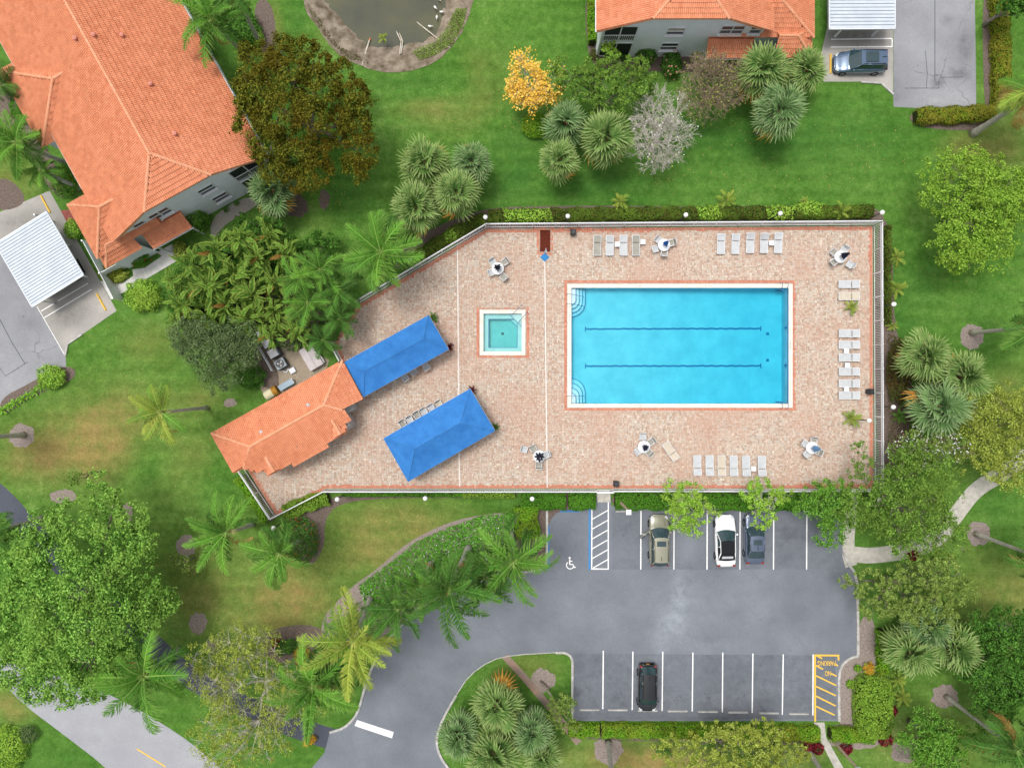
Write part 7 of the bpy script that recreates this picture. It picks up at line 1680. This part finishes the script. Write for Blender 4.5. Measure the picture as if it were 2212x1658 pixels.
hedge('clipped hedge along the bottom of the parking lot, left short piece', [(1226, 1569), (1292, 1570)], 1.05, .9, 'leaf_hedge_lime', .13, 380)
hedge('long clipped hedge with reddish tips along the bottom of the parking lot', [(1296, 1570), (1450, 1572), (1600, 1574), (1764, 1577)], 1.15, .9, 'leaf_hedge_lime', .13, 360, extra=[('red_tips', 'leaf_hedge_red', 2600, .13)])
hedge('short clipped hedge right of the bottom walkway', [(1786, 1578), (1880, 1582)], 1.1, .9, 'leaf_hedge_lime', .13, 360, extra=[('red_tips', 'leaf_hedge_red', 400, .13)])
def clipped_bush(label, x, y, rx, ry, h, mat, n, leaf):
    c = G(x, y); ax, ay = rx / K, ry / K; t = thing('hedge', label, 'hedge', c)
    u = RNG.uniform(-1, 1, (n * 2, 2)); r_ = (np.abs(u[:, 0]) ** 3 + np.abs(u[:, 1]) ** 5) ; u = u[r_ < 1][:n]; r_ = r_[r_ < 1][:n]
    z = h * (1 - .3 * r_ ** 3) + .05 * np.sin(u[:, 0] * 9) * np.cos(u[:, 1] * 13) + RNG.normal(0, .035, len(u))
    top = np.stack([u[:, 0] * ax, u[:, 1] * ay, z], 1); nt = np.stack([u[:, 0] * r_ * .6, u[:, 1] * r_ * .6, np.ones(len(u))], 1)
    a = RNG.uniform(0, 2 * PI, n // 2); cx, cy = np.cos(a), np.sin(a); k = 1 / (np.abs(cx) ** 3 + np.abs(cy) ** 5) ** .28
    sd = np.stack([cx * k * ax, cy * k * ay, RNG.uniform(.1, h * .8, len(a))], 1); nsd = np.stack([cx, cy, np.full(len(a), .4)], 1)
    leaf_mesh('foliage', np.vstack([top, sd]), np.vstack([nt, nsd]), leaf, mat, t, jit=.75)
    q = [2 * PI * i / 24 for i in range(24)]; MB().prism([(math.cos(i) * ax * .82 / (abs(math.cos(i)) ** 3 + abs(math.sin(i)) ** 5) ** .28, math.sin(i) * ay * .86 / (abs(math.cos(i)) ** 3 + abs(math.sin(i)) ** 5) ** .28) for i in q], 0, h * .72).build('branches', 'hedge_core', t)  # one solid core, dark to stand for shade behind the leaves
clipped_bush('large clipped oval lime green hedge right of the no parking bay', 1876, 1517, 38, 65, 1.4, 'leaf_box', 4600, .17)
hedge('narrow hedge right of the parking lot kerb', [(1898, 1355), (1900, 1450)], .85, .8, 'leaf_hedge_lime', .13, 330)
hedge('red and yellow tipped hedge under the top right parking court', [(1970, 256), (2050, 254), (2140, 248)], 1.3, .95, 'leaf_hedge_red', .14, 360, rnd=.4)
hedge('red and yellow tipped hedge right of the top right parking court', [(2153, 235), (2152, 120), (2148, -20)], 1.35, .95, 'leaf_hedge_red', .14, 330)
hedge('narrow green hedge beside the balcony corner of the top right house', [(1277, 100), (1276, -20)], .65, 1.2, 'leaf_hedge_lime', .13, 330)
shrub('round clipped green bush under the yellow flowering tree', 1155, 276, 31, 28, 1.3, 'leaf_hedge_lime', 2600, .14, lump=.05)
shrub('round lime bush at the corner of the left parking court', 120, 814, 31, 27, 1.2, 'leaf_lime', 2400, .15)
shrub('lime bush in the bottom left corner', 25, 1605, 44, 50, 1.3, 'leaf_lime', 3600, .16, ang=.5); shrub('dark twiggy bush beside the lime bush in the bottom left corner', 68, 1580, 22, 20, 1, 'leaf_greydark', 800, .13)
shrub('round green bush against the end wall of the upper left house', 428, 478, 31, 31, 2.2, 'leaf_mid', 2400, .18); shrub('green bush with red flowers in the planter by the white walk', 305, 553, 27, 24, 1.3, 'leaf_hedge', 1700, .16, extra=[('flowers', 'petal_red', 60, .12)])
shrub('rounded green hedge bush at the house porch corner', 246, 588, 28, 18, .9, 'leaf_hedge_red', 1500, .14, ang=.4); shrub('yellow variegated bush at the edge of the white walk', 262, 600, 20, 10, .6, 'leaf_yellowgreen', 900, .13, ang=.5)
shrub('small pale yellow bush left of the banana-leaved grove', 393, 542, 15, 20, 1, 'leaf_yellowgreen', 800, .14); shrub('bright green bush left of the banana-leaved grove', 318, 640, 40, 36, 1.6, 'leaf_lime', 3000, .17)
shrub('green bush under the house eave above the left carport', 165, 498, 16, 22, 1.2, 'leaf_lime', 1000, .16); shrub('green bush with orange specks left of the house', 150, 395, 30, 36, 1.4, 'leaf_mid', 2200, .16, extra=[('flowers', 'petal_red', 30, .1)]); shrub('leafy bush left of the house under the first porch', 55, 240, 24, 30, 1.3, 'leaf_hedge', 1600, .16)
shrub('dark bush at the top edge beside the olive-brown tree', 535, 70, 34, 40, 1.8, 'leaf_forest', 2400, .17); shrub('yellow-tipped bush at the top edge beside the lawn', 560, 88, 14, 18, 1.1, 'leaf_lime', 700, .14)
shrub('dark bush with pink flowers, left one by the top right house', 1392, 124, 22, 22, 1.6, 'leaf_forest', 1700, .17, extra=[('flowers', 'petal_pink', 26, .16)]); shrub('dark bush with pink flowers, right one by the top right house', 1446, 146, 22, 30, 1.6, 'leaf_forest', 1900, .17, extra=[('flowers', 'petal_pink', 30, .16)])
shrub('low dark bush under the balcony of the top right house', 1330, 128, 26, 14, .9, 'leaf_forest', 900, .15); shrub('small reddish bush at the corner post of the top right house', 1282, 122, 10, 12, .7, 'leaf_brownred', 400, .13); shrub('sparse bush behind the leafless brown tree', 1500, 108, 28, 20, 1.3, 'leaf_dull', 1200, .15)
shrub('red-flowered dark bush under the leaning feather palm', 650, 1165, 42, 52, 1.2, 'leaf_forest', 3600, .15, extra=[('flowers', 'petal_red', 130, .11)])
shrub('dark clipped bush under the palms left of the driveway', 622, 1393, 26, 17, .9, 'leaf_forest', 1500, .13, ang=.3); shrub('yellow croton bush under the large feather palm', 655, 1412, 18, 22, .9, 'leaf_croton', 700, .15); shrub('orange-yellow croton bush by the driveway mouth', 672, 1594, 16, 9, .8, 'leaf_croton', 500, .15, ang=.5); shrub('yellow croton bush at the curved kerb end', 1872, 1440, 12, 14, .8, 'leaf_croton', 420, .16)
shrub('small green bush inside the curved kerb, upper', 1850, 1440, 9, 8, .5, 'leaf_hedge_lime', 260, .13); shrub('small green bush inside the curved kerb, lower', 1834, 1475, 10, 10, .5, 'leaf_hedge_lime', 300, .13)
shrub('tiny round plant in the white stone strip, left', 490, 453, 7, 7, .4, 'leaf_hedge', 160, .1); shrub('tiny round plant in the white stone strip, right', 513, 440, 6, 6, .4, 'leaf_hedge', 140, .1)
for i in range(8):
    x, y = 8 + i * 14, 886 - i * 8.2 + random.uniform(-2, 2); rosette('arching lily clump, ' + ['first', 'second', 'third', 'fourth', 'fifth', 'sixth', 'seventh', 'eighth'][i] + ' from the left edge along the parking court', x, y, 12, 12, 'frond_lily', .12, name='lily_clump', kind='feather', group='lily clumps along the left parking court') if 'frond_lily' in MATS else None
def ground_cover(label, poly, n, h, mat, leaf, flowers=None, name='ground_cover'):
    P = [G(*p) for p in poly]; xs = [p.x for p in P]; ys = [p.y for p in P]
    x = RNG.uniform(min(xs), max(xs), n * 3); y = RNG.uniform(min(ys), max(ys), n * 3); k = inside(P, x, y); x, y = x[k][:n], y[k][:n]
    z = h * (.55 + .45 * np.sin(x * 2.1) * np.cos(y * 1.9)) * RNG.uniform(.5, 1, len(x)) + .05
    V = np.stack([x, y, z], 1); o = leaf_mesh(name, V, np.tile([0, 0, 1.], (len(V), 1)), leaf, mat); stuff(o); o['label'] = label
    if flowers:
        m2, n2, s2 = flowers; q = RNG.integers(0, len(V), n2); leaf_mesh('flowers', V[q] + np.array([0, 0, .08]), np.tile([0, 0, 1.], (n2, 1)), s2, m2, o, aspect=.9)
FB = [(775, 1262), (830, 1222), (900, 1168), (970, 1136), (1040, 1112), (1110, 1106), (1112, 1180), (1060, 1240), (960, 1268), (890, 1310), (830, 1330), (790, 1310)]
ground_cover('flowering ground cover with small white blossoms between the palms', FB, 12000, .45, 'leaf_ground', .18, ('petal_white', 300, .10))
ground_cover('dark leaf layer added to fill shaded gaps under the banana-leaved grove', [(355, 640), (400, 560), (500, 500), (600, 480), (700, 560), (750, 640), (735, 735), (640, 760), (560, 735), (470, 730), (370, 700)], 9000, 1.3, 'leaf_forest', .24, name='dark_gap_leaves')  # added leaf layer; its dark green stands in for shade between the plants
ground_cover('low leafy ground cover under the driveway palms', [(700, 1345), (790, 1310), (830, 1330), (810, 1390), (740, 1410)], 1500, .4, 'leaf_ground', .17)
ground_cover('scrubby dry weeds on the right pond bank', [(985, 20), (1008, 20), (1000, 60), (975, 98), (940, 120), (905, 132), (890, 112), (940, 92), (965, 60)], 2600, .2, 'leaf_sage', .12, name='bank_weeds')
ground_cover('scrubby weeds on the left pond bank', [(665, 10), (690, 40), (730, 100), (790, 128), (800, 140), (750, 128), (700, 78), (668, 28)], 1200, .15, 'leaf_brownred', .11, name='bank_weeds')
ground_cover('weeds under the trees beside the right deck fence', [(1915, 720), (1975, 740), (1985, 900), (1930, 1000), (1915, 960)], 1800, .3, 'leaf_brownred', .15)
ground_cover('low plants beside the parking court hedge', [(1905, 1440), (1950, 1450), (1950, 1520), (1922, 1515)], 700, .3, 'leaf_dull', .16)

# fallen leaves under and around the trees, and drip stains in the bays
def litter(label, spots, n, mat, size):
    V = []
    for x, y, rx, ry in spots:
        g = RNG.normal(0, .55, (n, 2)); p = G(x, y); V.append(np.stack([p.x + g[:, 0] * rx / K, p.y + g[:, 1] * ry / K, np.full(n, .035) + RNG.uniform(0, .02, n)], 1))
    V = np.vstack(V); V = V[~((V[:, 0] > DECKW[4].x) & inside(DECKW, V[:, 0], V[:, 1]))]
    o = leaf_mesh('leaf_litter', V, np.tile([0, 0, 1.], (len(V), 1)), size, mat, jit=.25); stuff(o); o['label'] = label
leafmat('litter_brown', [C('#7a6238'), C('#9a7f4a'), C('#b39a62'), C('#6b5430')], .1)
litter('fallen brown leaves scattered on the lawn under the trees', [(700, 420, 90, 60), (400, 1250, 120, 160), (560, 1340, 150, 80), (1300, 230, 160, 60), (1540, 250, 120, 60), (2080, 560, 120, 60), (2080, 980, 120, 160), (2080, 1300, 120, 100), (1990, 1530, 110, 80), (1420, 1625, 200, 40), (880, 1130, 160, 50), (300, 800, 160, 120), (1900, 330, 140, 80), (480, 950, 120, 120), (1145, 250, 60, 40), (1425, 380, 80, 50), (1000, 250, 120, 120), (100, 1010, 120, 60), (1700, 380, 240, 60)], 110, 'litter_brown', .10)
plain('oil_stain', C('#4a4d52'), .6, c2=C('#595c61'), scale=8)
for i, x in enumerate((1270, 1335, 1345, 1462, 1470, 1527, 1592, 1598, 1660, 1722, 1235, 1350, 1488, 1700)):
    for j in range(7):
        y = (1505 if x < 1236 or i < 10 else 1150) + random.gauss(0, 9); xx = x + random.gauss(0, 7); rr_ = random.uniform(.025, .07)
        c = G(xx, y); k = 7
        struct(MB().sheet([(c.x + rr_ * math.cos(2 * PI * q / k) * random.uniform(.6, 1.3), c.y + rr_ * math.sin(2 * PI * q / k) * random.uniform(.6, 1.6)) for q in range(k)], .0155).build('oil_stain', 'oil_stain'))
